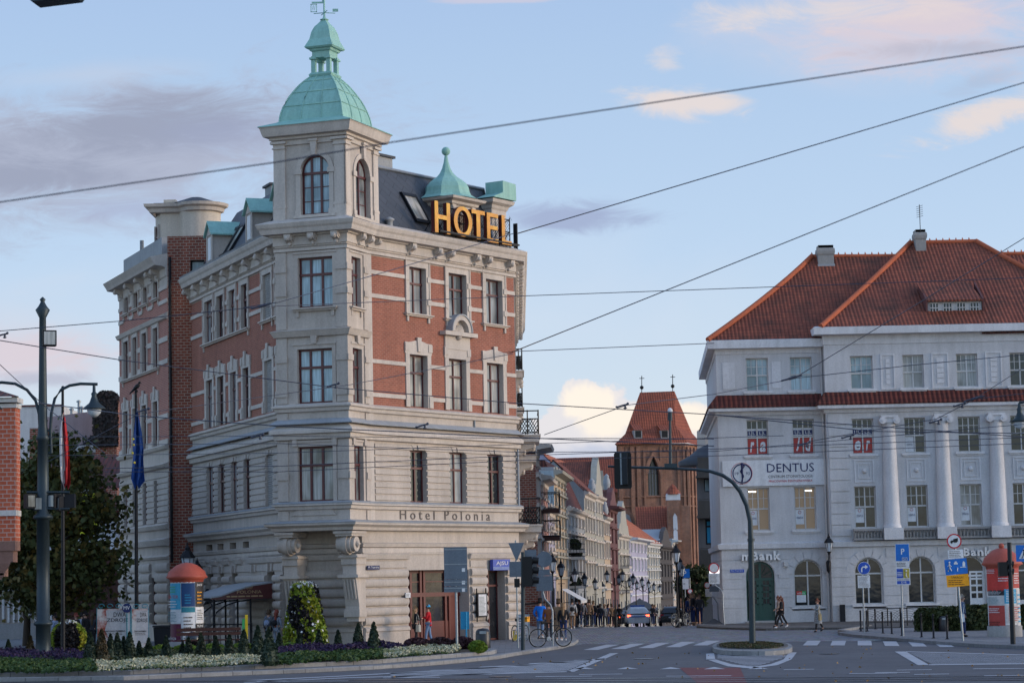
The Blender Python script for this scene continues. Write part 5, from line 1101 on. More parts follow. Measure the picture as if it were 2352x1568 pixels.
mr.tube([p+ZV*.03 for p in Ca], .15, 7); mr.tube([p+ZV*.03 for p in Cb], .15, 7); mr.tube([cl, cr_], .14, 7)
r0, r1_ = P3(FL_, 2270, 584, -6.5), P3(FL_, 2500, 580, -6.5); mb.flat([Vector((r0.x-2, 130, zLc)), Vector((r1_.x, 130, zLc)), r1_, Vector((r0.x-2, r0.y, r0.z))]); mr.tube([r0, r1_], .13, 7)
for a, b in ((rl, rr_), (cl, cr_), (r0, r1_)):
    n = int((b-a).length/.36)
    for k in range(n): p = a+(b-a)*(k/n); mr.tube([p+ZV*.05, p+Vector((-.02, 0, .24))], [.07, .02], 5)
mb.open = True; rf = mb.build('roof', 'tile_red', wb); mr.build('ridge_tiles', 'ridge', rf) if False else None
mr.build('ridge_tiles', 'ridge', rf)
for F, x0, x1, y0, y1, d in ((FL_, 1878, 1917, 563, 614, -5.2), (FC_, 2103, 2130, 527, 592, -6.8)):
    m_ = MB(); a, b = F.u(x0, 590, d), F.u(x1, 590, d); z0, z1 = F.z(x0, y1, d), F.z(x0, y0, d)
    m_.box(F, a+.04, b-.04, z0-1, z1-.55, d-.9, d); m_.sweep([F.p(a+.04, 0, d-.9), F.p(a+.04, 0, d), F.p(b-.04, 0, d), F.p(b-.04, 0, d-.9)], [(0, z1-.6), (.05, z1-.5), (.07, z1-.35), (.05, z1-.2), (-.02, z1-.15), (-.02, z1), (-.3, z1)]); m_.box(F, a+.05, b-.05, z1-.7, z1-.01, d-.88, d-.02, 0)
    m_.box(F, a, b, z0-.9, z0+.18, d-.95, d+.05, 1); m_.build('chimney', ['conc', 'zinc'], rf)
m_ = MB(); d = -6.8; u = FC_.u(2112, 480, d); z0, z1 = FC_.z(2112, 527, d), FC_.z(2112, 470, d); m_.tube([FC_.p(u, z0-.5, d), FC_.p(u, z1, d)], .022, 5)
for k in range(6): m_.tube([FC_.p(u-.17, z1-.12-k*.12, d-.1), FC_.p(u+.17, z1-.06-k*.12, d+.1)], .012, 4)
tag(m_.build('antenna', 'black_iron'), 'tall thin television antenna on the higher chimney of the white corner building', 'antenna')
# long dormer
d = -.75; a, b = FC_.u(2131, 700, d), FC_.u(2255, 700, d); z0, z1 = FC_.z(2150, 722, d), FC_.z(2150, 692, d); tp = FC_.z(2150, 651, d-1.7)
m_ = MB(); m_.box(FC_, a, b, z0, z1, d-1.5, d-.08); m_.box(FC_, a-.12, b+.1, z0-.15, z0, d-.6, d+.1, 1)
for s_ in (a-.12, b+.02): m_.add([FC_.p(s_+e, z, dd) for e in (0, .1) for z, dd in ((z0-.1, d+.05), (z1+.1, d+.12), (tp+.1, d-2.2), (z0-.1, d-2.2))], [(0, 1, 2, 3), (4, 5, 6, 7), (0, 1, 5, 4), (1, 2, 6, 5)], 1)
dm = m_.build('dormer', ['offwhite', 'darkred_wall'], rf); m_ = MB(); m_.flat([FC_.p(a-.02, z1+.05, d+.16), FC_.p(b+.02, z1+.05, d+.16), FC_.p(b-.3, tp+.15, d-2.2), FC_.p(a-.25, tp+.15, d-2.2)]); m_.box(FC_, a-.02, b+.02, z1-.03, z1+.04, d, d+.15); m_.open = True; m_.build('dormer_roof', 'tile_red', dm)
for k in range(4): w_ = (b-a)/4; window(dm, FC_.off(0, d-.06), a+k*w_+.1, a+(k+1)*w_-.14, z0+.08, z1-.08, rec=-.03, cols=3, tr=.5, fm='offwhite', pm='glass', fw=.035)
# signs on the white building
sg = thing('dental_sign', 'wide white dental clinic sign board on the white corner building', 'sign', FL_.p(WU(1780), WZ(1780, 1114), .1))
u0, u1, z0, z1 = WU(1661), WU(1899), WZ(1780, 1115), WZ(1780, 1056); mb = MB(); mb.box(FL_, u0, u1, z0, z1, .02, .12); mb.build('board', 'sign_white', sg)
X_ = lambda t: u0+(u1-u0)*t; Z_ = lambda t: z0+(z1-z0)*t
text('DENTUS', FL_, X_(.43), X_(.885), Z_(.52), Z_(.86), .125, 'navy', sg, 'lettering'); text('CENTRUM STOMATOLOGII', FL_, X_(.44), X_(.865), Z_(.30), Z_(.41), .125, 'letter_grey', sg, 'lettering'); text('PRACOWNIA RENTGENOWSKA', FL_, X_(.445), X_(.865), Z_(.13), Z_(.22), .125, 'sign_red', sg, 'lettering')
mb = MB(); c_ = X_(.19), Z_(.5); rr0 = (z1-z0)*.36
mb.tube([FL_.p(c_[0]+rr0*cos(a), c_[1]+rr0*sin(a), .13) for a in [k*pi/16 for k in range(33)]], .03, 4)
mb.tube([FL_.p(c_[0]+.0+.13*sin(k*.6)*(1-k/24), c_[1]+rr0*1.05-k*rr0*2.1/20, .14) for k in range(21)], .035, 5); mb.tube([FL_.p(c_[0], c_[1]+rr0*1.15, .13), FL_.p(c_[0], c_[1]-rr0*1.2, .13)], [.07, .02], 5); mb.build('emblem', 'navy', sg)
mb = MB(); mb.tube([FL_.p(c_[0]-.03+(rr0+.07)*cos(a), c_[1]+(rr0+.07)*sin(a), .128) for a in [k*pi/16 for k in range(33)]], .012, 4); mb.build('emblem', 'sign_red', sg)
text('19', FL_, c_[0]-.40, c_[0]-.2, c_[1]-.08, c_[1]+.08, .125, 'navy', sg); text('93', FL_, c_[0]+.2, c_[0]+.40, c_[1]-.08, c_[1]+.08, .125, 'navy', sg)
for (xa, xb, ya, yb, F, lab) in ((1703, 1794, 1287, 1266, FL_, 'white raised bank lettering above the dark green arched door'), (2190, 2278, 1277, 1257, FC_, 'white raised bank lettering half hidden behind the truck ban sign')):
    sg = thing('bank_sign', lab, 'sign', F.p(F.u((xa+xb)/2, 1276), F.z(xa, ya), .15), 'bank name signs'); a, b, z0, z1 = F.u(xa, 1276), F.u(xb, 1276), F.z(xa, ya), F.z(xa, yb)
    w = b-a; text('m', F, a, a+w*.23, z0, z0+(z1-z0)*.68, .08, ['white', 'letter_grey'], sg, 'letter', .12, bold=.035); text('B', F, a+w*.25, a+w*.41, z0, z0+(z1-z0)*.97, .08, ['white', 'letter_grey'], sg, 'letter', .12, bold=.035); text('a', F, a+w*.435, a+w*.58, z0, z0+(z1-z0)*.68, .08, ['white', 'letter_grey'], sg, 'letter', .12, bold=.035); text('n', F, a+w*.61, a+w*.77, z0, z0+(z1-z0)*.68, .08, ['white', 'letter_grey'], sg, 'letter', .12, bold=.035); text('k', F, a+w*.80, a+w, z0, z0+(z1-z0)*1.0, .08, ['white', 'letter_grey'], sg, 'letter', .12, bold=.035)

# ---------------- church ----------------
Yh = 340.0
def CP(x, y, Y=Yh): return at(x, y, Y)
cA = CP(1420, 1200); cB = CP(1584, 1200); Fch = Fr(cA.x, cA.y, math.degrees(atan2(cB.x-cA.x, 2.0))); cB = Fch.p((cB-cA).length, 0); cwid = (cB-cA).to_2d().length
ch_ = thing('church', 'red brick gothic church with steep hipped tower roof, behind the street', 'church', (cA.x, cA.y, 0))
Fsd = Fr(cB.x, cB.y, 22); sL = (CP(1611, 1200, Yh+8).x-cB.x)/sin(radians(22)); ztw = Fch.z(1500, 1018)
gW_ = (Fch.u(1488, 1090), Fch.u(1514.5, 1090), Fch.z(1500, 1137), Fch.z(1500, 1046))
mb = MB(); wall(mb, Fch, 0, cwid, -6, ztw, [gW_], .8); wall(mb, Fsd, 0, sL, -6, ztw)
A_ = [(gW_[0], gW_[3]-2.6), (gW_[0]+.25, gW_[3]-1.3), ((gW_[0]+gW_[1])/2, gW_[3]), (gW_[1]-.25, gW_[3]-1.3), (gW_[1], gW_[3]-2.6)]
mb.prism(Fch, [A_[0], A_[1], A_[2], (gW_[0], gW_[3])], -.8, 0); mb.prism(Fch, [A_[2], A_[3], A_[4], (gW_[1], gW_[3])], -.8, 0)
def butt(F, u0, u1, z1, d): mb.box(F, u0, u1, -6, z1, -.1, d*.6)
for x in (1420.5, 1448, 1462): butt(Fch, Fch.u(x, 1100), Fch.u(x+9, 1100), ztw-.4, .5)
for x in (1478, 1516, 1556, 1569, 1578): butt(Fch, Fch.u(x, 1100), Fch.u(x+5, 1100), ztw-.9, .35)
for k in range(4): butt(Fsd, sL*(.05+k*.25), sL*(.17+k*.25), ztw-.5, .4)
B_ = [(gW_[0]-.45, gW_[3]-2.6), (gW_[0]-.2, gW_[3]-1.0), ((gW_[0]+gW_[1])/2, gW_[3]+.7), (gW_[1]+.2, gW_[3]-1.0), (gW_[1]+.45, gW_[3]-2.6)]
for k in range(4): mb.prism(Fch, [A_[k], A_[k+1], B_[k+1], B_[k]], 0, .25)
for k in range(18):
    u = cwid*(k+.2)/18; 
    if not (1478 < 1420+164*(k+.5)/18 < 1524): mb.prism(Fch, [(u, ztw-1.2), (u+.35, ztw-1.2), (u+.35, ztw-.7), (u+.17, ztw-.45), (u, ztw-.7)], 0, .12)
for y in (1163, 1141): mb.sweep([Fch.p(0, 0), Fch.p(cwid, 0), Fsd.p(sL, 0)], [(0, Fch.z(1500, y)-.1), (.2, Fch.z(1500, y)), (.2, Fch.z(1500, y)+.12), (0, Fch.z(1500, y)+.2)])
mb.build('tower', 'brick_church', ch_)
mb = MB(); mb.box(Fch, gW_[0]-.1, gW_[1]+.1, gW_[2], gW_[3], -.78, -.7)
pn = mb.build('window', 'glass_far', ch_); mb = MB()
for t in (.25, .5, .75): u = gW_[0]+(gW_[1]-gW_[0])*t; mb.box(Fch, u-.06, u+.06, gW_[2], gW_[3]-1.7, -.7, -.6)
for c_ in ((.3, 2.2), (.7, 2.2), (.5, 1.3)): mb.tube([Fch.p(gW_[0]+(gW_[1]-gW_[0])*c_[0]+.26*cos(a), gW_[3]-c_[1]+.26*sin(a), -.65) for a in [k*pi/5 for k in range(11)]], .05, 4)
mb.build('tracery', 'stone_grey', pn)
mb = MB(); rt0, rt1 = CP(1470, 901, Yh+6), CP(1549, 898, Yh+6); ea = Fch.p(-.4, ztw-.1, .7); eb = Fch.p(cwid+.15, ztw-.0, .7); ec = Fsd.p(sL+.5, ztw-.2, .6); ed = ea+Vector((1.4, 14, 0))
ma, mb_ = CP(1436, 996, Yh+1.2), Fch.p(cwid-1.0, ztw+2.6, -1.3)
mc_ = ec+(rt1-ec)*.22+Vector((-.8, 0, .2)); md = ed+(rt0-ed)*.2
mb.flat([ea, eb, mb_, ma]); mb.flat([ma, mb_, rt1, rt0]); mb.flat([eb, ec, mc_, mb_]); mb.flat([mb_, mc_, rt1]); mb.flat([ed, ea, ma, md]); mb.flat([md, ma, rt0])
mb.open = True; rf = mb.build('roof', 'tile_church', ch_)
for x0 in (1459, 1520):
    m_ = MB(); d = .1; Fq = Fch.off(0, .75); u0, u1 = Fq.u(x0, 995), Fq.u(x0+18, 995); z0, z1 = Fq.z(x0, 1006), Fq.z(x0, 987); m_.box(Fq, u0, u1, z0, z1, -3, -.5, 0); m_.box(Fq, u0+.15, u1-.15, z0+.15, z1-.1, -.5, -.48, 1); m_.flat([Fq.p(u0-.1, z1, -.3), Fq.p(u1+.25, z1, -.3), Fq.p(u1+.2, z1+1.2, -3), Fq.p(u0-.1, z1+1.2, -3)], 2); m_.open = True; m_.build('dormer', ['stone_grey', 'black', 'tile_church'], rf)
for x, yb, yt in ((1474, 901, 863), (1545, 898, 860)):
    m_ = MB(); b, t = CP(x, yb, Yh+6), CP(x, yt, Yh+6); m_.tube([b, t], .06, 5); m_.ball(b+(t-b)*.3, .28, 0, 8); m_.tube([t-ZV*.35-Vector((.35, 0, 0)), t-ZV*.35+Vector((.35, 0, 0))], .05, 4); m_.build('spire_cross', 'black_iron', ch_)
# nave and the lower annexe
Yn = 352; mb = MB(); n0, n1, n2, n3 = at(1180, 1055, Yn+8), at(1430, 1047, Yn+8), at(1447, 1130, Yn), at(1180, 1130, Yn); mb.flat([n0, n1, n2, n3]); mb.open = True; mb.build('nave_roof', 'tile_church', ch_)
mb = MB(); mb.box(Fr(n3.x, Yn+.8, 90), 0, n2.x-n3.x-.2, -6, n3.z, -6, 0); mb.build('nave_wall', 'brick_church', ch_)
Fn = Fr(at(1397, 1300, 336).x, 336, 90); mb = MB(); z0 = Fn.z(1420, 1185); wN = Fn.u(1448, 1185); c_ = Fn.u(1424, 1185)
mb.box(Fn, 0, wN, -6, Fn.z(1420, 1172), -3, 0); mb.prism(Fn, [(c_-2.1, 0), (c_-2.1, Fn.z(1420, 1200)), (c_-1.8, Fn.z(1420, 1180)), (c_, Fn.z(1420, 1165)), (c_+1.8, Fn.z(1420, 1180)), (c_+2.1, Fn.z(1420, 1200)), (c_+2.1, 0)], 0, .3); mb.build('nave_wall', 'brick_church', ch_)
mb = MB(); mb.prism(Fn, [(c_-1.6, 0), (c_-1.6, Fn.z(1420, 1200)), (c_-1.3, Fn.z(1420, 1184)), (c_, Fn.z(1420, 1172)), (c_+1.3, Fn.z(1420, 1184)), (c_+1.6, Fn.z(1420, 1200)), (c_+1.6, 0)], .3, .4, 0); mb.prism(Fn, [(c_-1.1, 0), (c_-1.1, Fn.z(1420, 1203)), (c_-.8, Fn.z(1420, 1190)), (c_, Fn.z(1420, 1181)), (c_+.8, Fn.z(1420, 1190)), (c_+1.1, Fn.z(1420, 1203)), (c_+1.1, 0)], .4, .42, 1); mb.build('nave_window', ['stone_grey', 'glass_far'], ch_)
Fx = Fr(at(1466, 1300, 330).x, 330, 90); wX = Fx.u(1538, 1200); mb = MB(); zr0, zr1 = Fx.z(1500, 1240), Fx.z(1500, 1163, -5); mb.flat([Fx.p(0, zr0, .3), Fx.p(wX, zr0, .3), Fx.p(wX, zr1, -5), Fx.p(0, zr1, -5)]); mb.open = True; mb.build('annexe_roof', 'tile_church', ch_)
mb = MB(); mb.box(Fx, 0, wX, -6, zr0, -.5, 0); u0, u1 = Fx.u(1530, 1140), Fx.u(1562, 1140); mb.box(Fx, wX, Fx.u(1584, 1140), -6, Fx.z(1550, 1163), -5, 0); mb.box(Fx, u0+.1, u1-.1, -6, Fx.z(1545, 1148), -1, .3); mb.build('annexe_wall', 'brick_church', ch_)
mb = MB(); m_ = (u0+u1)/2; mb.box(Fx, u0, u1, Fx.z(1545, 1148), Fx.z(1545, 1133), -1, .35); 
for y0, y1 in ((1208, 1178), (1240, 1212)): mb.prism(Fx, [(m_-.1, Fx.z(1545, y0+8)), (m_+.5, Fx.z(1545, y0+8)), (m_+.45, Fx.z(1545, y1+8)), (m_+.15, Fx.z(1545, y1)), (m_-.1, Fx.z(1545, y1+8))], .3, .34)
mb.build('gable_panel', 'white_trim', ch_); mb = MB(); zq = Fx.z(1545, 1133); c_ = Fx.p(m_, 0, -.3); mb.lathe((c_.x, c_.y, zq), [(1.15, -.1), (.6, .75), (.02, 1.35)], 6); mb.build('gable_roof', 'tile_church', ch_)
# ---------------- houses of the old street ----------------
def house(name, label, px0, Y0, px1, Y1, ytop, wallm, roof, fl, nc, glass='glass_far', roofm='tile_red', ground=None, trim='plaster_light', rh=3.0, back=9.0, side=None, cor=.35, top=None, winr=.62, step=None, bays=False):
    """street front from picture column px0 (near) to px1 (far); its left gable wall faces the camera"""
    p0, p1 = Vector((gx(px0, Y0), Y0, 0)), Vector((gx(px1, Y1), Y1, 0)); v = p1-p0; L_ = v.to_2d().length
    F = Fr(p0.x, p0.y, math.degrees(atan2(v.x, v.y))); z1 = at(px0, ytop, Y0).z
    zg = zsl((Y0+Y1)/2)-.6; p0.z = zg
    t = thing(name, label, 'house', p0, 'houses along the left side of the old street')
    zf = zg+4.2; fh = (z1-zf)/fl; ops = [(L_*(k+.5)/nc-.5, L_*(k+.5)/nc+.5, zf+f*fh+.7, zf+f*fh+.7+fh*winr) for f in range(fl) for k in range(nc)]; gops = [(L_*(k+.5)/nc-.75, L_*(k+.5)/nc+.75, zg+.9, zg+3.3) for k in range(nc)]
    mb = MB(); wall(mb, F, 0, L_, zg, z1, ops+gops, .03); G = Fr(*F.p(0, 0, 0).to_2d(), F.az+90); Gb = Fr(*F.p(0, 0, -back).to_2d(), F.az+90)
    ri = F.p(0, z1+rh, -back/2)
    gpts = [F.p(0, zg, 0), F.p(0, z1, 0)]+([ri] if roof == 'side' else [])+[F.p(0, z1, -back), F.p(0, zg, -back)]
    mb.flat(gpts, 1); mb.build('wall', [wallm, side or wallm], t)
    mb = MB(); mb.sweep([F.p(0, 0), F.p(L_, 0)], [(0, z1-.55), (.08, z1-.5), (.1, z1-.3), (cor, z1-.18), (cor+.08, z1), (0, z1+.1)])
    for f in range(fl): z = zf+f*fh; mb.sweep([F.p(0, 0), F.p(L_, 0)], [(0, z-.12), (.16, z-.08), (.18, z+.05), (0, z+.08)])
    mb.build('cornice', trim, t)
    mb = MB()
    for o in ops+gops:
        w_ = MB(); w_.box(F, o[0], o[1], o[2], o[3], -.06, -.025); w = w_.build('window', glass, t)
        if o[2] > zf: mb = MB(); mb.box(F, o[0]-.14, o[0], o[2], o[3], 0, .07); mb.box(F, o[1], o[1]+.14, o[2], o[3], 0, .07); mb.box(F, o[0]-.22, o[1]+.22, o[3], o[3]+.2, 0, .14); mb.box(F, o[0]-.18, o[1]+.18, o[2]-.14, o[2], 0, .16); mb.build('window_surround', trim, w)
    mb = MB()
    if roof == 'side':
        for d0, e in ((.35, 0), (-back-.3, -back)):
            mb.add([F.p(-.1, z1-.0, d0), F.p(L_+.1, z1, d0), F.p(L_+.1, z1+rh+.1, -back/2), F.p(-.1, z1+rh+.1, -back/2)], [(0, 1, 2, 3)])
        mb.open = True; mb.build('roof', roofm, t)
    elif roof == 'mansard':
        mb.add([F.p(0, z1, .0), F.p(L_, z1, .0), F.p(L_, z1+rh, -1.6), F.p(0, z1+rh, -1.6)], [(0, 1, 2, 3)]); mb.add([F.p(0, z1+rh, -1.6), F.p(L_, z1+rh, -1.6), F.p(L_, z1+rh+.5, -back), F.p(0, z1+rh+.5, -back)], [(0, 1, 2, 3)]); mb.add([F.p(0, z1, 0), F.p(0, z1+rh, -1.6), F.p(0, z1+rh, -back), F.p(0, z1, -back)], [(0, 1, 2, 3)]); mb.open = True; mb.build('roof', roofm, t)
    elif roof == 'gable':                                     # ornamental gable towards the street
        mb.prism(F, [(0, z1), (L_*.12, z1+rh*.3), (L_*.2, z1+rh*.32), (L_*.32, z1+rh*.75), (L_*.5, z1+rh), (L_*.68, z1+rh*.75), (L_*.8, z1+rh*.32), (L_*.88, z1+rh*.3), (L_, z1)], -.5, .05); mb.build('gable', wallm, t)
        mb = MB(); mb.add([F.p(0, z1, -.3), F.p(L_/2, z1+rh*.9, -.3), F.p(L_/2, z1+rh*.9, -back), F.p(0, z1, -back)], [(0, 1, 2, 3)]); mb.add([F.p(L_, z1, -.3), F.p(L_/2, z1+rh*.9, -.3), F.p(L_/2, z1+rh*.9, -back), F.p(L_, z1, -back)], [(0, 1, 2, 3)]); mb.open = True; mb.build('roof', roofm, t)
    else: mb.box(F, 0, L_, z1, z1+.25, -back, .02); mb.build('roof', 'zinc', t)
    return t, F, L_, z1
def iron_balcony(t, F, u0, u1, z, out=.9, slabm='plaster_light', h=1.0, plants=None, railm='black_iron'):
    mb = MB(); mb.box(F, u0, u1, z-.22, z, 0, out); b = mb.build('balcony', slabm, t); mb = MB()
    for zz in (z+.06, z+h): mb.tube([F.p(u0, zz, 0), F.p(u0, zz, out), F.p(u1, zz, out), F.p(u1, zz, 0)], .025, 4, sm=False)
    for k in range(6): mb.tube([F.p(u0, z, out*k/5), F.p(u0, z+h, out*k/5)], .010, 4, sm=False)
    for k in range(5): u = u0+(u1-u0)*k/4; mb.tube([F.p(u, z, out), F.p(u, z+h, out)], .010, 4, sm=False)
    for k in range(4): mb.tube([F.p(u0, z+.1, out*k/4), F.p(u0, z+h*.95, out*(k+1)/4)], .009, 4, sm=False); mb.tube([F.p(u0, z+.1, out*(k+1)/4), F.p(u0, z+h*.95, out*k/4)], .009, 4, sm=False)
    mb.build('balcony_railing', railm, b); return b
# name, label, px0, Y0, px1, Y1, ytop, wall, roof ...
H = house('town_house', 'red brick house with a bare side wall and rounded eaves, next to the hotel balconies', 1236, 141, 1243, 147, 1020, 'salmon', 'flat', 4, 2, side='brick_old', cor=.9, back=8)
t, F, L_, z1 = H; 
H = house('town_house', 'salmon pink house with iron balconies near the street mouth', 1246, 148, 1262, 158, 1092, 'salmon', 'flat', 3, 3, side='wall_blue', back=7, cor=.6)
t, F, L_, z1 = H; iron_balcony(t, F, .2, 2.4, at(1250, 1168, 148).z, 1.1, 'brown'); iron_balcony(t, F, .2, 2.4, at(1250, 1232, 148).z, 1.1, 'brown')
H = house('town_house', 'narrow lilac house between the salmon pink and the peach one', 1263, 159, 1276, 166, 1166, 'lilac', 'flat', 3, 2, cor=.5)
H = house('town_house', 'tall peach coloured house with arched upper windows', 1277, 167, 1304, 181, 1080, 'peach', 'flat', 5, 4, side='wall_blue', back=3.0, trim='cream', cor=.6)
H = house('town_house', 'grey house with a dark red mansard roof and balconies full of plants', 1306, 182, 1345, 200, 1165, 'grey_wall', 'mansard', 3, 5, rh=3.6, roofm='tile_old', side='grey_wall', back=10)
t, F, L_, z1 = H; bal = [iron_balcony(t, F, .5, 4.0, at(1306, y, 182).z, 1.0) for y in (1262, 1278, 1345)]
H = house('town_house', 'ornate cream house with a tiled gable end', 1346, 201, 1369, 214, 1128, 'cream', 'side', 4, 4, rh=2.6, side='grey_wall', back=5)
H = house('town_house', 'cream house with a small grey copper lucarne', 1370, 215, 1389, 226, 1136, 'cream', 'gable', 4, 3, rh=3.6, side='cream')
H = house('town_house', 'pale house with green drainpipes beside the dark red oriel', 1390, 227, 1403, 235, 1186, 'peach', 'side', 3, 3, rh=4, roofm='tile_red', side='cream')
H = house('town_house', 'narrow dark red house with a tall closed oriel', 1404, 236, 1421, 246, 1162, 'darkred_wall', 'gable', 4, 2, rh=2.0, cor=.9, trim='darkred_wall', side='darkred_wall')
H = house('town_house', 'greenish cream house with a carved gable and two balconies', 1422, 247, 1447, 262, 1226, 'cream', 'gable', 3, 3, rh=3.6, side='cream', roofm='slate')
t, F, L_, z1 = H; [iron_balcony(t, F, 1, 5, at(1430, y, 250).z, 1.0) for y in (1300, 1356)]
H = house('town_house', 'whitish lilac house under a long bright orange roof', 1448, 264, 1487, 288, 1234, 'lilac', 'side', 3, 5, rh=9.5, roofm='tile_orange', side='lilac', back=19, cor=.9, trim='white_trim', winr=.55)
H = house('town_house', 'cream house with rows of small windows after the lilac one', 1488, 289, 1517, 306, 1246, 'cream', 'side', 4, 5, rh=3.5, roofm='tile_orange', side='lilac', trim='offwhite')
H = house('town_house', 'dark brown timbered house with a grey pointed gable', 1518, 308, 1545, 324, 1254, 'brown_timber', 'gable', 3, 4, rh=2.6, back=3.5, roofm='zinc', side='brown_timber', trim='brown_timber')
H = house('town_house', 'light grey house farthest down the old street', 1546, 326, 1569, 338, 1240, 'plaster', 'flat', 4, 4, side='plaster', trim='offwhite', cor=.8)
# wall behind the first ones: the stepped gable and its yellow wall
Yg = 246; c0 = at(1365, 1180, Yg); Fg = Fr(c0.x, Yg, 90); t = thing('stepped_gable_house', 'cream back wall with a stepped gable rising over the street roofs', 'house', (c0.x, Yg+.5, 0)); mb = MB(); pts = [(1352, 1142), (1357, 1126), (1357, 1112), (1366, 1110), (1366, 1093), (1375, 1092), (1375, 1080), (1385, 1080), (1386, 1093), (1393, 1093), (1402, 1125), (1410, 1150)]
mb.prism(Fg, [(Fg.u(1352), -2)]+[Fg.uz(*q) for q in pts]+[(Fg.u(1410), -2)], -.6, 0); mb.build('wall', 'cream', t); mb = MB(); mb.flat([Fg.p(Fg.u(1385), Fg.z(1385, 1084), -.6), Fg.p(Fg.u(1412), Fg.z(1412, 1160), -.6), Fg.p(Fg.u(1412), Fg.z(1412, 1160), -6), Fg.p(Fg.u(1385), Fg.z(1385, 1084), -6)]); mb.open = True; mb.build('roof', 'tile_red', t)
# copper lucarnes: grey rounded domes on the street roofs
for x, y0, y1, Y in ((1360, 1098, 1142, 216), (1389, 1150, 1190, 234), (1394, 1088, 1126, 242)):
    c_ = at(x, y1, Y); h = at(x, y0, Y).z-c_.z; mb = MB(); mb.lathe(c_-Vector((0, 0, 3)), [(.32, 0), (.32, 3), (.28, 3+h*.2), (.38, 3+h*.35), (.34, 3+h*.6), (.22, 3+h*.8), (.26, 3+h*.88), (.05, 3+h)], 12); tag(mb.build('roof_turret', 'zinc'), {1360: 'grey rounded roof turret on the ornate cream house', 1389: 'grey rounded roof turret above the house with green drainpipes', 1394: 'slim grey roof turret before the brick nave'}[x], 'turret', 'grey roof turrets of the old street')
# ---------------- right side of the street ----------------
Yr = 178; c0 = at(1604, 1300, Yr); FRr = Fr(c0.x, Yr, 90); U = lambda x: FRr.u(x, 1200); Zr = lambda y: FRr.z(1625, y)
t = thing('dark_building', 'dark grey building with stone balconies, behind the white corner building', 'building', c0.xy.to_3d())
ops = [(U(1620), U(1634), Zr(1129), Zr(1099)), (U(1620), U(1637), Zr(1250), Zr(1192))]
mb = MB(); wall(mb, FRr, .05, 12, -2, Zr(1060), ops, .2); mb.build('wall', 'rd_wall', t) if False else None
mb.build('wall', 'slate_wall', t)
window(t, FRr, *ops[0], cols=1, tr=0, fm='black_iron', pm='glass_blue'); w_ = window(t, FRr, *ops[1], cols=1, tr=.72, fm='black_iron', pm='glass', fw=.12); m2 = MB(); m2.box(FRr, ops[1][0]+.12, ops[1][1]-.12, ops[1][2]+.1, ops[1][3]-.15, -.235, -.22); m2.build('window_poster', 'teal_sign', w_)
for y0, y1, ys in ((1092, 1051, 1098), (1183, 1150, 1190), (1318, 1262, 1326)):
    mb = MB(); mb.box(FRr, .08, 6, Zr(y0), Zr(y1), .9, 1.05); mb.box(FRr, .0, 6, Zr(ys), Zr(y0), 0, 1.1); mb.tube([FRr.p(.05, Zr(y1)+.1, 1.0), FRr.p(6, Zr(y1)+.1, 1.0)], .03, 5); mb.build('balcony', 'stone_dark', t)
mb = MB(); mb.lathe((c0.x+1.6, Yr+2.2, Zr(1057)), [(2.7, -.3), (2.75, .0), (1.9, .45), (1.2, 1.0), (.1, 1.5)], 20); mb.build('roof', 'slate', t)
mb = MB(); mb.box(Fr(c0.x+1.0, Yr+3, 90), 0, 12, -2, at(1632, 975, Yr+3).z, -8, 0); mb.build('wall', 'plaster', t)
# ---------------- houses behind the square on the left ----------------
def at90(Y): return Fr(0, Y, 90)
F = at90(158); U = lambda x, y=1000: F.u(x, y); Zf = lambda y, x=150: F.z(x, y)
t = thing('rear_house', 'pinkish windowless house with an ivy grown chimney far left', 'house', F.p(U(160), 0, -3))
mb = MB(); mb.prism(F, [(U(104), 0), (U(104), Zf(970)), (U(104), Zf(957)), (U(226), Zf(944)), (U(282), Zf(943)), (U(282), 0)], -8, 0); mb.build('wall', 'rosy_wall', t); mb = MB(); mb.box(F, U(100), U(282), Zf(1040), Zf(1024), 0, .3); mb.build('cornice', 'offwhite', t)
mb = MB(); mb.box(F, U(229), U(277), 0, Zf(925), .3, 1.6); ck = mb.build('chimney', 'brick_old', t)
mb = MB(); random.seed(3)
for k in range(5200):
    s_ = R(0, 1); 
    if s_ < .75: u, z, d = R(U(226), U(280)), R(Zf(1030), Zf(905)), R(1.5, 2.1)
    else: u = R(U(185), U(232)); z = Zf(1035)+abs(random.gauss(0, .45))*(u-U(180))*.9; d = R(.05, .3)
    if z > Zf(925): r_ = (z-Zf(925))/(Zf(903)-Zf(925)); u = U(253)+(u-U(253))*sqrt(max(0, 1-r_*r_)); d = R(.4, 1.9)
    a = R(0, 6.3); q = F.p(u, z, d); b_ = Vector((cos(a), R(-.5, .5), sin(a)))*R(.06, .12); c_ = Vector((-sin(a), R(-.5, .5), cos(a)))*R(.06, .12); mb.flat([q-b_, q-c_, q+b_, q+c_])
mb.open = True; mb.build('ivy', 'ivy', t)
mb = MB(); mb.box(F, U(75), U(115), 0, Zf(985, 90), .2, 1.0); mb.build('chimney', 'brick_old', t)
for x, y0, y1 in ((175, 945, 916), (182, 945, 930), (158, 947, 934)): mb = MB(); mb.tube([F.p(U(x), Zf(y0, x)-.2, -1), F.p(U(x), Zf(y1, x), -1)], .09, 7); mb.tube([F.p(U(x), Zf(y1, x)-.15, -1), F.p(U(x), Zf(y1, x)-.05, -1)], .16, 7); mb.build('flue_pipe', 'galv', t)
F = at90(168); t = thing('rear_house', 'blank pale grey flat roofed house farthest left', 'house', F.p(F.u(90), 0, -3)); mb = MB(); mb.prism(F, [(F.u(43), 0), (F.u(43), F.z(43, 936)), (F.u(55), F.z(55, 933)), (F.u(142), F.z(142, 931)), (F.u(142), 0)], -8, 0); mb.build('wall', 'offwhite', t)
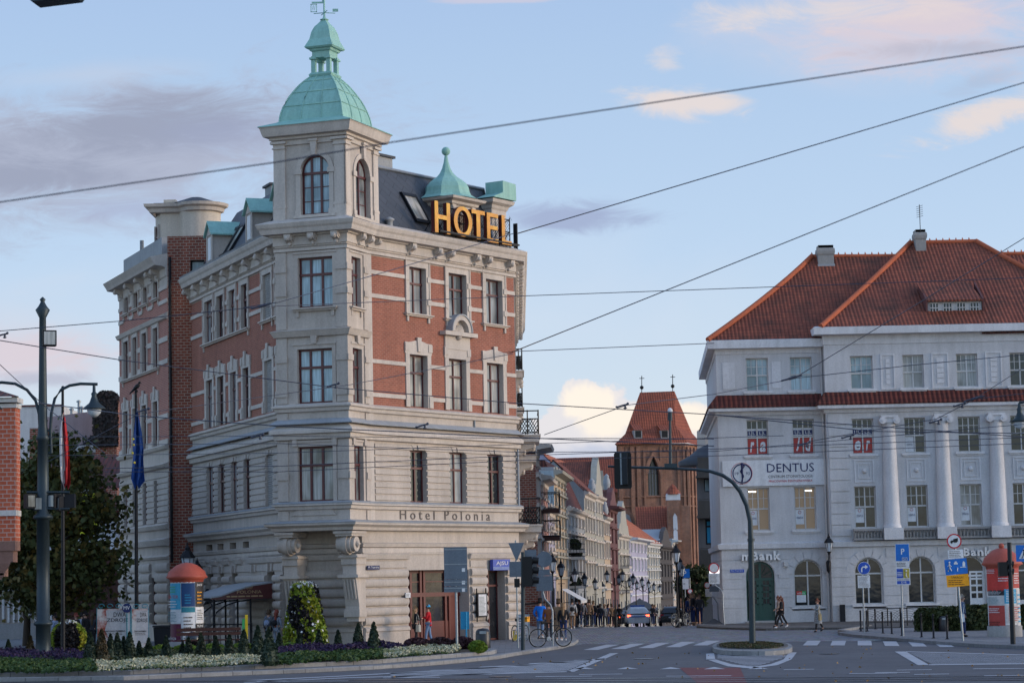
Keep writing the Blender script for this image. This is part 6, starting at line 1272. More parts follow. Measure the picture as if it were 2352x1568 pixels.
mb = MB(); mb.box(F, F.u(44), F.u(142), F.z(90, 933)-.0, F.z(90, 931)+.05, .0, .1); mb.build('roof_edge', 'darkred_wall', t)
# low red roofed house
F = at90(140); t = thing('gabled_house', 'low white gabled house with dark red tile roof behind the trees', 'house', F.p(F.u(200), 0, -3)); U = lambda x, y=1150: F.u(x, y); Zf = lambda y, x=230: F.z(x, y)
mb = MB(); mb.box(F, U(40), U(185), 0, Zf(1120), -6, -.05); mb.prism(F, [(U(150), 0), (U(150), Zf(1180)), (U(205), Zf(1110)), (U(272), Zf(1200)), (U(272), 0)], -4, .6); mb.build('wall', 'white_wall', t)
mb = MB(); mb.flat([F.p(U(130), Zf(1122), .3), F.p(U(282), Zf(1122), .3), F.p(U(282), Zf(1036), -5), F.p(U(130), Zf(1036), -5)]); mb.add([F.p(U(205), Zf(1092), 1.1), F.p(U(284), Zf(1180), 1.1), F.p(U(284), Zf(1180), -1.5), F.p(U(205), Zf(1092), -1.5)], [(0, 1, 2, 3)]); mb.add([F.p(U(205), Zf(1092), 1.1), F.p(U(150), Zf(1180), 1.1), F.p(U(150), Zf(1180), -1.5), F.p(U(205), Zf(1092), -1.5)], [(0, 1, 2, 3)])
mb.flat([F.p(U(205), Zf(1092), 1.1), F.p(U(284), Zf(1180), 1.1), F.p(U(284), Zf(1192), 1.1), F.p(U(205), Zf(1106), 1.1)]); mb.open = True; mb.build('roof', 'tile_old', t)
mb = MB(); mb.box(F, U(120), U(280), 0, Zf(1262), .65, 1.0); mb.build('shopfront', 'brown', t); mb = MB(); mb.box(F, U(120), U(280), Zf(1262), Zf(1240), .6, 1.2); mb.build('canopy', 'white_trim', t)
Fp = F.off(0, .7); bn = thing('property_banner', 'yellow and red property sale banner on the white gable behind the tree', 'banner', Fp.p(Fp.u(205), Fp.z(205, 1230), 0)); mb = MB(); mb.box(Fp, Fp.u(150), Fp.u(228), Fp.z(205, 1226), Fp.z(205, 1132), 0, .04); mb.build('cloth', 'yellow_lime', bn); 
mb = MB(); mb.box(Fp, Fp.u(150), Fp.u(226), Fp.z(205, 1186), Fp.z(205, 1166), .04, .05); mb.build('red_panel', 'signred2', bn); text('NIERUCHOMOŚĆ', Fp, Fp.u(122), Fp.u(226), Fp.z(205, 1148), Fp.z(205, 1137), .05, 'black', bn); text('NA SPRZEDAŻ', Fp, Fp.u(142), Fp.u(225), Fp.z(205, 1164), Fp.z(205, 1153), .05, 'black', bn); text('501 766', Fp, Fp.u(160), Fp.u(222), Fp.z(205, 1182), Fp.z(205, 1170), .06, 'sign_white', bn)
# pale railing-like front behind the tree trunk
F = at90(128); t = thing('garden_wall', 'pale plastered wall with pilasters behind the tree trunk', 'wall', F.p(F.u(40, 1350), 0, 0)); mb = MB(); mb.box(F, F.u(-60, 1350), F.u(122, 1350), 0, F.z(60, 1300), -.4, 0); mb.build('panel', 'plaster', t); mb = MB()
for k in range(14): u = F.u(-40, 1350)+k*.28; mb.tube([F.p(u, 1.0, .1), F.p(u, F.z(60, 1315), .1)], .07, 6)
mb.build('pilasters', 'offwhite', t); mb = MB(); mb.box(F, F.u(-60, 1350), F.u(122, 1350), 0, .95, 0, .25); mb.build('plinth', 'stone_grey', t)
# brick oriel of the theatre side building at the left edge
F = at90(90); U = lambda x, y=1100: F.u(x, y); Zf = lambda y, x=20: F.z(x, y)
t = thing('brick_building', 'orange brick building with tiled eaves cut off by the left edge', 'building', F.p(U(0), 0, -2))
mb = MB(); u1 = U(35); mb.box(F, u1-9, u1, Zf(1242), Zf(936), -.9, 0); mb.build('wall', 'brick_left', t)
mb = MB(); mb.box(F, u1-9, u1+.05, Zf(936), Zf(927), -.9, .05); mb.box(F, u1-9, u1+.04, Zf(1184), Zf(1171), -.9, .04); mb.box(F, u1-9, u1+.12, Zf(924), Zf(913), -.9, .2); mb.build('cornice', 'offwhite', t)
mb = MB(); mb.box(F, u1-9, u1, Zf(1264), Zf(1242), -.9, 0); mb.box(F, u1-9, u1-.1, Zf(1290), Zf(1264), -.9, -.05)
for k in range(8): mb.sweep([F.p(u1-9, 0, -k*.02), F.p(u1-.18-k*.05, 0, -k*.02)], [(0, Zf(1290)-k*.08), (0, Zf(1290)-(k+1)*.08)])
mb.box(F, u1-9, u1-.45, Zf(1323), Zf(1290), -.9, -.1); mb.box(F, u1-9, u1-1.6, 0, Zf(1323), -.9, -.5); mb.build('corbel', 'stone_pink', t); 
mb = MB(); mb.flat([F.p(u1-9, Zf(912), .35), F.p(u1+.2, Zf(912), .35), F.p(u1-1.0, Zf(886), -1.6), F.p(u1-9, Zf(880), -1.6)]); mb.flat([F.p(u1+.2, Zf(912), .35), F.p(u1-.2, Zf(912), -1.6), F.p(u1-1.0, Zf(886), -1.6)]); mb.open = True; mb.build('roof', 'tile_old', t)
# ---------------- rooftop sign ----------------
sgn = thing('rooftop_sign', 'big golden HOTEL letters on a wire mesh frame above the hotel cornice', 'sign', FA.p(FA.u(1080, 520), zc+.1, .5))
DS = .62
def lbox(px0, px1, y0, y1): u0, u1 = FA.u(px0, (y0+y1)/2, DS), FA.u(px1, (y0+y1)/2, DS); return u0, u1, FA.z((px0+px1)/2, y1, DS), FA.z((px0+px1)/2, y0, DS)
def letter(strokes, box, ring=False):
    u0, u1, z0, z1 = box; mb = MB(); w = u1-u0; h = z1-z0
    def part(f, dd0, dd1, mi):
        if ring:
            n = 28; P = [((u0+u1)/2+w/2*k_*cos(a), (z0+z1)/2+(h/2)*kz*sin(a)) for k_, kz in ((1, 1), (.62, .74)) for a in [2*pi*i/n for i in range(n)]]
            for i in range(n): j = (i+1) % n; mb.prism(FA, [P[i], P[j], P[n+j], P[n+i]], dd0, dd1, mi)
        else:
            for a, b, c_, d in strokes: mb.box(FA, u0+w*a, u0+w*b, z0+h*c_, z0+h*d, dd0, dd1, mi)
    part(0, DS-.19, DS-.02, 1); part(0, DS-.018, DS, 0); mb.build('letter', ['gold', 'maroon'], sgn)
letter([(0, .22, 0, 1), (.78, 1, 0, 1), (.22, .78, .44, .58)], lbox(999, 1034, 464, 535.5))
letter(None, lbox(1043, 1084.7, 474.5, 543.5), True)
letter([(.36, .64, 0, .86), (0, 1, .86, 1)], lbox(1084, 1114, 483, 549.5)); letter([(0, .28, 0, 1), (.28, 1, 0, .135), (.28, .95, .44, .57), (.28, 1, .865, 1)], lbox(1119, 1144.5, 490, 556.6)); letter([(0, .30, 0, 1), (.30, 1, 0, .14)], lbox(1153, 1175, 496, 562))
mb = MB(); ua, ub = FA.u(999, 510, .3), FA.u(1175, 530, .3)
for z in (zc+.3, zc+.85, zc+1.4): mb.tube([FA.p(ua, z, .2), FA.p(ub, z, .2), FA.p(ub+.5, z, -.5)], .022, 4)
for k in range(8): u = ua+(ub-ua)*k/7; mb.tube([FA.p(u, zc, .2), FA.p(u, zc+1.5, .2)], .025, 4); mb.tube([FA.p(u, zc, -.5), FA.p(u, zc+.9, .2)], .02, 4)
n = int((ub-ua)/.16)
for k in range(-8, n):
    for s_ in (0, 1):
        a, b = k*.16, k*.16+1.1; za, zb = zc+.3, zc+1.4
        if a < 0: za += -a; a = 0
        if b > ub-ua: zb -= b-(ub-ua); b = ub-ua
        if s_: a, b = (ub-ua)-a, (ub-ua)-b
        mb.tube([FA.p(ua+a, za, .2), FA.p(ua+b, zb, .2)], .007, 3, cap=False, sm=False)
mb.box(FA, ua-.1, ub+.1, zc+.22, zc+.29, .15, .65); mb.tube([FA.p(ub+.5, zc, -.5), FA.p(ub+.5, zc+1.5, -.5)], .03, 4); mb.box(FA, ub+.72, ub+.78, zc, zc+1.35, -.1, .1)
mb.build('frame', 'black_iron', sgn)
# signs on the hotel
def board(name, label, cat, F, u0, u1, z0, z1, d0, d1, m): t = thing(name, label, cat, F.p((u0+u1)/2, z0, d0)); mb = MB(); mb.box(F, u0, u1, z0, z1, d0, d1); mb.build('board', m, t); return t
u0, u1, z0, z1 = FA.u(1122, 1297), FA.u(1161.5, 1297), FA.z(1140, 1309), FA.z(1140, 1284)
t = board('shop_sign', 'blue AJSU sign over the right hand doorway of the hotel', 'sign', FA, u0, u1, z0, z1, .1, .26, 'blue_ajsu') if False else None
t = board('shop_sign', 'blue AJSU sign over the right hand doorway of the hotel', 'sign', FA, u0, u1, z0, z1, .08, .24, 'blue_ajsu'); text('AJSU', FA, u0+.22, u1-.2, z0+(z1-z0)*.38, z1-.08, .25, 'sign_white', t)
mb = MB(); [mb.box(FA, u0, u1, z0+.03+k*.045, z0+.045+k*.045, .24, .243) for k in range(3)]; mb.build('stripe', 'wall_blue', t)
u0, u1, z0, z1 = FA.u(836, 1302), FA.u(864, 1302), FA.z(850, 1307.5), FA.z(850, 1298); t = board('street_sign', 'dark blue street name plate on the hotel corner', 'sign', FA, u0, u1, z0, z1, .15, .18, 'navy'); text('Pl. Teatralny', FA, u0+.05, u1-.05, z0+.03, z1-.03, .185, 'sign_white', t)
u0, u1, z0, z1 = FA.u(924, 1368), FA.u(935, 1368), FA.z(930, 1372), FA.z(930, 1360.5); t = board('wall_plaque', 'small white plaque left of the red shopfront', 'plaque', FA, u0, u1, z0, z1, .15, .18, 'sign_white'); lines(FA, u0+.03, u1-.03, z0+.02, z1-.03, 3, .184, 'letter_grey', t)
u0, u1, z0, z1 = FA.u(1085, 1390), FA.u(1107, 1390), FA.z(1096, 1416), FA.z(1096, 1361); t = board('menu_board', 'tall dark menu board between the two hotel doorways', 'menu board', FA, u0, u1, z0, z1, .2, .28, 'black_iron'); mb = MB(); mb.box(FA, u0+.07, u1-.07, z0+.06, z1-.06, .28, .285); mb.build('sheet', 'white_trim', t); lines(FA, u0+.1, u1-.1, z0+.1, z1-.15, 14, .288, 'green_door', t); mb = MB(); mb.box(FA, u0, u0+.03, z0-.2, z1+.2, .2, .25); mb.box(FA, u1-.03, u1, z0-.2, z1+.2, .2, .25); mb.build('bracket', 'black_iron', t)
# curved canopy of the hotel entrance
uc = FC.u(631, 1380); pz = lambda y: FC.z(631, y); Fc = Fr(*FC.p(uc, 0, .15).to_2d(), 248.5); cano = thing('entrance_canopy', 'curved metal canopy with dark red side panels at the hotel side entrance', 'canopy', FC.p(uc-1.5, 0, 1.2))
OUTL = 2.6; zt_a, zb_a = pz(1338), pz(1373); prf = [(0, zt_a), (OUTL*.3, zt_a-.10), (OUTL*.6, zt_a-.30), (OUTL*.85, zt_a-.52), (OUTL, zb_a+.06)]
CW = 4.2
def cp(u, z, d): return FC.p(u, z, .12+d)
mb = MB()
for (a, za), (b, zb) in zip(prf, prf[1:]):
    mb.add([cp(uc+.1, za, a), cp(uc+.1, zb, b), cp(uc-CW, zb, b), cp(uc-CW, za, a)]+[cp(uc+.1, za+.06, a), cp(uc+.1, zb+.06, b), cp(uc-CW, zb+.06, b), cp(uc-CW, za+.06, a)], [(0, 1, 2, 3), (4, 5, 6, 7), (0, 1, 5, 4), (2, 3, 7, 6), (1, 2, 6, 5)])
mb.build('roof', 'zinc', cano)
for uu in (uc+.05, uc-CW+.08):
    mb = MB(); mb.add([cp(uu-.02, z, d) for d, z in prf+[(OUTL, zb_a), (0, zb_a)]]+[cp(uu+.03, z, d) for d, z in prf+[(OUTL, zb_a), (0, zb_a)]], [range(7), range(7, 14)]+[(i, (i+1) % 7, 7+(i+1) % 7, 7+i) for i in range(7)]); mb.build('side_panel', 'maroon', cano)
qq = cp(uc+.085, 0, 0); Fsp = Fr(qq.x, qq.y, FC.az-90+180-180); Fsp = Fr(*(FC.p(uc+.085, 0, .12+OUTL)).to_2d(), 68.5)
text('Hotel', Fsp, OUTL*.52, OUTL*.66, zb_a+.42, zb_a+.56, .005, 'gold_text', cano, shear=.4) if False else None

text('Hotel', Fsp, OUTL*.54, OUTL*.68, zb_a+.40, zb_a+.54, .005, 'gold_text', cano, shear=.4); text('POLONIA', Fsp, OUTL*.42, OUTL*.82, zb_a+.22, zb_a+.35, .005, 'gold_text', cano); lines(Fsp, OUTL*.25, OUTL*.88, zb_a+.07, zb_a+.15, 1, .005, 'gold_text', cano, th=.7)
mb = MB()
for u in (uc-.05, uc-CW/2, uc-CW+.1):
    mb.tube([cp(u, .1, OUTL-.15), cp(u, zb_a, OUTL-.15)], .06, 6); mb.tube([cp(u, .1, .9), cp(u, zb_a+.3, .9)], .045, 6)
    mb.tube([cp(u, zb_a-.8, OUTL-.15)]+[cp(u, zb_a-.8+.75*sin(a), OUTL-.15-(OUTL-1.05)*(1-cos(a))/1) for a in (.4, .8, 1.2, 1.57)], .03, 5)
for a in (0, 1):
    c_ = uc-CW*(.25+.5*a); r_ = CW/4-.06; mb.tube([cp(c_-r_*cos(k*pi/10), zb_a-.75+.7*sin(k*pi/10), OUTL-.15) for k in range(11)], .03, 5)
mb.tube([cp(uc-CW+.1, zb_a, OUTL-.15), cp(uc-.05, zb_a, OUTL-.15)], .05, 5)
mb.build('post', 'black_iron', cano)
mb = MB()
for u0_, d0_, u1_, d1_ in ((uc-CW, OUTL, uc+.1, OUTL), (uc+.1, OUTL, uc+.9, OUTL-1.5)):
    for k in range(26 if u1_-u0_ > 2 else 10): t_ = k/(25 if u1_-u0_ > 2 else 9); p = cp(u0_+(u1_-u0_)*t_, 0, d0_+(d1_-d0_)*t_); mb.tube([p+ZV*.12, p+ZV*1.15], .012, 3, sm=False)
    for z in (.2, 1.1): mb.tube([cp(u0_, z, d0_), cp(u1_, z, d1_)], .02, 4)
rl_ = thing('terrace_railing', 'thin black iron railing in front of the hotel side entrance', 'railing', cp(uc-1, 0, OUTL)); mb.build('bars', 'black_iron', rl_)
# ---------------- lanterns and lamps ----------------
def lantern_head(par, c_, s=1.0, gm='lamp_glass'):
    mb = MB(); mb.lathe(c_, [(.10*s, 0), (.19*s, .42*s)], 6, 0, sm=False); g_ = mb.build('lamp_glass', gm, par)
    mb = MB(); mb.lathe(c_+ZV*(-.08*s), [(.03*s, -.1*s), (.06*s, 0), (.12*s, .06*s), (.1*s, .085*s)], 6); mb.lathe(c_+ZV*.42*s, [(.24*s, 0), (.22*s, .05*s), (.12*s, .2*s), (.07*s, .24*s), (.08*s, .3*s), (.03*s, .36*s), (.015*s, .46*s)], 6, sm=False)
    for k in range(6): a = 2*pi*k/6; mb.tube([c_+Vector((.10*s*cos(a), .10*s*sin(a), 0)), c_+Vector((.19*s*cos(a), .19*s*sin(a), .42*s))], .012*s, 4)
    mb.build('lamp_cap', 'black_iron', par)
def street_lantern(label, p, h, group=None, s=1.0):
    t = thing('street_lantern', label, 'street lamp', p, group); mb = MB(); H = h-.85*s
    mb.lathe(p, [(.16*s, 0), (.16*s, .15), (.12*s, .2), (.11*s, .7), (.07*s, .85), (.06*s, 1.3), (.045*s, H*.8), (.06*s, H*.82), (.04*s, H*.84), (.035*s, H)], 10)
    mb.tube([p+Vector((-.22*s, 0, H*.86)), p+Vector((.22*s, 0, H*.86))], .02*s, 5); mb.build('pole', 'black_iron', t); lantern_head(t, p+ZV*(H+.05), s*1.15); return t
ords = ['nearest', 'second', 'third', 'fourth', 'fifth', 'sixth', 'farthest']
for i, (x, yt, Yl) in enumerate(((1269.6, 1277, 133), (1289, 1291, 150), (1320.7, 1308, 165), (1342.4, 1318.5, 185), (1366.3, 1328.8, 205), (1383.6, 1338, 222), (1402.4, 1346, 240))):
    p = onst(x, Yl); street_lantern(f'black street lantern, {ords[i]} in the row of seven along the left houses', p, at(x, yt, Yl).z-p.z, 'street lanterns in a row')
for x, yt, Yl, lab in ((1554.5, 1255, 128, 'tallest black street lantern in front of the small tree'), (1559, 1278, 145, 'second tall black lantern close behind the tallest one'), (1566, 1294, 158, 'third black lantern behind the two tall ones by the tree'), (1571, 1321, 185, 'lowest black lantern behind the group by the tree')):
    p = onst(x, Yl); street_lantern(lab, p, at(x, yt, Yl).z-p.z, 'street lanterns by the small tree')
def double_lantern(label, p, h, w_=.55):
    t = thing('double_street_lamp', label, 'street lamp', p, 'double armed street lamps'); mb = MB(); mb.lathe(p, [(.12, 0), (.1, .6), (.05, .8), (.04, h)], 8)
    for s_ in (-1, 1): mb.tube([p+Vector((0, 0, h-.6)), p+Vector((s_*w_*.6, 0, h-.35)), p+Vector((s_*w_, 0, h-.25))], .022, 5)
    mb.build('pole', 'black_iron', t)
    for s_ in (-1, 1): lantern_head(t, p+Vector((s_*w_, 0, h-.2)), .95)
    return t
for i, (x, yt, Yl) in enumerate(((1412, 1316, 172), (1438, 1324, 190), (1460, 1331, 210), (1476, 1337, 228), (1489, 1342, 245), (1503, 1346, 262))):
    p = onst(x, Yl); double_lantern(f'double armed black street lamp, {ords[i]} of six in mid street', p, at(x, yt, Yl).z-p.z-.3)
p = g(431, 1478)*1.0; p = Vector((gx(431, 103), 103, .1)); street_lantern('black street lantern rising behind the left poster column', p, at(431, 1259, 103).z-.1, s=1.25)
def wall_lantern(label, F, x, yt, yb, d=.55):
    u = F.u(x, (yt+yb)/2); zz = F.z(x, yt)-.62; t = thing('wall_lantern', label, 'wall lamp', F.p(u, zz-.5, d)); lantern_head(t, F.p(u, zz-.2, d), 1.1); mb = MB(); mb.tube([F.p(u, zz-.9, .06), F.p(u, zz-.8, d*.6), F.p(u, zz-.55, d), F.p(u, zz-.28, d)], .025, 6); mb.lathe(F.p(u, zz-1.35, .08), [(.03, 0), (.1, .15), (.13, .6), (.05, .7)], 8); mb.build('bracket', 'black_iron', t)
wall_lantern('black wall lantern between the two wings of the white corner building', FC_, 1901, 1231, 1287); wall_lantern('small black wall lantern above the hotel side entrance', FC, 480, 1287, 1324)
# tram pole with floodlights at the left
YP = 86.0; p = Vector((gx(99, YP), YP, .2)); X0 = p.x; zP = lambda y: at(99, y, YP).z
t = thing('tram_pole', 'tall dark green tram pole with curved lamp arms and floodlights at the left', 'pole', p)
mb = MB(); mb.lathe((X0, YP, 0), [(.33, .1), (.33, zP(1506)), (.28, zP(1503)), (.26, zP(1500)), (.26, zP(1436)), (.34, zP(1434)), (.33, zP(1428)), (.235, zP(1424)), (.225, zP(1192)), (.36, zP(1190)), (.34, zP(1184)), (.22, zP(1178)), (.19, zP(1012)), (.26, zP(1008)), (.19, zP(1000)), (.16, zP(975)), (.13, zP(800)), (.12, zP(730)), (.26, zP(712)), (.16, zP(704)), (.09, zP(696)), (.07, zP(692)), (.11, zP(688)), (.02, zP(682))], 20); mb.build('pole', 'pole_green', t)
mb = MB()
for s_ in (-1, 1):
    P_ = [(118, 1040), (116, 990), (118, 950), (126, 915), (140, 895), (160, 885), (185, 881), (224, 882)] if s_ > 0 else [(91, 1040), (92, 990), (90, 950), (82, 920), (62, 895), (35, 881), (5, 878), (-30, 880)]
    mb.tube([at(x, y, YP) for x, y in P_], .055, 7); mb.tube([Vector((X0, YP, zP(1040))), at(*P_[0], YP)], .05, 5); mb.tube([Vector((X0, YP, zP(985))), at(*P_[1], YP)], .05, 5)
mb.build('lamp_arm', 'pole_green', t)
for x in (216, -22):
    q = at(x, 884, YP); mb = MB(); mb.lathe(q, [(.05, 0), (.06, -.25), (.11, -.3), (.09, -.4), (.16, -.6), (.20, -.66), (.40, -.82), (.42, -.86), (.2, -.87)], 14); l_ = mb.build('lamp_shade', 'pole_green', t); mb = MB(); mb.lathe(q, [(.26, -.87), (.24, -1.0), (.12, -1.12), (.02, -1.15)], 12); mb.build('lamp_glass', 'lamp_glass', l_)
def floodlight(px, py, w, h, Y, az=100, gl='lamp_glass'):
    c_ = at(px, py, Y); F = Fr(c_.x, c_.y, az, c_.z); mb = MB(); mb.box(F, -w/2, w/2, -h/2, h/2, -.35, 0); f_ = mb.build('floodlight', 'black_iron', t); mb = MB(); mb.box(F, -w/2+.05, w/2-.05, -h/2+.05, h/2-.05, 0, .02); mb.build('lamp_glass', 'glass_curtain', f_)
floodlight(114, 776, .50, .56, YP-.2, 70)
for k, x in enumerate((72, 88, 117, 132, 150)): floodlight(x, 1150+(k % 2)*6, .34, .5, YP-.3+.1*k, 60+30*k)
mb = MB(); mb.tube([at(62, 1130, YP-.1), at(160, 1130, YP-.1)], .05, 6); mb.tube([at(62, 1168, YP-.1), at(160, 1168, YP-.1)], .04, 6); mb.build('cross_bar', 'pole_green', t)
# hanging luminaire at the right edge and near one at the top left
q = at(2341, 925, 80); t = thing('street_lamp', 'hanging green street lamp at the right picture edge', 'street lamp', q); mb = MB(); mb.lathe(q, [(.04, 0), (.06, -.15), (.10, -.2), (.08, -.3), (.16, -.5), (.36, -.62), (.2, -.64)], 12); s_ = mb.build('lamp_shade', 'pole_green', t); mb = MB(); mb.lathe(q, [(.22, -.64), (.18, -.8), (.02, -.86)], 12); mb.build('lamp_glass', 'lamp_glass', s_); mb = MB(); mb.tube([q, q+Vector((.3, 0, .05)), q+Vector((1.2, 0, -.2)), q+Vector((1.6, 0, -1)), Vector((q.x+1.6, q.y, 0))], .05, 6); mb.build('pole', 'pole_green', t)
q = at(129, -6, 34); t = thing('overhead_lamp', 'dark overhead lamp housing cut by the top left picture edge', 'street lamp', q); F = Fr(q.x, q.y, 97, q.z); mb = MB(); mb.prism(F, [(-.38, -.02), (-.3, -.095), (.33, -.05), (.38, .02), (.3, .1), (-.3, .1)], -.2, .2); mb.build('housing', 'pole_green', t); mb = MB(); mb.tube([q, q+Vector((-2.5, 0, .4)), q+Vector((-4, 0, -.2)), Vector((q.x-4, q.y, 0))], .04, 6); mb.build('pole', 'pole_green', t)
# ---------------- flags ----------------
def flagpole(label, x, yt, yb, Y):
    p = Vector((gx(x, Y), Y, .2)); t = thing('flagpole', label, 'flagpole', p); mb = MB(); mb.tube([p, Vector((at(x, 1100, Y).x, Y, at(x, yt, Y).z))], [.085, .05], 8); mb.ball(at(x, yt, Y), .07, 0, 6); mb.build('pole', 'black_iron', t); return t
flagpole('black flagpole carrying the white and red flag', 144.5, 890, 1500, 90); flagpole('black flagpole with a bird on its tip', 313, 898, 1480, 97)
def flag(name, label, pts, Y, mats, split=None):
    """drooping cloth: list of rows (y, xl, xr), folded"""
    mb = MB(); n = 10; V = []
    for i, (y, a, b) in enumerate(pts):
        for k in range(n+1): f = k/n; q = at(a+(b-a)*f, y+6*sin(f*9+i), Y+.12*sin(f*13+i*.7)); V.append(q)
    for i in range(len(pts)-1):
        for k in range(n): mb.add([V[i*(n+1)+k], V[i*(n+1)+k+1], V[(i+1)*(n+1)+k+1], V[(i+1)*(n+1)+k]], [(0, 1, 2, 3)], split(i, k) if split else 0, True)
    mb.open = True; return tag(mb.build(name, mats, smooth=True), label, 'flag')

flag('flag', 'drooping white and red flag on the left flagpole', [(952, 142, 149), (975, 137, 152), (1010, 136.5, 156), (1040, 137, 159), (1075, 138, 161), (1105, 140, 162), (1118, 146, 158)], 89.8, ['white', 'flag_red'], lambda i, k: 0 if k < 5-max(0, i-2)*.8 else 1)
fl = flag('flag', 'drooping blue flag with yellow stars on the flagpole with a bird', [(942, 312, 316), (965, 309, 320), (1000, 306, 326), (1035, 305, 330), (1050, 306, 329), (1080, 303, 331), (1100, 301, 333), (1118, 309, 322)], 96.8, ['flag_blue', 'star'], lambda i, k: 1 if (i, k) in () else 0)
mb = MB()
for x, y in ((307, 1021), (304.5, 1040), (309, 1062), (306, 1008)): q = at(x, y, 96.6); mb.ball(q, .05, 0, 5)
s_ = mb.build('star', 'star', fl)
q = at(313.5, 893, 97); mb = MB(); F = Fr(q.x, q.y, 90, q.z)
mb.tube([F.p(-.17, -.12), F.p(-.08, .02), F.p(.02, .10), F.p(.09, .17), F.p(.11, .22)], [.02, .06, .09, .07, .05], 8); mb.ball(F.p(.12, .25), .055, 0, 6); mb.tube([F.p(.15, .25), F.p(.22, .23)], [.018, .003], 5); mb.tube([F.p(.0, .05), F.p(.0, -.02)], .012, 4); mb.tube([F.p(-.28, -.2), F.p(-.1, .0)], [.03, .04], 5); tag(mb.build('bird', 'black', smooth=True), 'black crow perched on the tip of a flagpole', 'bird')
# ---------------- poster columns ----------------
def poster_column(label, p, r, zc_, ztop, posters, a_off=0):
    t = thing('poster_column', label, 'advertising column', p); mb = MB(); mb.lathe(p, [(r+.06, 0), (r+.06, .4), (r-.02, .45)], 28); mb.build('base', 'conc', t)
    mb = MB(); mb.lathe((p.x, p.y, 0), [(r, p.z+.45), (r, zc_)], 32); mb.build('drum', 'sign_white', t)
    mb = MB(); H = ztop-zc_; mb.lathe((p.x, p.y, zc_), [(r, -.12), (r+.03, 0), (r+.19, H*.12), (r+.13, H*.22), (r+.08, H*.45), (r*.86, H*.68), (r*.6, H*.86), (r*.3, H*.96), (.02, H)], 24); mb.build('cap', 'terracotta_paint', t)
    for (a0, a1, z0, z1, m_, tx) in posters:
        mb = MB(); n = 6; an = [radians(a0+(a1-a0)*k/n) for k in range(n+1)]; rr = r+.012; V = [(p.x+rr*sin(a), p.y-rr*cos(a), z) for z in (z0, z1) for a in an]
        mb.add(V, [(k, k+1, n+2+k, n+1+k) for k in range(n)], 0, True); mb.open = True; o = mb.build('poster', m_, t)
        for (s_, f0, f1, h0, h1, tm) in tx:
            am = radians(a0+(a1-a0)*(f0+f1)/2); q = Vector((p.x+rr*sin(am), p.y-rr*cos(am), 0)); Fp = Fr(q.x, q.y, 90-math.degrees(am)); w = 2*rr*sin(radians((a1-a0)*(f1-f0))/2)
            zz = lambda f: z0+(z1-z0)*f
            (text(s_, Fp, -w/2, w/2, zz(h0), zz(h1), .01, tm, o) if s_ else lines(Fp, -w/2, w/2, zz(h0), zz(h1), max(3, int((h1-h0)*9)), .01, tm, o))
    return t
Yc = 95.0; p = Vector((gx(429, Yc), Yc, .12)); zz_ = lambda y: at(429, y, Yc).z
poster_column('poster column with red dome, standing between the concert boards and the hotel canopy', p, .64, zz_(1330), zz_(1291), [
 (-88, -14, zz_(1398), zz_(1338), 'cyan_poster', [('EK-TOR', .2, .9, .42, .56, 'sign_red'), ('', .3, .8, .6, .9, 'flower_white')]), (-12, 36, zz_(1392), zz_(1338), 'night_poster', [('', .2, .8, .1, .3, 'wall_blue')]), (38, 88, zz_(1393), zz_(1336), 'black_poster', [('jazz', .05, .6, .78, .95, 'sign_white'), ('', .1, .6, .1, .65, 'gold_paint')]),
 (-88, -14, zz_(1430), zz_(1400), 'sign_white', [('', .1, .9, .1, .9, 'teal')]), (-12, 36, zz_(1474), zz_(1406), 'sign_white', [('', .15, .85, .1, .9, 'letter_grey')]), (-12, 36, zz_(1405), zz_(1393), 'teal', []), (38, 88, zz_(1430), zz_(1395), 'sign_white', [('', .1, .7, .2, .9, 'black')]),
 (-88, -14, zz_(1489), zz_(1431), 'plum_poster', [('alicja', .1, .9, .35, .5, 'sign_white'), ('', .2, .8, .1, .3, 'sign_white')]), (38, 88, zz_(1470), zz_(1431), 'black_poster', [('MUNE', .05, .7, .75, .95, 'sign_white'), ('', .3, .6, .1, .6, 'skin')])]) if False else None

P1_ = [(-88, -14, zz_(1398), zz_(1338), 'cyan_poster', [('EK-TOR', .25, .95, .42, .54, 'sign_red'), ('', .3, .8, .62, .9, 'signgreen'), ('', .2, .9, .05, .35, 'sign_white')]), (-12, 36, zz_(1392), zz_(1338), 'night_poster', [('', .25, .75, .1, .55, 'teal_sign')]), (38, 88, zz_(1393), zz_(1336), 'black_poster', [('jazz', .05, .6, .80, .95, 'sign_white'), ('', .1, .6, .1, .65, 'gold_paint')]),
 (-88, -14, zz_(1430), zz_(1400), 'sign_white', [('', .1, .9, .1, .9, 'teal')]), (-12, 36, zz_(1474), zz_(1406), 'sign_white', [('', .15, .85, .1, .9, 'letter_grey')]), (-12, 36, zz_(1405), zz_(1393), 'teal', []), (38, 88, zz_(1430), zz_(1395), 'sign_white', [('', .1, .7, .2, .9, 'black')]),
 (-88, -14, zz_(1489), zz_(1431), 'plum_poster', [('alicja', .15, .85, .35, .5, 'sign_white'), ('', .2, .8, .1, .3, 'sign_white')]), (38, 88, zz_(1470), zz_(1431), 'black_poster', [('MUNE', .05, .7, .78, .92, 'sign_white'), ('', .35, .6, .1, .6, 'stone_grey')])]
poster_column('poster column with red dome, between the concert boards and the hotel canopy', p, .64, zz_(1330), zz_(1291), P1_)
Yc = 93.0; p = Vector((gx(2303, Yc), Yc, .12)); zz_ = lambda y: at(2303, y, Yc).z
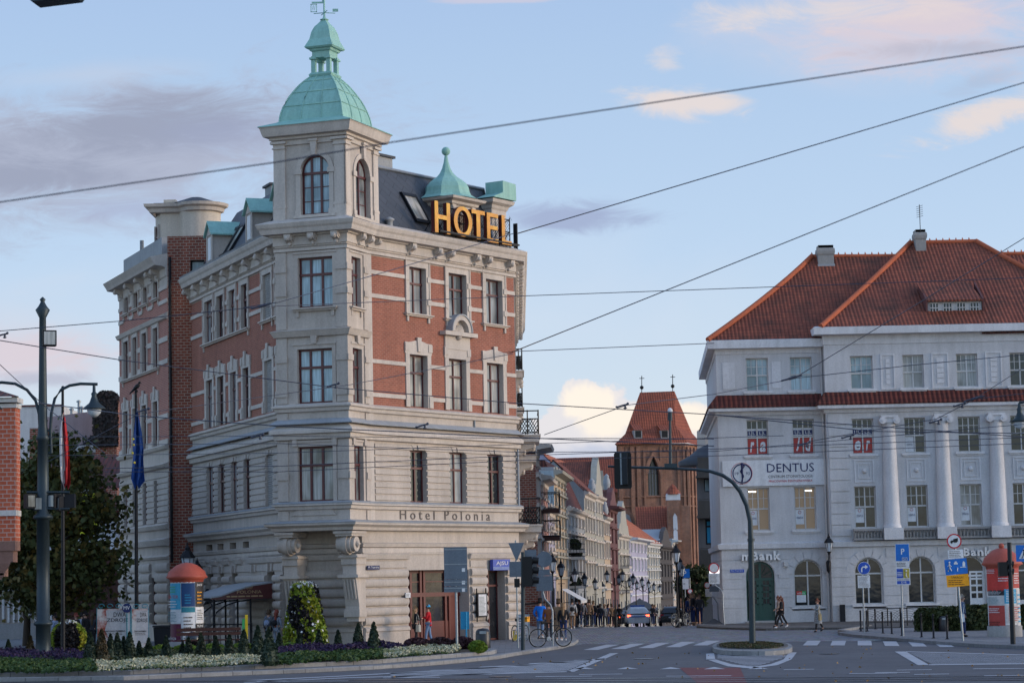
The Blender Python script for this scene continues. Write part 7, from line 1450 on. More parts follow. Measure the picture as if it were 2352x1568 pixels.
t = poster_column('poster column with red dome and many torn posters at the right edge', p, .60, zz_(1300), zz_(1257), [
 (-88, 20, zz_(1357), zz_(1303), 'signred2', [('', .1, .5, .75, .95, 'sign_white'), ('', .55, .95, .4, .7, 'sign_white')]), (-80, -5, zz_(1366), zz_(1354), 'black_poster', [('', .1, .9, .2, .8, 'sign_white')]), (22, 88, zz_(1350), zz_(1305), 'red_poster', [('', .1, .6, .2, .8, 'sign_white')]),
 (-88, -10, zz_(1388), zz_(1368), 'offwhite', [('', .1, .9, .1, .9, 'teal')]), (-8, 40, zz_(1385), zz_(1352), 'cyan_poster', [('', .1, .9, .1, .9, 'sign_white')]), (-80, -8, zz_(1440), zz_(1389), 'red_poster', [('', .1, .8, .65, .9, 'sign_white'), ('', .1, .8, .05, .3, 'black')]), (-4, 60, zz_(1430), zz_(1387), 'offwhite', [('', .1, .9, .1, .9, 'signred2')]), (42, 88, zz_(1440), zz_(1352), 'offwhite', [('', .1, .6, .1, .9, 'cyan_poster')])])
mb = MB(); mb.ball((p.x, p.y, zz_(1253)), .11, 0, 8); mb.build('finial', 'terracotta_paint', t)
# concert boards
Yb = 93.5
for (x0, x1, az, lab) in ((221.7, 300.4, 92, 'left, wider concert hoarding DWA ZDROJE with red stone pattern'), (301.5, 341, 84, 'right, narrower concert hoarding DWA ZDROJE beside the flagpole')):
    a = gx(x0, Yb); F = Fr(a, Yb, az); w = (gx(x1, Yb)-a)/sin(radians(az)); t = thing('concert_board', lab, 'billboard', F.p(w/2, .12), 'concert hoardings'); z0, z1 = F.z(x0+5, 1496), F.z(x0+5, 1398)
    mb = MB(); mb.box(F, 0.02, w-.02, z0, z1, -.06, 0); mb.build('panel', 'poster_stone', t); mb = MB(); mb.box(F, 0, .02, .12, z1+.05, -.08, .01); mb.box(F, w-.02, w, .12, z1+.05, -.08, .01); mb.build('post', 'blue_paint', t) if False else mb.build('post', 'teal', t)
    zf = lambda f: z0+(z1-z0)*f; uf = lambda f: w*f
    mb = MB(); mb.prism(F, [(uf(.34), zf(.2)), (uf(.97), zf(.2)), (uf(.97), zf(.97)), (uf(.27), zf(.97)), (uf(.31), zf(.7)), (uf(.24), zf(.5)), (uf(.33), zf(.35))], .003, .006); mb.build('print', 'poster_pale', t)
    text('DWA', F, uf(.50), uf(.86), zf(.81), zf(.92), .01, 'black', t); text('ZDROJE', F, uf(.30), uf(.92), zf(.67), zf(.78), .01, 'black', t); text('Daniel Knaggs', F, uf(.6), uf(.9), zf(.935), zf(.965), .01, 'letter_grey', t); text('ŚWIATOWA PREMIERA', F, uf(.16), uf(.84), zf(.46), zf(.51), .01, 'black', t, bold=.02); lines(F, uf(.2), uf(.9), zf(.38), zf(.45), 2, .01, 'letter_grey', t); lines(F, uf(.05), uf(.4), zf(.08), zf(.24), 4, .01, 'sign_white', t)
    mb = MB()
    for k in range(int(w/.33)): c_ = .17+k*.33; mb.tube([F.p(c_+.13*cos(a_)*(1-a_/12), z1+.10+.10*sin(a_)*(1-a_/12), -.03) for a_ in [j*.7 for j in range(10)]], .014, 4)
    mb.build('scroll', 'teal', t)
q = at(292, 1392, Yb); F = Fr(q.x, q.y-.05, 90, q.z); t = thing('round_emblem', 'small round dark emblem with white letters above the concert boards', 'sign', q); mb = MB(); mb.tube([F.p(0, -.06, .02), F.p(0, -.06, .05)], .18, 14); mb.build('disc', 'navy', t); text('MV', F, -.12, .12, -.12, .02, .06, 'sign_white', t)
mb = MB(); mb.tube([F.p(0, -.25, .02), F.p(0, -1.9, .02)], .02, 5); mb.build('stake', 'teal', t)
# ---------------- street furniture and signs ----------------
def post(label, p, top, r=.035, m='galv', name='sign_post', cat='sign', pts=None, group=None):
    t = thing(name, label, cat, p, group); mb = MB(); mb.tube(pts or [p, Vector((p.x, p.y, top))], r, 8); mb.build('post', m, t); return t
def pf(x, y, Y, az=90): q = at(x, y, Y); return Fr(q.x, q.y, az, q.z)
def plate(t, x0, x1, y0, y1, Y, m, d=0, tilt=0, name='plate', back=None):
    F = pf((x0+x1)/2, (y0+y1)/2, Y); w = (x1-x0)/FP*Y/2; h = (y1-y0)/FP*Y/2; c_, s_ = cos(radians(tilt)), sin(radians(tilt)); mb = MB()
    mb.prism(F, [(a*w*c_-b*h*s_, a*w*s_+b*h*c_) for a, b in ((-1, -1), (1, -1), (1, 1), (-1, 1))], d-.012, d, 0); o = mb.build(name, m, t); return F, w, h, o
def disc(t, x, y, r, Y, m, d=0, name='plate', ri=0):
    F = pf(x, y, Y); rr = r/FP*Y; mb = MB(); n = 28; A_ = [(rr*cos(2*pi*k/n), rr*sin(2*pi*k/n)) for k in range(n)]
    if ri: B_ = [(a*ri, b*ri) for a, b in A_]; [mb.prism(F, [A_[k], A_[(k+1) % n], B_[(k+1) % n], B_[k]], d-.012, d) for k in range(n)]
    else: mb.prism(F, A_, d-.012, d)
    return F, rr, mb.build(name, m, t)
Y0 = 86.0; p = Vector((gx(1047, Y0), Y0, .2)); t = post('tall sign post with big blank grey sign backs before the red shopfront', p, at(1047, 1256, Y0).z, .045)
for y0, y1 in ((1256, 1329), (1330, 1345), (1346, 1359)): plate(t, 1020, 1073, y0, y1, Y0, 'sign_back', .07)
for y in (1260, 1294, 1335, 1349): plate(t, 1021, 1072, y, y+2, Y0, 'galv', .085, name='rail')
for y in (1304, 1333, 1350): plate(t, 1061, 1068, y, y+8, Y0, 'sign_white', .082, name='sticker')
Y0 = 88.0; p = Vector((gx(1069, Y0), Y0, .2)); t = post('low post with plain bright blue sign back', p, at(1066, 1404, Y0).z, .03, 'teal_sign'); plate(t, 1058, 1077.5, 1404, 1444, Y0, 'teal_sign', -.04)
Y0 = 91.5; p = Vector((gx(1187, Y0), Y0, .12)); t = post('inverted triangle sign back and grey plate beside the traffic light', p, 0, .03, pts=[p, at(1187, 1350, Y0), at(1184, 1240, Y0)]); F = pf(1186, 1260, Y0); k_ = Y0/FP; mb = MB(); mb.prism(F, [(-18*k_, 14*k_), (18*k_, 14*k_), (1.5*k_, -26*k_), (-1.5*k_, -26*k_)], .04, .055); mb.build('plate', 'sign_back', t); plate(t, 1170, 1197, 1289, 1324, Y0, 'sign_back', .055)
Y0 = 90.5; p = g(1201, 1494, .1); Y0 = p.y; t = thing('traffic_light', 'traffic light seen from behind on a dark pole at the hotel corner', 'traffic light', p)
mb = MB(); mb.tube([p, at(1201, 1267, Y0)], .075, 10); mb.build('pole', 'pole_green', t)
def signal(t, x, y0, y1, Y, w=.32, hoods=1, back=True, n=3):
    F = pf(x, (y0+y1)/2, Y); h = (y1-y0)/FP*Y/2; mb = MB(); mb.box(F, -w/2, w/2, -h, h, -.14, .10); o = mb.build('signal_head', 'black', t)
    mb = MB()
    for k in range(n): zc2 = h-(k+.5)*2*h/n; mb.tube([F.p(w/2+.02, zc2+.06, -.05), F.p(w/2+.24, zc2+.03, -.05)], [.13, .12], 10, cap=False); mb.tube([F.p(w/2-.02, zc2, -.05), F.p(w/2+.03, zc2, -.05)], .12, 10)
    if hoods: mb.build('visor', 'black', o)
    return o
signal(t, 1211, 1278, 1346, Y0-.05, .36); signal(t, 1187.5, 1328, 1348, Y0, .2, 0); plate(t, 1206, 1233, 1262, 1346, Y0, 'sign_back', -.25, name='back_plate')
p = g(1269.6, 1483.5, .12); Y0 = p.y; t = post('bent galvanised post with round sign back and two grey plates', p, 0, .035, pts=[p, at(1269, 1402, Y0), at(1264, 1388, Y0), at(1251, 1374, Y0), at(1247.5, 1360, Y0), at(1247.5, 1264, Y0)]); disc(t, 1250, 1283.6, 18, Y0, 'sign_back', .06); plate(t, 1236, 1263, 1307, 1321, Y0, 'sign_back', .06); plate(t, 1232, 1269, 1322, 1356, Y0, 'sign_back', .06)
# mast arm with the traffic signal over the street
p = g(1728, 1480, .19); Y0 = p.y; PM = [(1728.5, 1480), (1724.5, 1240), (1723, 1195), (1715, 1160), (1700, 1128), (1683, 1107), (1660, 1091), (1632, 1082), (1601, 1078), (1540, 1075), (1460, 1073), (1396, 1070.5)]
t = thing('mast_arm', 'curved black mast arm reaching over the street with a signal seen from behind', 'traffic light', p); mb = MB(); mb.tube([at(x, y, Y0-.0) for x, y in PM], [.118, .10, .088, .084, .078, .072, .066, .06, .056, .052, .048, .042], 12); mb.lathe(at(1725, 1240, Y0), [(.13, -.04), (.13, .06)], 12); mb.build('pole', 'pole_green', t)
F = pf(1431, 1080, Y0-.1, 97); h = 42/FP*Y0; mb = MB(); mb.prism(F, [(-.31, -h+.06), (-.26, -h), (.26, -h), (.31, -h+.06), (.31, h-.06), (.26, h), (-.26, h), (-.31, h-.06)], .05, .07); mb.build('back_plate', 'black', t); mb = MB(); mb.box(F, -.02, .18, -h+.15, h-.04, .07, .32); o = mb.build('signal_head', 'iron_dark', t); mb = MB(); mb.box(F, -.09, -.02, -h+.15, h-.04, .09, .13); mb.build('bracket', 'galv', o)
q = at(1540, 1073, Y0); mb = MB(); mb.box(Fr(q.x, q.y, 90, q.z), -.22, .24, -.02, .14, -.1, .1); mb.tube([q, at(1539, 955, Y0)], [.06, .04], 8); mb.tube([at(1539, 965, Y0), at(1539, 947, Y0)], .085, 10); o = mb.build('lamp_post', 'pole_green', t); mb = MB(); mb.ball(at(1539, 943, Y0), .09, 0, 8, 1.2); mb.build('lamp_glass', 'sign_white', o)
# signs at the right
p = g(1985.5, 1452, .12); Y0 = p.y; t = post('round blue turn right sign with a text plate below', p, at(1985, 1290, Y0).z); disc(t, 1984, 1304, 14.5, Y0, 'sign_white', .05); F, rr, o = disc(t, 1984, 1304, 13.7, Y0, 'navy_sign', .056)

def poly_mark(t, F, pts, m='sign_white', d=.064, s=1.0): mb = MB(); mb.prism(F, [(a*s, b*s) for a, b in pts], d-.004, d); return mb.build('symbol', m, t)
poly_mark(t, F, [(-.5, -.65), (-.28, -.65), (-.28, -.1), (-.15, .08), (.2, .08), (.2, -.15), (.7, .2), (.2, .55), (.2, .3), (-.2, .3), (-.5, 0)], s=rr)
F, w, h, o = plate(t, 1970, 1998, 1321, 1349, Y0, 'sign_white', .05); lines(F, -w*.9, w*.9, -h*.9, h*.9, 9, .056, 'letter_grey', o)
p = g(2074.6, 1460, .12); Y0 = p.y; t = post('tall blue parking sign with envelope mark and kiss and ride board', p, at(2074, 1250, Y0).z)
F, w, h, o = plate(t, 2056, 2088.4, 1248, 1288.5, Y0, 'sign_white', .045); F, w, h, o = plate(t, 2057, 2087.4, 1249, 1287.5, Y0, 'blue_sign', .05)
poly_mark(o, F, [(-.16, -.22), (-.04, -.22), (-.04, .08), (.1, .08), (.2, .14), (.23, .26), (.2, .38), (.1, .44), (-.16, .44)], s=.62*h*1.7, d=.056); poly_mark(o, F, [(-.04, .17), (.08, .17), (.11, .26), (.08, .34), (-.04, .34)], 'blue_sign', s=.62*h*1.7, d=.062)
mb = MB()
for a, b in (((-.06, -.62), (.7, -.62)), ((-.06, -.92), (.7, -.92)), ((-.06, -.62), (-.06, -.92)), ((.7, -.62), (.7, -.92)), ((-.06, -.62), (.7, -.92)), ((-.06, -.92), (.7, -.62))): mb.tube([F.p(a[0]*w, a[1]*h, .056), F.p(b[0]*w, b[1]*h, .056)], .009, 3)
mb.build('symbol', 'sign_white', o)
F, w, h, o = plate(t, 2057, 2088, 1289.5, 1302, Y0, 'sign_white', .05); lines(F, -w*.85, w*.85, -h*.8, h*.8, 3, .056, 'letter_grey', o, th=.5)
F, w, h, o = plate(t, 2058, 2090, 1303, 1342.6, Y0, 'sign_white', .05); 
mb = MB(); mb.box(F, -w*.9, 0, -h*.2, h*.88, .051, .055); mb.build('panel', 'navy_sign', o); mb = MB(); mb.box(F, 0, w*.9, -h*.2, h*.88, .051, .055); mb.build('panel', 'mustard', o); 
mb = MB(); mb.box(F, -w*.9, w*.9, -h*.88, -h*.52, .051, .055); mb.build('panel', 'navy_sign', o); text('Kiss and Ride', F, -w*.85, w*.85, -h*.46, -h*.25, .056, 'navy', o); text('K+R', F, -w*.3, w*.45, -h*.84, -h*.57, .057, 'sign_white', o)
mb = MB(); mb.tube([F.p(w*.45, h*.4, .06), F.p(w*.4, h*.1, .06), F.p(w*.55, -h*.12, .06)], .02, 4); mb.ball(F.p(w*.45, h*.62, .06), .04, 0, 6)
for k in range(3): mb.box(F, -w*.85, -w*.1, h*(.05+.18*k), h*(.12+.18*k), .056, .06)
mb.build('symbol', 'sign_white', o)
p = g(2212, 1471, .12); Y0 = p.y; t = post('leaning post with truck ban, home zone and yellow UWAGA signs', p, 0, .04, pts=[p, at(2191, 1228, Y0)], group=None)
disc(t, 2191, 1242, 17, Y0, 'sign_red', .05, ri=.82); F, rr, o = disc(t, 2191, 1242, 14.3, Y0, 'sign_white', .05)
poly_mark(o, F, [(-.62, -.22), (-.5, -.25), (.6, -.05), (.6, .5), (-.15, .32), (-.17, .12), (-.5, .1), (-.62, -.05)], 'black', s=rr, d=.06); mb = MB(); [mb.tube([F.p(x*rr, y*rr, .05), F.p(x*rr, y*rr, .064)], .11*rr, 8) for x, y in ((-.4, -.28), (.35, -.12), (.12, -.18))]; mb.build('symbol', 'black', o)
F, w, h, o = plate(t, 2177, 2212, 1262, 1281.5, Y0, 'sign_white', .05, 3); lines(F, -w*.85, w*.7, -h*.8, h*.8, 4, .056, 'letter_grey', o)
F, w, h, o = plate(t, 2170, 2221, 1283, 1318, Y0, 'blue_sign', .05, 4)
mb = MB(); mb.ball(F.p(-w*.6, h*.55, .06), .035, 0, 6); mb.tube([F.p(-w*.6, h*.4, .058), F.p(-w*.58, -h*.1, .058), F.p(-w*.75, -h*.6, .058)], .022, 4); mb.tube([F.p(-w*.58, -h*.1, .058), F.p(-w*.42, -h*.55, .058)], .02, 4); mb.tube([F.p(-w*.75, 0, .058), F.p(-w*.6, h*.3, .058), F.p(-w*.42, 0, .058)], .014, 4)
mb.box(F, -w*.2, w*.15, h*.3, h*.5, .052, .058); mb.box(F, -w*.12, w*.07, h*.5, h*.68, .052, .058); mb.prism(F, [(w*.58, 0), (w*.82, 0), (w*.82, h*.5), (w*.7, h*.72), (w*.58, h*.5)], .052, .058); mb.ball(F.p(w*.12, -h*.2, .06), .025, 0, 5); mb.tube([F.p(w*.12, -h*.28, .058), F.p(w*.1, -h*.6, .058)], .018, 4); mb.box(F, w*.35, w*.9, -h*.12, -h*.04, .052, .058); mb.build('symbol', 'sign_white', o)
F, w, h, o = plate(t, 2174, 2225, 1319, 1346, Y0, 'orange', .05, 4); text('UWAGA!', F, -w*.55, w*.5, h*.35, h*.75, .058, 'black', o); lines(F, -w*.85, w*.85, -h*.8, h*.2, 3, .058, 'brown', o)
p = g(2327, 1478.5, .12); Y0 = p.y; t = thing('traffic_light', 'black traffic light pole in front of the right poster column', 'traffic light', p); mb = MB(); mb.tube([p, at(2318, 1245, Y0)], [.09, .075], 10); mb.build('pole', 'iron_dark', t); signal(t, 2303, 1290, 1323, Y0, .28, 1, n=2)
F, w, h, o = plate(t, 2333, 2372, 1251, 1288.5, Y0, 'blue_sign', .05, name='crossing_sign'); poly_mark(o, F, [(-.75, -.7), (.75, -.7), (0, .75)], 'sign_white', .058, h*.95); mb = MB(); mb.tube([F.p(-.02, h*.2, .062), F.p(-.03, -h*.1, .062), F.p(-.1, -h*.6, .062)], .02, 4); mb.tube([F.p(-.03, -h*.1, .062), F.p(.08, -h*.6, .062)], .02, 4); mb.ball(F.p(-.02, h*.35, .062), .035, 0, 6); mb.build('symbol', 'black', o)
# street corner signs left of the white building
def ban(label, x, y, r, Y, pl, curve):
    p = Vector((gx(curve[0][0], Y), Y, .1)); t = post(label, p, 0, .035, pts=[p]+[at(a, b, Y) for a, b in curve]); disc(t, x, y, r, Y, 'sign_red', .05, ri=.8); disc(t, x, y, r*.81, Y, 'sign_white', .05); F, w, h, o = plate(t, *pl, Y, 'sign_white', .05); lines(F, -w*.85, w*.85, -h*.85, h*.85, 7, .056, 'letter_grey', o); return t
ban('round red ringed white ban sign with text plate at the bank corner', 1639.6, 1303.5, 12, 128, (1628, 1652.5, 1316, 1340), [(1661, 1400), (1660, 1362), (1655, 1352), (1642, 1343), (1640, 1295)])
t = ban('second round ban sign, lower and farther behind the first at the bank corner', 1624, 1343, 7, 136, (1620, 1636, 1352, 1369), [(1650, 1420), (1648, 1385), (1640, 1372), (1625, 1362), (1624, 1340)]); plate(t, 1629, 1651, 1345, 1358, 136, 'sign_back', .06)
F = pf(1643, 1318, 129.5); t = thing('light_box', 'small lit white light box on the corner of the bank building', 'sign', F.o); mb = MB(); mb.box(F, -.3, .22, -.38, .38, -.12, 0); mb.build('box', 'lamp_white', t); 
u0, u1, z0, z1 = WU(1672), WU(1704), WZ(1690, 1314), WZ(1690, 1307); t = board('street_sign', 'blue street name plate beside the green door', 'sign', FL_, u0, u1, z0, z1, .04, .07, 'navy_sign'); text('Plac Teatralny', FL_, u0+.05, u1-.05, z0+.035, z1-.03, .075, 'sign_white', t)
for x, y, lab in ((1573, 1330, 'blue parking sign, left one, deep in the street by the lanterns'), (1584, 1340, 'round white and red sign behind the blue parking sign')):
    p = onst(x, 165); t = post(lab, p, at(x, y-14, 165).z, .04)
    if x == 1573: F, w, h, o = plate(t, 1562, 1584, 1306, 1326, 165, 'blue_sign', .05); text('P', F, -w*.4, w*.3, -h*.6, h*.6, .06, 'sign_white', o); plate(t, 1566, 1582, 1328, 1352, 165, 'sign_white', .05)
    else: disc(t, 1585, 1357, 6, 165, 'sign_red', .05, ri=.75); disc(t, 1585, 1357, 4.5, 165, 'sign_white', .05)
u, z = WU(1800), WZ(1800, 1300); t = board('meter_box', 'small pale lamp box on the wall right of the green door', 'box', FL_, u-.11, u+.11, z, z+.25, .05, .2, 'offwhite')
u = CU(1925); t = board('utility_cabinet', 'dark metal cabinet at the foot of the downpipe', 'cabinet', FC_, u-.13, u+.13, .1, 1.0, .1, .4, 'black_iron')
F = pf(562, 1460, 95); p = Vector((gx(562, 95), 95, .12)); t = thing('marker_post', 'narrow yellow and green marker post in front of the canopy', 'post', p); Fz = at(562, 1411, 95).z
mb = MB(); mb.box(Fr(p.x, 95, 90), 0, .1, .12, Fz, -.03, .03); mb.build('yellow_strip', 'yellow', t); mb = MB(); mb.box(Fr(p.x, 95, 90), -.11, -.01, .12, Fz-.15, -.03, .03); mb.build('green_strip', 'signgreen', t)
# bins, bollards, railing
def bin_(label, x, yb, w, Y=None):
    p = g(x, yb, .12); t = thing('litter_bin', label, 'litter bin', p); r = w/FP*p.y/2; h = r*3.1; mb = MB(); mb.lathe(p, [(r*.9, 0), (r, .06), (r, h*.72), (r*.97, h*.74), (r, h*.78), (r*.93, h*.9), (r*.7, h*.98), (.02, h*1.02)], 20); mb.build('body', 'black_plastic', t); mb = MB(); F = Fr(p.x, p.y-r*.95, 90, p.z); mb.box(F, -r*.45, r*.45, h*.78, h*.9, -.03, .025); mb.build('opening', 'galv', t)

bin_('black dome topped litter bin before the right doorway of the hotel', 1110, 1496, 34); bin_('black litter bin against the hedge beside the grey haired pedestrian', 2168, 1449, 22)
BO = [(1977.5, 1449), (1986.7, 1450), (1992, 1449), (2011, 1444), (2028, 1454), (2048.5, 1455.5), (2069, 1439), (2072, 1459), (2117, 1462.6), (2133, 1437), (2144.6, 1465), (2176, 1467)]
b0 = None
for i, (x, y) in enumerate(BO):
    p = g(x, y, .12); lab = f'black bollard by the right kerb, number {i+1} counted from the left'
    if b0 is None: b0 = thing('bollard', lab, 'bollard', p, 'black bollards along the right kerb'); mb = MB(); mb.lathe(p, [(.06, 0), (.06, .03), (.038, .04), (.038, .84), (.045, .85), (.045, .88), (.02, .92)], 10); mb.build('post', 'black_iron', b0); mb = MB(); mb.lathe(p, [(.09, 0), (.09, .015)], 10); mb.build('foot', 'rubber', b0)
    else: dup(b0, p, 0, lab)
t = None
Yr_ = 117.0; x0, x1 = gx(1991, Yr_), gx(2170, Yr_); F = Fr(x0, Yr_, 90); mb = MB(); n = 4; W_ = (x1-x0)/n; t = thing('railing', 'low dark railing with overlapping arcs before the white facade', 'railing', F.p(0, .1)); top = at(2050, 1396, Yr_).z; lo = at(2050, 1428, Yr_).z
for k in range(n+1): mb.tube([F.p(k*W_, .1), F.p(k*W_, top+.04)], .03, 6)
mb.build('post', 'iron_dark', t); mb = MB(); mb.tube([F.p(0, top), F.p(n*W_, top)], .022, 5); mb.tube([F.p(0, lo), F.p(n*W_, lo)], .016, 5); mb.build('rail', 'iron_dark', t)
for k in range(n):
    mb = MB()
    for s_ in (0, 1):
        for r_ in (.35, .5, .65, .8, .95): R_ = r_*W_*.92; mb.tube([F.p(k*W_+(R_*sin(a) if s_ == 0 else W_-R_*sin(a)), lo+(top-lo)*r_*1.0*cos(a)) for a in [pi/2*j/8 for j in range(9)]], .009, 3, sm=False)
    mb.build('arc_panel', 'iron_dark', t)
# bench, ball and wheelie bin near the flower beds
p = Vector((gx(478, 91), 91, .22)); F = Fr(p.x, 91, 90, .22); L_ = (552-405)/FP*91; t = thing('park_bench', 'long dark brown wooden bench behind the small conifers', 'bench', p)
for z0, z1 in ((.62, .74), (.78, .90)): mb = MB(); mb.box(F, -L_/2, L_/2, z0, z1, -.06, -.02); mb.build('backrest', 'brown', t)
mb = MB(); mb.box(F, -L_/2, L_/2, .42, .47, -.5, -.08); mb.build('seat', 'brown', t)
for k in range(3): u = -L_/2+.2+k*(L_-.4)/2; mb = MB(); mb.box(F, u-.03, u+.03, 0, .42, -.45, -.1); mb.box(F, u-.02, u+.02, .42, .9, -.1, -.065); mb.build('leg', 'black_iron', t)
p = Vector((gx(442, 92.6), 92.6, .12)); t = thing('ornamental_ball', 'shiny black ball ornament on a low stand beside the poster column', 'ornament', p); mb = MB(); mb.ball((p.x, p.y, at(442, 1468, 92.6).z), .31, 0, 14); mb.build('ball', 'black_gloss', t, True); mb = MB(); mb.lathe(p, [(.2, 0), (.16, .1), (.12, .5)], 12); mb.build('stand', 'black_iron', t)

p = Vector((gx(373, 99), 99, .1)); F = Fr(p.x, 99, 90, .1); t = thing('wheeled_bin', 'black wheeled refuse container left of the poster column', 'bin', p); mb = MB(); mb.add([F.p(u*s_, z, d*s_) for z, s_ in ((.15, .86), (.95, 1)) for u, d in ((-.34, -.3), (.34, -.3), (.34, .3), (-.34, .3))], [(0, 1, 2, 3), (4, 5, 6, 7), (0, 1, 5, 4), (1, 2, 6, 5), (2, 3, 7, 6), (3, 0, 4, 7)]); mb.build('body', 'black_plastic', t); mb = MB(); mb.box(F, -.37, .37, .96, 1.03, -.33, .34); mb.build('lid', 'black_plastic', t)
for u in (-.28, .28): mb = MB(); mb.tube([F.p(u-.02, .09, .2), F.p(u+.02, .09, .2)], .09, 10); mb.build('wheel', 'rubber', t)
p = g(1183, 1470, .12); F = Fr(p.x, p.y, 90, .12); t = thing('cable_box', 'small bright yellow box standing at the hotel corner', 'box', p); mb = MB(); mb.prism(F, [(-.08, 0), (.1, 0), (.07, .42), (-.09, .4)], -.1, .08); mb.build('body', 'yellow', t); mb = MB(); mb.box(F, -.095, .08, .42, .45, -.11, .09); mb.build('lid', 'black', t)
p = Vector((gx(1199, 104), 104, .1)); F = Fr(p.x, 104, 100, .1); t = thing('pavement_sign', 'pale A-board menu standing on the pavement behind the traffic light', 'sign', p); mb = MB(); mb.box(F, -.28, .28, 0, 1.1, -.03, .0); mb.build('frame', 'wall_blue', t); mb = MB(); mb.box(F, -.22, .22, .1, 1.03, .0, .01); mb.build('sheet', 'sign_white', t); lines(F, -.18, .18, .15, .95, 8, .015, 'letter_grey', t)
# parasol of the street cafe
Yp = 212; p = onst(1468, Yp); zt_p, ze_p = at(1468, 1373, Yp).z, at(1468, 1397, Yp).z; t = thing('parasol', 'big grey cafe parasol behind the police car', 'parasol', p); r = 41/FP*Yp; mb = MB(); mb.lathe((p.x, p.y, ze_p), [(r*1.4, -.15), (r*1.4, 0), (r*.42, (zt_p-ze_p)*.72), (.5, (zt_p-ze_p)*.7), (.02, zt_p-ze_p)], 4, a0=pi/4, sm=False); mb.build('canopy', 'parasol', t); mb = MB(); mb.tube([p, Vector((p.x, p.y, zt_p))], .05, 6); mb.build('pole', 'black_iron', t); 
for (x, Ya, lab) in ((1190, 112, 'grey folded-down shop awning next to the hotel corner'), (1288, 158, 'white sloping shop awning under the peach house')):
    F = Fr(gx(x, Ya), Ya, 6 if x > 1200 else 0); q = F.o; z = at(x, 1345 if x < 1200 else 1352, Ya).z; t = thing('shop_awning', lab, 'awning', F.p(1.5, z-.8, .2)); mb = MB(); mb.add([F.p(0, z, 0), F.p(5, z, 0), F.p(5, z-.75, 1.3), F.p(0, z-.75, 1.3), F.p(0, z-.95, 1.3), F.p(5, z-.95, 1.3)], [(0, 1, 2, 3), (3, 2, 5, 4)]); mb.open = True; mb.build('cloth', 'offwhite' if x > 1200 else 'wood_dark', t); mb = MB(); mb.tube([F.p(.1, z-.9, 0), F.p(.1, z-.78, 1.28)], .02, 4); mb.tube([F.p(4.9, z-.9, 0), F.p(4.9, z-.78, 1.28)], .02, 4); mb.build('arm', 'black_iron', t)
# ---------------- bicycles ----------------
def bicycle(label, F, col='black_iron', basket=False, group=None):
    t = thing('bicycle', label, 'bicycle', F.p(0, 0)); R_ = .34
    for u in (-.52, .52):
        mb = MB(); mb.tube([F.p(u+R_*cos(a), R_+R_*sin(a), 0) for a in [2*pi*k/20 for k in range(21)]], .022, 6); w = mb.build('tyre', 'rubber', t); mb = MB(); mb.tube([F.p(u+(R_-.03)*cos(a), R_+(R_-.03)*sin(a), 0) for a in [2*pi*k/20 for k in range(21)]], .010, 4)
        for k in range(9): a = pi*k/9; mb.tube([F.p(u+R_*.9*cos(a), R_+R_*.9*sin(a), 0), F.p(u-R_*.9*cos(a), R_-R_*.9*sin(a), 0)], .004, 3, sm=False)
        mb.build('rim', 'galv', w)
    mb = MB(); A, B, C_, D = (-.52, R_), (-.08, .3), (-.2, .78), (.36, .80)
    for a, b in ((A, B), (B, C_), (C_, D), (B, D), (A, (-.18, .72)), (D, (.52, R_)), (D, (.33, .95)), (C_, (-.22, .88))): mb.tube([F.p(*a, 0), F.p(*b, 0)], .018, 6)
    mb.build('frame', col, t); mb = MB(); mb.tube([F.p(-.36, .9, 0), F.p(-.22, .92, 0), F.p(-.1, .9, 0)], [.07, .05, .02], 6); mb.build('saddle', 'rubber', t); mb = MB(); mb.tube([F.p(.36, .98, -.26), F.p(.34, .95, -.1), F.p(.34, .95, .1), F.p(.36, .98, .26)], .014, 5); mb.build('handlebar', 'black_iron', t); mb = MB(); mb.tube([F.p(-.08, .3, -.04), F.p(-.08, .3, .04)], .09, 10); mb.tube([F.p(-.08, .3, .06), F.p(.02, .16, .08)], .012, 4); mb.build('crank', 'galv', t)
    if basket: mb = MB(); mb.box(F, .42, .7, .8, 1.02, -.14, .14); mb.build('basket', 'orange', t)
    return t
p = g(1265, 1484, .12); bicycle('black bicycle leaning on the bent sign post', Fr(p.x, p.y-.15, 70, .12)); p = Vector((gx(1192, 102), 102, .12)); bicycle('purple bicycle with flower basket parked beside the hotel wall', Fr(p.x, p.y, 25, .1), 'lilac', True)
p = onst(1332, 150); bicycle('dark bicycle parked among the crowd on the left pavement', Fr(p.x, p.y, 60, p.z+.1)); p = Vector((gx(1561, 127), 127, .1)); bicycle('dark bicycle parked against the tallest lantern', Fr(p.x, p.y, 40, .1))
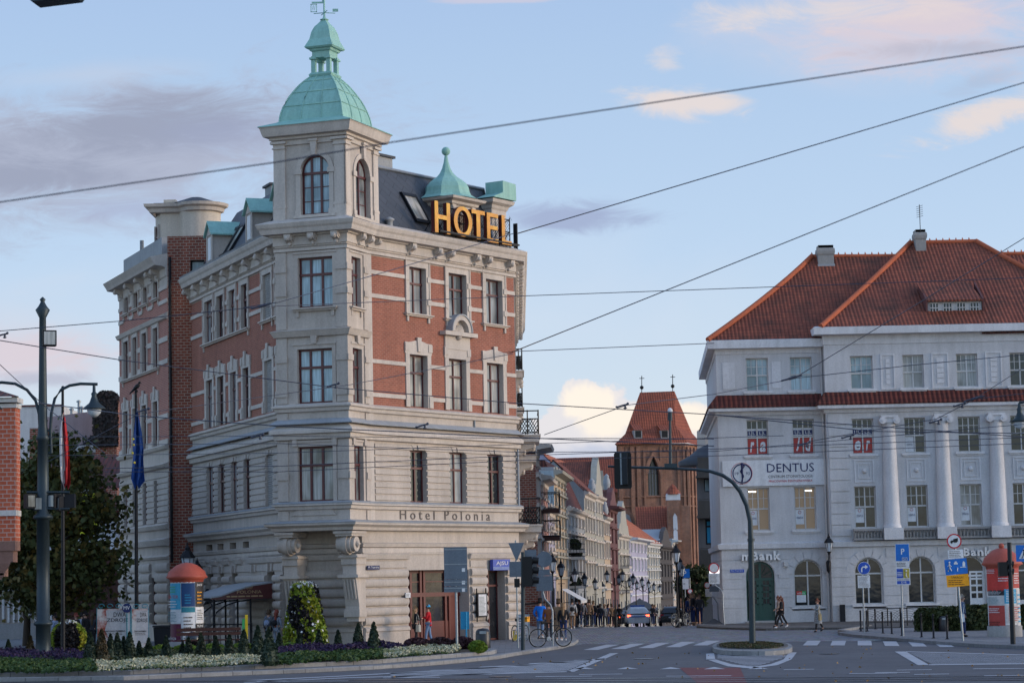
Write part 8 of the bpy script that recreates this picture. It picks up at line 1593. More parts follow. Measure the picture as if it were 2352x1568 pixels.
# ---------------- cars, seen from behind ----------------
def car(label, p, az, bm_, W=1.82, L_=4.5, H=1.48, blue=False, lights=True, name='parked_car', cat='car', suv=0):
    F = Fr(p.x, p.y, az, p.z); t = thing(name, label, cat, p); h0 = .28
    def loft(secs, m_, nm, par=t):
        mb = MB(); V = []; n = 12
        for d, zb_, zt2, wb_, wt in secs:
            V += [F.p(s_*w, z, d) for s_, w, z in ((-1, wb_*.92, zb_), (-1, wb_, zb_+.12), (-1, wb_, (zb_+zt2)/2), (-1, wt, zt2-.08), (-1, wt*.86, zt2), (-.4, wt, zt2+.01), (.4, wt, zt2+.01), (1, wt*.86, zt2), (1, wt, zt2-.08), (1, wb_, (zb_+zt2)/2), (1, wb_, zb_+.12), (1, wb_*.92, zb_))]
        mb.add(V, [(i*n+k, i*n+(k+1) % n, (i+1)*n+(k+1) % n, (i+1)*n+k) for i in range(len(secs)-1) for k in range(n)], 0, False); mb.add(V[:n], [range(n)]); mb.add(V[-n:], [range(n)]); return mb.build(nm, m_, par)
    w = W/2
    loft([(0, h0+.12, .78, w*.9, w*.86), (-.12, h0, .95, w*.97, w*.94), (-.6, h0, 1.0, w, w*.95), (-L_*.55, h0, .98, w, w*.95), (-L_*.85, h0, .86, w*.98, w*.9), (-L_, h0+.1, .66, w*.88, w*.8)], bm_, 'body')
    loft([(-.10, .90, 1.02, w*.9, w*.88), (-.42, .92, H-.1, w*.9, w*.74), (-.7, .92, H, w*.9, w*.72), (-L_*.5, .92, H, w*.9, w*.72), (-L_*.72, .90, 1.0, w*.9, w*.86)], bm_, 'cabin')
    mb = MB(); mb.add([F.p(-w*.74, 1.02, -.135), F.p(w*.74, 1.02, -.135), F.p(w*.62, H-.14, -.41), F.p(-w*.62, H-.14, -.41)], [(0, 1, 2, 3)]); mb.open = True; mb.build('rear_window', 'black_plastic', t)
    for s_ in (-1, 1):
        mb = MB(); mb.add([F.p(s_*(w*.885), 1.0, -.6), F.p(s_*(w*.885), 1.0, -L_*.64), F.p(s_*(w*.755), H-.12, -L_*.5), F.p(s_*(w*.755), H-.12, -.75)], [(0, 1, 2, 3)]); mb.open = True; mb.build('side_window', 'black_plastic', t)
        for d in (-.85, -L_+.85):
            mb = MB(); mb.tube([F.p(s_*(w-.19), .33, d), F.p(s_*(w+.01), .33, d)], .33, 18); wh = mb.build('wheel', 'rubber', t); mb = MB(); mb.tube([F.p(s_*(w-.1), .33, d), F.p(s_*(w+.02), .33, d)], .2, 12); mb.build('rim', 'galv', wh)
        mb = MB(); mb.box(F, min(s_*w*.66, s_*w*.93), max(s_*w*.66, s_*w*.93), .80, .92, -.14, -.035); mb.build('tail_light', 'lamp_on' if lights else 'sign_red', t)
        mb = MB(); mb.box(F, min(s_*(w+.03), s_*(w+.2)), max(s_*(w+.03), s_*(w+.2)), 1.0, 1.14, -L_*.64, -L_*.6); mb.build('mirror', bm_, t)
    mb = MB(); mb.box(F, -w*.85, w*.85, h0+.02, h0+.2, -.02, .05); mb.build('bumper', 'iron_dark' if not blue else bm_, t); mb = MB(); mb.box(F, -.26, .26, .62, .73, .0, .03); mb.build('number_plate', 'sign_white', t)
    if blue:
        mb = MB(); mb.box(F, -w*.6, w*.6, .74, .83, -.10, .012); mb.build('stripe', 'police_blue', t); mb = MB(); mb.box(F, -.55, .55, H+.02, H+.15, -1.5, -1.15); mb.build('light_bar', 'police_blue', t); text('POLICJA', F, -.3, .3, .84, .92, .02, 'police_blue', t)
    return t
p = onst(1464, 187); car('silver and blue police estate car driving away with its brake lights on', p, 90, 'car_silver', blue=True, name='police_car', cat='police car', H=1.5)
p = onst(1541, 186); car('dark blue estate car driving behind the tall lanterns', p, 92, 'car_dark', lights=False, W=1.85); p = onst(1441, 205); car('dark car with one glowing light, half hidden left of the police car', p, 90, 'car_dark', W=1.75, H=1.4)
# ---------------- plants ----------------
def quads(mb, c_, s_, n=1, mi=0, asp=1.0):
    for _ in range(n):
        a = Vector((random.gauss(0, 1), random.gauss(0, 1), random.gauss(0, 1))).normalized(); b = a.orthogonal().normalized(); b = (b*cos(R(0, 6)) + a.cross(b)*sin(R(0, 6))).normalized()
        mb.v += [c_-a*s_-b*s_*asp*.4, c_+a*s_*.1-b*s_*asp, c_+a*s_*1.1, c_-a*s_*.1+b*s_*asp]; k = len(mb.v); mb.f.append([k-4, k-3, k-2, k-1]); mb.m.append(mi); mb.s.append(False)
def tree(label, p, h, rc, zc0, nclump, nleaf, leaf, lm='leaf_tree', squash=1.0):
    random.seed(hash(label) % 1000 if False else len(label)*7); t = thing('tree', label, 'tree', p); mb = MB(); tips = []
    tz = zc0+(h-zc0)*.35; mb.tube([p, p+Vector((.05, 0, h*.15)), p+Vector((-.05, 0, zc0)), p+Vector((.1, 0, tz)), p+Vector((.1, .1, h*.85))], [.2*h/9, .16*h/9, .13*h/9, .09*h/9, .03], 8)
    for k in range(16):
        a = k*2.4; z0 = zc0*.8+(h*.7-zc0*.8)*R(0, 1); q = p+ZV*z0; e = q+Vector((cos(a)*rc*R(.6, .95), sin(a)*rc*R(.6, .95), R(.3, 1.6))); mb.tube([q, (q+e)/2+ZV*.25, e], [.06, .045, .015], 5)
    mb.build('trunk', 'bark', t); mb = MB()
    for k in range(nclump):
        while True:
            x, y, z = R(-1, 1), R(-1, 1), R(-1, 1)
            if .25 < x*x+y*y+z*z < 1: break
        tp = 1.15-.5*(z*.5+.5) if h > 8 else 1; c_ = p+Vector((x*rc*tp, y*rc*tp, zc0+(h-zc0)*(z*.5+.5)*squash)); rr = R(.35, .8)*rc/3
        for j in range(nleaf):
            v = Vector((random.gauss(0, .5), random.gauss(0, .5), random.gauss(0, .38))); quads(mb, c_+v*rr*1.5, leaf*R(.6, 1.3))
    mb.open = True; mb.build('crown', lm, t); return t
q = Vector((gx(140, 108), 108, .1)); ht = at(131, 1015, 108).z
tree('big dark tree with yellowing leaves at the far left behind the tram pole', q, ht, 3.1, 1.5, 190, 60, .115)
q = Vector((gx(60, 112), 112, .1)); tree('second dark tree at the far left edge behind the first', q, at(60, 1060, 112).z, 2.1, 1.4, 110, 60, .115)
q = onst(1592, 170); tree('small green tree at the right side of the old street', q, at(1592, 1300, 170).z-q.z, 1.15, 1.6, 70, 60, .11, 'leaf_hedge')
def bush(name, label, cat, c_, rx, ry, h, n, leaf, mats, group=None, pick=None, prof=None, stuffk=None, parent=None):
    """dense shell of leaf-sized faces over a rounded or conical body"""
    mb = MB(); core = MB(); random.seed(len(label)+int(abs(c_.x)*10))
    P = prof or (lambda t: sqrt(max(0, 1-(2*t-1)**2))*(.85+.15*(1-t)))
    core.lathe(Vector((0, 0, 0)), [(max(.01, P(k/8)*.86), h*k/8) for k in range(9)], 12, len(mats)-1 if len(mats) > 1 else 0)
    core.v = [c_+Vector((v.x*rx, v.y*ry, v.z)) for v in core.v]; mb.v, mb.f, mb.m, mb.s = core.v, core.f, core.m, [False]*len(core.f)
    for k in range(n):
        t = R(0, 1)**.85; a = R(0, 2*pi); r = P(t)*R(.86, 1.06); q = c_+Vector((cos(a)*rx*r, sin(a)*ry*r, t*h)); quads(mb, q, leaf*R(.6, 1.3), 1, pick(a, t) if pick else 0)
    mb.open = True; o = mb.build(name, mats)
    return tag(o, label, cat, group)
cone = lambda t: (1-t)**.8*(.25+.75*min(1, t*6+.4))
CON = [(270, 1190, 1310, 1), (75, 1220, 1310, 1), (805, 1200, 1400, 1), (905, 1170, 1390, 1), (985, 1200, 1370, 1), (1045, 1190, 1365, 1), (1102, 1212, 1360, 1), (1155, 1180, 1360, 1), (1240, 1240, 1350, 1), (1325, 1220, 1350, 1), (1480, 1205, 1340, 1), (1625, 1250, 1330, 1), (1680, 1210, 1330, 1), (1790, 1180, 1330, 1), (1925, 1205, 1335, 1), (2045, 1190, 1335, 1),
       (510, 1160, 1345, 2), (635, 1130, 1335, 2), (735, 1160, 1395, 2), (825, 1165, 1280, 2), (1005, 1160, 1265, 2), (1180, 1140, 1255, 2), (1350, 1140, 1250, 2), (1530, 1095, 1255, 2), (1655, 1140, 1250, 2), (265, 1055, 1255, 3)]
for i, (x, y0, y1, k) in enumerate(CON):
    f = {1: lambda a, b: (a*.25783, 1163.75+b*.25783), 2: lambda a, b: (428.75+a*.2578, 1163.75+b*.2578), 3: lambda a, b: (796.25+a*.2383, 1194.4+b*.2383)}[k]
    X1, Yt1 = f(x, y0); _, Yb1 = f(x, y1); q = g(X1, min(Yb1+5, 1528), .22); h = (Yb1+5-Yt1)/FP*q.y*1.32; r = h*(.27 if h > .6 else .33)
    lab = 'small brown tinged dwarf conifer left of the concert boards' if i == 3 else f'small dark dwarf conifer in the flower bed, number {i+1 if i < 3 else i} counted from the left'
    if i in (0, 1, 2): lab = ['small dwarf conifer in the flower bed just right of the tram pole', 'small dwarf conifer at the far left end of the flower bed', 'big grey green dwarf conifer in front of the round flower ball'][i]
    elif i > 3: lab = f'small dark green dwarf conifer, {i-3} of 22 along the bed counted from the concert boards'
    bush('dwarf_conifer', lab, 'conifer', q, r, r, h, 520, .045, ['leaf_brown' if i in (0, 3) else 'leaf_conifer'], 'dwarf conifers along the flower bed', prof=cone)
# flower ball and flower cone
q = Vector((gx(157, 93), 93, .2)); hb = at(157, 1428, 93).z-.1
bush('flower_ball', 'round clipped flower ball of dark and lime leaves with white blooms on top', 'topiary', q, .70, .7, hb-.05, 4200, .06, ['leaf_lime', 'leaf_dark', 'petal', 'leaf_dark'], pick=lambda a, t: 2 if t > .9 and R(0, 1) < .5 else (0 if (a % 6.28 < .9 or 2.7 < a < 3.9 or a > 5.6) and R(0, 1) < .9 else 1))
q = Vector((gx(699, 96), 96, .15)); hc = at(699, 1336, 96).z-.15
def pk(a, t):
    s_ = (a+t*1.6) % 6.283; w_ = .35*sin(t*11+a*3); lime = 3.2+w_ < s_ < 4.75+w_ or s_ < .7 or s_ > 5.6+w_ or (5.0 < s_+w_ < 5.5 and t < .45) or (t > .8 and s_ > 3)
    if R(0, 1) < (.45 if t > .93 else .035): return 2
    return 0 if (lime and R(0, 1) < .88) or R(0, 1) < .07 else 1
bush('flower_cone', 'tall cone of lime green and blackish leaves with white blooms at the hotel corner', 'topiary', q, .92, .92, hc, 9000, .065, ['leaf_lime', 'leaf_dark', 'petal', 'leaf_dark'], pick=pk, prof=lambda t: (1-.52*t) if t < .93 else (1-.52*t)*sqrt(max(0, 1-((t-.93)/.07)**2))+.02)
q = g(1098, 1498, .22); bush('shrub', 'round bright green shrub beside the litter bin', 'shrub', q, .33, .33, .40, 1500, .04, ['leaf_lime2']); 
Yl_ = 90.0
for k, (x0, x1) in enumerate(((345, 395), (395, 455), (455, 520), (520, 585), (585, 640), (640, 705))): q = Vector((gx((x0+x1)/2, 90), 90, .2)); bush('low_shrub', f'low yellow green ground shrub, {k+1} of six behind the conifers from the left', 'shrub', q, (x1-x0)/FP*45*1.05, .4, .33, 700, .05, ['leaf_lime2'], 'low yellow green shrubs')
for k, (x0, x1) in enumerate(((925, 985), (980, 1040), (1035, 1085))): q = Vector((gx((x0+x1)/2, 88), 88, .22)); bush('low_shrub', f'low dark maroon shrub, {k+1} of three before the red shopfront from the left', 'shrub', q, (x1-x0)/FP*44*1.1, .45, .42, 900, .05, ['leaf_maroon'], 'low maroon shrubs')
for k, x in enumerate((2140, 2185, 2235, 2290, 2345, 2400)): q = Vector((gx(x, 104), 104, .1)); bush('hedge', f'rough dark green hedge clump, {k+1} of six from the left by the right poster column', 'hedge', q, .75, .6, 1.0+.05*(k % 3), 2200, .07, ['leaf_hedge'], 'hedge behind the right pavement', prof=lambda t: 1.0 if t < .8 else 1-(t-.8)*1.2)
def carpet(name, label, cat, outline, z, h, n, leaf, mats, pick):
    """ground cover over the polygon (picture outline projected onto the bed)"""
    P = [g(x, y, z) for x, y in outline]; xs = [p.x for p in P]; ys = [p.y for p in P]; mb = MB(); random.seed(len(label)); k = 0
    def ins(x, y):
        r = False
        for i in range(len(P)):
            a, b = P[i], P[i-1]
            if (a.y > y) != (b.y > y) and x < (b.x-a.x)*(y-a.y)/(b.y-a.y)+a.x: r = not r
        return r
    while k < n:
        x, y = R(min(xs), max(xs)), R(min(ys), max(ys))
        if not ins(x, y): continue
        k += 1; hh = h*(.75+.35*sin(x*2.3+y)*sin(x*.9-y*1.7)); zz = hh*R(.1, 1)**.5; quads(mb, Vector((x, y, z+zz)), leaf*R(.6, 1.3), 1, pick(zz/hh))
    mb.open = True; tag(mb.build(name, mats), label, cat, kind='stuff')
carpet('white_flower_bed', 'pale cream flower carpet along the kerb of the left bed', 'flowers', [(225, 1545), (400, 1538), (620, 1528), (622, 1515), (400, 1518), (215, 1530)], .22, .24, 15000, .032, ['flower_white', 'leaf_green'], lambda t: 0 if t > .55 and R(0, 1) < .9 else 1)
carpet('white_flower_bed', 'pale cream flower carpet in the right end of the bed', 'flowers', [(880, 1516), (980, 1508), (1052, 1501), (1060, 1493), (1000, 1490), (880, 1503)], .22, .24, 7000, .032, ['flower_white', 'leaf_green'], lambda t: 0 if t > .55 and R(0, 1) < .9 else 1)
carpet('green_bedding', 'green bedding plants along the kerb at the far left', 'plants', [(-60, 1549), (60, 1547), (225, 1545), (215, 1530), (100, 1526), (-60, 1524)], .22, .24, 9000, .05, ['leaf_green'], lambda t: 0)
carpet('green_bedding', 'green bedding plants below the flower cone', 'plants', [(622, 1528), (750, 1522), (880, 1516), (880, 1503), (750, 1508), (640, 1514)], .22, .24, 7500, .05, ['leaf_green'], lambda t: 0)
carpet('purple_sage_bed', 'dark purple sage flowers at the far left', 'flowers', [(-60, 1520), (100, 1522), (215, 1526), (240, 1515), (100, 1506), (-60, 1505)], .22, .38, 6000, .04, ['flower_purple', 'leaf_green'], lambda t: 0 if t > .6 else 1)
carpet('purple_sage_bed', 'dark purple sage flowers in front of the flower cone', 'flowers', [(640, 1512), (750, 1504), (880, 1500), (940, 1494), (900, 1490), (760, 1494), (640, 1500)], .22, .34, 6500, .04, ['flower_purple', 'leaf_green'], lambda t: 0 if t > .6 else 1)
carpet('brown_green_cover', 'low mixed green cover between the conifers', 'plants', [(240, 1526), (400, 1514), (620, 1511), (640, 1500), (620, 1492), (300, 1496), (200, 1508)], .22, .20, 8000, .05, ['leaf_hedge'], lambda t: 0)
carpet('moss_strip', 'dry moss and grass on the traffic island', 'grass', ell(1726, 1482, 74, 6.5, 20), .185, .07, 5000, .03, ['leaf_brown', 'leaf_hedge'], lambda t: 0 if R(0, 1) < .6 else 1)
carpet('fallen_leaves', 'scattered dry leaves on the road', 'leaves', [(800, 1566), (2400, 1566), (2400, 1490), (1900, 1480), (1300, 1500)], .012, .01, 110, .035, ['leaf_brown2'], lambda t: 0)
for k, x in enumerate((1306, 1309, 1308)):
    q = at(x+6, (1256, 1275, 1342)[k], 184); bush('balcony_plant', ('bushy plant on the upper balcony of the grey mansard house', 'bushy plant on the middle balcony of the grey mansard house', 'trailing plant on the low balcony of the grey mansard house')[k], 'plant', q-Vector((-.2, 0, .3)), .55, .9, .9, 500, .09, ['leaf_hedge'])
# ---------------- overhead wires ----------------
def wire(label, pts, px, group='overhead tram wires', sag=0):
    """pts = (x, y, depth); thickness px as it shows"""
    P = []
    for (x0, y0, d0), (x1, y1, d1) in zip(pts, pts[1:]):
        a, b = at(x0, y0, d0), at(x1, y1, d1); n = 10
        for k in range(n): t = k/n; P.append(a+(b-a)*t+ZV*(-sag*4*t*(1-t)))
    P.append(b); rr = px/FP/2
    if pts[0][0] < 0: P.insert(0, P[0]+(P[0]-P[1]).normalized()*12)
    if pts[-1][0] > 2352: P.append(P[-1]+(P[-1]-P[-2]).normalized()*12)
    mb = MB(); mb.tube(P, [rr*max(8, p.y) for p in P], 5); return tag(mb.build('overhead_wire', 'wire', smooth=True), label, 'wire', group)
WR = [
 ('thick cable crossing the whole sky, topmost of all wires', [(-60, 473, 17), (640, 372, 17), (900, 327, 17), (2420, 97, 17)], 3.4),
 ('wire rising from the hotel roof sign to the upper right, second highest', [(1190, 536, 105), (2420, 170, 20)], 2.8),
 ('wire rising from the right wall of the hotel to the right edge, third highest', [(1178, 808, 106), (2420, 310, 24)], 2.6),
 ('thin span wire from the hotel to the red tile roof, upper one', [(560, 706, 70), (1190, 680, 80), (1800, 658, 80), (2420, 636, 80)], 1.8),
 ('thin wire from the left pole clamp over both brick fronts', [(-60, 765, 60), (280, 737, 60), (580, 706, 60)], 2.0),
 ('thin wire climbing across the corner bay to the roof sign', [(560, 706, 70), (640, 694, 70), (900, 620, 85), (1180, 536, 104)], 2.0),
 ('short wire between hotel and white building at cornice height', [(1178, 807, 106), (1640, 788, 130)], 1.8),
 ('dark contact wire dropping from the left edge across the bay', [(-60, 772, 58), (280, 827, 58), (770, 890, 60), (1190, 926, 62), (1640, 952, 64), (2420, 1008, 66)], 2.2),
 ('guy wire from the left edge down to the tram pole', [(-40, 800, 50), (100, 930, 84), (240, 1040, 80)], 1.8),
 ('dark contact wire from the tram pole past the flags to the right', [(88, 925, 84), (320, 955, 70), (640, 978, 66), (1190, 1004, 64), (1640, 1024, 64)], 2.4),
 ('thin wire crossing the blue flag upward to the right', [(110, 1060, 80), (320, 950, 75), (800, 884, 85), (1178, 812, 105)], 1.6),
 ('thin horizontal wire below the brick zone', [(110, 1003, 84), (640, 1001, 70), (1190, 1006, 70), (1640, 1007, 70)], 1.4),
 ('thin horizontal wire at the first floor ledge', [(110, 1022, 84), (640, 1018, 70), (1190, 1038, 72), (1640, 1036, 72), (2420, 968, 70)], 1.5),
 ('dark wire sloping over the hotel letters', [(110, 1046, 84), (640, 1040, 66), (1190, 1020, 62), (1800, 1000, 60)], 1.4),
 ('dark double wire, upper strand over the middle windows', [(240, 1075, 60), (640, 1070, 60), (1190, 1046, 60), (1660, 1030, 60), (2420, 1002, 60)], 1.7),
 ('dark double wire, lower strand over the middle windows', [(240, 1083, 60), (640, 1083, 60), (1190, 1057, 60), (1660, 1046, 60), (2420, 1015, 60)], 1.6),
 ('wire from the church side rising across the white facade to the upper right', [(1250, 998, 70), (1440, 930, 70), (1640, 905, 75), (1830, 868, 80), (2100, 838, 80), (2420, 808, 80)], 1.8),
 ('thin wire rising over the long dormer to the right edge', [(1828, 866, 80), (2120, 690, 60), (2420, 505, 50)], 2.0),
 ('wire over the half columns to the right edge', [(1860, 1013, 70), (2150, 962, 70), (2240, 916, 70), (2420, 896, 70)], 1.8),
 ('dark contact wire over the red shop letters', [(1640, 952, 64), (2000, 990, 62), (2420, 996, 62)], 2.2),
 ('thin span wire behind the mast arm', [(1190, 1006, 110), (1640, 1008, 115)], 1.4),
 ('thin wire past the half columns near the picture edge', [(2240, 915, 70), (2420, 800, 60)], 1.6),
]
for l_, p_, w_ in WR: wire(l_, p_, w_)
for i, (x, y, d, lab) in enumerate(((766, 885, 60, 'over the middle bay window'), (970, 978, 63, 'above the first floor windows of the right front'), (1430, 932, 63, 'in front of the white cloud'), (592, 1002, 66, 'over the flag side front'), (330, 943, 72, 'beside the blue flag'), (5, 770, 60, 'at the left picture edge'), (1818, 868, 79, 'before the pale upper windows'), (2238, 915, 70, 'over the small tiled roof at the right'), (2150, 968, 70, 'next to the middle capital'), (1948, 1003, 62, 'left of the red letters er'), (1848, 1020, 62, 'over the red letters jd'), (600, 703, 69, 'before the upper floor left of the bay'), (2205, 930, 70, 'under the small tiled roof'))):
    q = at(x, y, d); F = Fr(q.x, q.y, 90, q.z); k_ = d/FP; mb = MB(); thin = i in (6, 7, 11)
    if thin: mb.tube([F.p(-24*k_, -6*k_), F.p(24*k_, 6*k_)], 2.2*k_, 6); mb.tube([F.p(-6*k_, -2*k_), F.p(10*k_, 3*k_)], 3.6*k_, 6)
    else: mb.tube([F.p(-14*k_, -3*k_), F.p(-2*k_, 1*k_), F.p(12*k_, 4*k_)], 2.1*k_, 6); mb.ball(F.p(12*k_, 5*k_), 3.2*k_, 0, 6); mb.tube([F.p(6*k_, 3*k_), F.p(6*k_, -7*k_)], 2.6*k_, 6); mb.lathe(F.p(6*k_, -6*k_), [(4.2*k_, 0), (4.2*k_, 2*k_)], 8); mb.ball(F.p(-14*k_, -2*k_), 2.6*k_, 0, 6)
    tag(mb.build('wire_insulator', 'wire'), f'dark wire clamp {lab}', 'insulator', 'wire clamps and insulators')
# ---------------- people ----------------
def skin(nodes, edges, sub=1):
    me = bpy.data.meshes.new('s'); bm = bmesh.new(); lay = bm.verts.layers.skin.verify(); V = []
    for i, (x, y, z, r) in enumerate(nodes): v = bm.verts.new((x, y, z)); v[lay].radius = (r, r); v[lay].use_root = (i == 0); V.append(v)
    for a, b in edges: bm.edges.new((V[a], V[b]))
    bm.to_mesh(me); bm.free(); o = bpy.data.objects.new('s', me); COL.objects.link(o)
    m_ = o.modifiers.new('k', 'SKIN'); m_.use_smooth_shade = True; s_ = o.modifiers.new('u', 'SUBSURF'); s_.levels = sub
    r = bpy.data.meshes.new_from_object(o.evaluated_get(bpy.context.evaluated_depsgraph_get())); bpy.data.objects.remove(o); return r
def chain(N, E, pts, frm=None):
    for p in pts:
        N.append(p)
        if frm is not None: E.append((frm, len(N)-1))
        frm = len(N)-1
    return frm
ARMS = {'hang': ((.24, -.03, 1.17), (.25, .05, .93)), 'swing_f': ((.23, .02, 1.18), (.22, .22, 1.02)), 'swing_b': ((.24, -.14, 1.18), (.24, -.16, .94)), 'phone': ((.24, .06, 1.18), (.10, .28, 1.24)), 'pocket': ((.28, -.06, 1.17), (.19, .08, .98)), 'bag': ((.25, -.02, 1.18), (.24, .14, 1.04))}
def person(label, p, h, az, top, bottom, hair, shoes='black', legs=(.0, .0), arms=('hang', 'hang'), long=0, coat=0, bag=None, lean=0, hatm=None, group=None, skirt=0, slim=1.0):
    t = thing('person', label, 'person', p, group); s_ = h/1.75; a = radians(az); f = Vector((sin(a), cos(a), 0)); r_ = Vector((cos(a), -sin(a), 0))
    W = lambda x, y, z: p+(r_*x+f*y+ZV*z)*s_
    def emit(name, N, E, m_, sub=1):
        me = skin(N, E, sub); o = bpy.data.objects.new(name, me); COL.objects.link(o); o.parent = t; ORG[o.name] = p
        for v in me.vertices: v.co = W(*v.co)-p
        me.materials.clear(); me.materials.append(M(m_)); return o
    ln = lean
    hipz, kn = .93, .50
    def leg(sd, st): ky = st*.55+.04*(1 if abs(st) > .05 else .3); lift = .10 if st < -.15 else 0; return [(sd*.095, 0, .90), (sd*.10, ky, .50+lift*.3), (sd*.10, st, .09+lift), (sd*.10, st+.07, .05+lift*.6), (sd*.10, st+.15, .035+lift*.2)]
    def arm(sd, k): e, hd = ARMS[k]; return [(sd*.18*slim, ln*.9, 1.42), (sd*e[0], e[1]+ln*.6, e[2]), (sd*hd[0], hd[1]+ln*.5, hd[2])]
    N, E = [], []; hip = chain(N, E, [(0, 0, .95, .12), (0, ln*.4, 1.12, .11*slim), (0, ln*.8, 1.33, .135*slim)]); nk = chain(N, E, [(0, ln, 1.47, .06), (0, ln+.01, 1.54, .05), (0, ln+.025, 1.60, .078), (0, ln+.02, 1.67, .086), (0, ln+.01, 1.72, .06)], hip)
    chain(N, E, [(0, ln+.118, 1.61, .014)], nk-2); chain(N, E, [(0, ln+.095, 1.565, .02)], nk-2)
    for sd in (-1, 1):
        chain(N, E, [(sd*.095, ln, 1.635, .02)], nk-1)
        L_ = leg(sd, legs[0] if sd < 0 else legs[1]); chain(N, E, [(*L_[0], .085), (*L_[1], .056), (*L_[2], .038), (*L_[3], .035), (*L_[4], .028)], 0)
        A_ = arm(sd, arms[0] if sd < 0 else arms[1]); w = chain(N, E, [(*A_[0], .052), (*A_[1], .040), (*A_[2], .026)], hip)
        d = (Vector(A_[2])-Vector(A_[1])).normalized(); c_ = Vector(A_[2]); pm = c_+d*.05; side = Vector((0, 1, 0)) if abs(d.z) > .6 else Vector((1, 0, 0)); inn = Vector((-sd, 0, 0)) if abs(d.z) > .6 else Vector((0, 0, -1))
        pi_ = chain(N, E, [(*pm, .028)], w)
        for k, ln_ in enumerate((.055, .065, .06, .045)): b = pm+d*.03+side*(.018*(k-1.5)); e1 = b+d*ln_*.55; e2 = e1+d*ln_*.4+inn*.02; chain(N, E, [(*b, .010), (*e1, .0085), (*e2, .007)], pi_)
        th = c_+d*.03+side*.03; chain(N, E, [(*th, .011), (*(th+d*.04+inn*.01), .008)], w)
    emit('body', N, E, 'skin')
    N, E = [], []; lo = .86 if coat < 2 else .80; q = chain(N, E, [(0, 0, .98, .145*slim), (0, ln*.4, 1.14, .14*slim), (0, ln*.8, 1.33, .165*slim), (0, ln, 1.46, .10)])
    chain(N, E, [(0, 0, lo, .15*slim)], 0)
    for sd in (-1, 1): A_ = arm(sd, arms[0] if sd < 0 else arms[1]); wv = Vector(A_[1])*.08+Vector(A_[2])*.92; chain(N, E, [(*A_[0], .074*slim), (*A_[1], .058), (*wv, .042)], 2)
    emit('jacket' if not skirt else 'dress', N, E, top)
    if coat or skirt:
        mb = MB(); n = 16; zb_ = .45 if coat == 2 or skirt else .72; V = []
        for z, rx, ry in ((1.1, .175*slim, .15), (.95, .20, .165), ((.95+zb_)/2, .23, .19), (zb_, .26, .22)): V += [W(rx*cos(2*pi*k/n), ry*sin(2*pi*k/n)+.01, z) for k in range(n)]
        mb.add(V, [(i*n+k, i*n+(k+1) % n, (i+1)*n+(k+1) % n, (i+1)*n+k) for i in range(3) for k in range(n)], 0, True); mb.open = True; mb.build('coat_skirt', top, t)
    N, E = [(0, 0, .95, .13)], []
    for sd in (-1, 1): L_ = leg(sd, legs[0] if sd < 0 else legs[1]); chain(N, E, [(*L_[0], .10*slim), (*L_[1], .068), (L_[2][0], L_[2][1], L_[2][2]+.03, .055)], 0)
    emit('trousers', N, E, bottom)
    for sd in (-1, 1): L_ = leg(sd, legs[0] if sd < 0 else legs[1]); emit('shoe', [(L_[2][0], L_[2][1]-.03, L_[2][2]-.02, .045), (*L_[3], .048), (*L_[4], .035)], [(0, 1), (1, 2)], shoes)
    N, E = [], []; q = chain(N, E, [(0, ln-.015, 1.70, .093), (0, ln-.035, 1.64, .085), (0, ln-.045, 1.58, .06)]); chain(N, E, [(0, ln+.03, 1.735, .05)], 0)
    if long: chain(N, E, [(0, ln-.08, 1.48, .07), (0, ln-.11, 1.36, .07), (0, ln-.11, 1.36-long*.18, .04)], q); [chain(N, E, [(sd*.06, ln-.05, 1.5, .035), (sd*.08, ln-.02, 1.40, .03)], q) for sd in (-1, 1)]
    emit('hair', N, E, hair)
    mb = MB(); [mb.ball(W(sd*.033, ln+.098, 1.645), .011*s_, 0, 5) for sd in (-1, 1)]; mb.build('eyes', 'black', t)
    if hatm: mb = MB(); F = [W(0, ln, 1.70+k*.01) for k in range(2)]; mb.lathe(W(0, ln-.0, 1.69), [(.105*s_, 0), (.10*s_, .05*s_), (.06*s_, .10*s_), (.01, .12*s_)], 12); mb.add([W(-.08, ln+.08, 1.69), W(.08, ln+.08, 1.69), W(.06, ln+.20, 1.675), W(-.06, ln+.20, 1.675)], [(0, 1, 2, 3)]); mb.open = True; mb.build('cap', hatm, t)
    if bag:
        kind, m_ = bag[:2]; mb = MB()
        if kind == 'back': 
            me = skin([(0, -.24, 1.05, .13), (0, -.25, 1.2, .14), (0, -.23, 1.36, .11)], [(0, 1), (1, 2)]); o = bpy.data.objects.new('x', me); mb.add([W(v.co.x*1.15, v.co.y*.8-.02+ln, v.co.z) for v in me.vertices], [list(q.vertices) for q in me.polygons], 0, True); bpy.data.objects.remove(o)
            for sd in (-1, 1): mb.tube([W(sd*.11, -.2+ln, 1.42), W(sd*.12, ln, 1.53), W(sd*.13, .15+ln, 1.35), W(sd*.14, .02, 1.12)], .018*s_, 5)
            mb.open = True; tag(mb.build('backpack', m_), bag[2], 'backpack')
            return t
        sd = 1 if kind == 'right' else -1; c_ = W(sd*.33, -.02, .82); F = Fr(c_.x, c_.y, az+90, c_.z)
        mb.prism(F, [(-.16*s_, -.18*s_), (.16*s_, -.18*s_), (.13*s_, .14*s_), (-.13*s_, .14*s_)], -.05, .05); mb.tube([F.p(-.1, .14*s_), W(sd*.22, -.05, 1.30), W(sd*.2, 0, 1.50), W(sd*.24, .05, 1.30), F.p(.1, .14*s_)], .012, 4); tag(mb.build('bag', m_), bag[2], 'bag')
    return t
G_ = lambda x, y, z=.12: g(x, y, z)
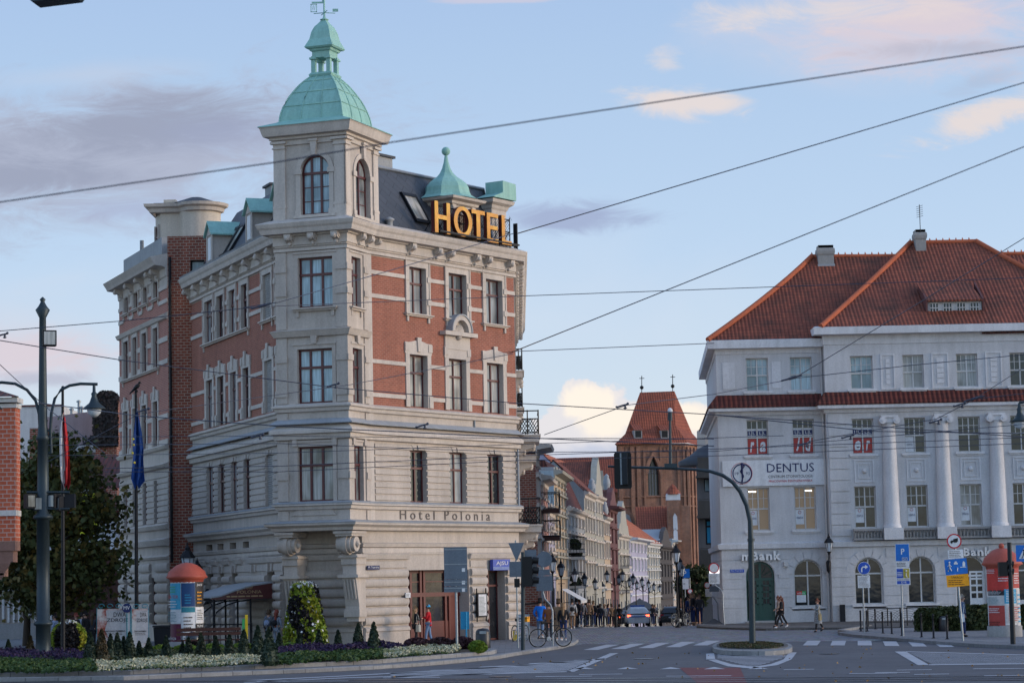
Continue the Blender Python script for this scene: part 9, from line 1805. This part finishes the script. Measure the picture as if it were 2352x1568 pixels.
def PP(x, y0, y1, *a, z=.12, Y=None, **k):
    q = Vector((gx(x, Y), Y, zsl(Y)+.1 if Y > 131 else z)) if Y else g(x, y1, z); h = at(x, y0, q.y).z-q.z; return person(a[0], q, min(max(h, 1.5), 1.95), *a[1:], **k)
PP(955, 1394.6, 1482, 'woman with long fair hair, dark jacket and two bags before the red shopfront', 60, 'cl_black', 'cl_black', 'h_blond', legs=(.12, -.1), arms=('hang', 'phone'), long=2, bag=('right', 'cl_cream', 'cream tote bag hanging from the fair haired woman by the shopfront'), slim=.85)
PP(985, 1390, 1479, 'man in red jacket, blue cap and headphones looking at a phone', 275, 'cl_red', 'cl_jeans', 'h_brown', legs=(.12, -.14), arms=('phone', 'phone'), hatm='cl_cap')
PP(1242, 1376.5, 1468, 'man in bright blue hooded jacket and light jeans walking away', 8, 'cl_blue', 'cl_jeans', 'h_dark', 'white', legs=(.16, -.2), arms=('pocket', 'pocket'))
PP(1258, 1384, 1462, 'person in rust brown jacket hidden behind the man in bright blue', 8, 'cl_rust', 'cl_dark', 'h_brown', legs=(.0, .1), Y=101)
PP(1281, 1377.7, 1466, 'tall man in long camel coat walking away between two others', 5, 'cl_camel', 'cl_dark', 'h_brown', 'white', legs=(.15, -.15), coat=2, Y=101)
PP(1295, 1386.8, 1470.6, 'woman in black leather jacket with crossbody strap and blue jeans walking away', 5, 'cl_black', 'cl_navyj', 'h_blond', 'white', legs=(.12, -.15), arms=('hang', 'pocket'), long=1)
PP(1313, 1396, 1440, 'person in pale grey jacket walking at the edge of the crowd', 5, 'cl_grey', 'cl_camel', 'h_dark', 'white', legs=(.2, -.2), z=.1, bag=('back', 'cl_black', 'small black rucksack on the person in pale grey'), Y=124)
PP(616, 1406, 1492, 'young man in grey with patterned light blue backpack', 20, 'cl_grey2', 'cl_black', 'h_brown', bag=('back', 'cl_check', 'patterned light blue backpack on the young man in grey'), Y=98)
PP(634, 1405, 1492, 'young woman with long red hair and black backpack', 20, 'cl_lightblue', 'cl_lightblue', 'h_red', long=2.2, bag=('back', 'cl_black', 'black backpack on the young woman with long red hair'), slim=.88, Y=98)
PP(196, 1405, 1490, 'dark haired man in black jacket standing beside the flower ball', 300, 'cl_black', 'cl_black', 'h_dark', arms=('pocket', 'hang'), bag=('right', 'cl_black', 'dark bag of the man in black beside the flower ball'), Y=100)
PP(126, 1415, 1490, 'dark haired man in checked blue shirt behind the flower ball', 290, 'cl_check', 'cl_dark', 'h_dark', Y=101)
PP(175, 1424, 1490, 'person with reddish hair mostly hidden behind the flower ball', 300, 'cl_dark', 'cl_dark', 'h_red', Y=103); PP(188, 1418, 1490, 'person with dark hair half hidden behind the man in black', 10, 'cl_lightblue', 'cl_dark', 'h_dark', Y=104)
PP(212, 1412, 1490, 'person with long brown hair beside the left concert board', 5, 'cl_dark', 'cl_black', 'h_brown', long=1, Y=102)
PP(1796, 1369.5, 1442, 'young woman with long auburn hair in black striding past the green door', 268, 'cl_black', 'cl_black', 'h_auburn', 'white', legs=(.30, -.34), arms=('swing_f', 'swing_b'), long=2, slim=.85, z=.1)
PP(1786, 1373, 1440, 'second young woman in beige blouse, walking just behind the one in black', 268, 'cl_beige', 'cl_black', 'h_auburn', legs=(-.2, .2), arms=('swing_f', 'hang'), long=1, slim=.85, Y=119, z=.1)
PP(1880, 1377, 1451, 'older woman in grey checked dress with a straw coloured shoulder bag', 262, 'cl_dress', 'cl_black', 'h_auburn', legs=(.15, -.28), arms=('phone', 'hang'), skirt=1, bag=('left', 'cl_straw', 'straw coloured shoulder bag of the woman in the checked dress'), z=.0)
PP(2213, 1366, 1462, 'grey haired person in blue quilted jacket holding a white plastic bag', 95, 'cl_quilt', 'cl_navyj', 'h_grey', legs=(.06, .0), arms=('hang', 'hang'), bag=('right', 'white', 'white plastic bag of the person in the quilted jacket'))
# the crowd down the street: six figures, copied
tops = ['cl_black', 'cl_dark', 'cl_grey2', 'cl_navyj', 'cl_camel', 'cl_black']; protos = []
xs_ = [1322, 1329, 1337, 1346, 1352, 1361, 1371, 1377, 1387, 1395, 1403, 1412, 1421, 1497, 1502, 1577, 1583, 1590, 1597, 1605]
cl_name = {'cl_black': 'black', 'cl_dark': 'dark grey', 'cl_grey2': 'grey', 'cl_navyj': 'navy', 'cl_camel': 'tan'}
for i, x in enumerate(xs_):
    Yq = [150, 158, 165, 172, 168, 180, 190, 186, 200, 205, 196, 210, 196, 196, 205, 150, 156, 148, 152, 146][i]; q = onst(x, Yq)+ZV*.09; k = i % 6
    where = f'number {i+1} from the left in the crowd by old houses' if i < 13 else (f'{["left","right"][i-13]} one of two between the cars' if i < 15 else f'number {i-14} of five from the left before the small tree')
    lab = f'pedestrian in {cl_name[tops[k]]}, {where}'
    if i < 6: protos.append(person(lab, q, 1.68+.03*k, [5, 190, 170, 95, 10, 200][k], tops[k], ['cl_black', 'cl_navyj'][k % 2], ['h_dark', 'h_brown', 'h_blond'][k % 3], legs=((.15, -.15), (0, 0))[k % 2], long=k % 2, group='crowd in the old street'))
    else: o = dup(protos[k], q, R(-.8, .8), lab, R(.95, 1.06))
mb = MB()
for x, y in ((1150, 1553), (1905, 1500), (1480, 1512)): q = g(x, y, .016); mb = MB(); mb.lathe(q, [(.33, 0), (.33, .006)], 20); tag(mb.build('manhole_cover', 'rail'), f'round iron manhole cover in the road, {dict([(1150, "leftmost"), (1905, "rightmost"), (1480, "middle")])[x]} of three', 'manhole cover', 'manhole covers')
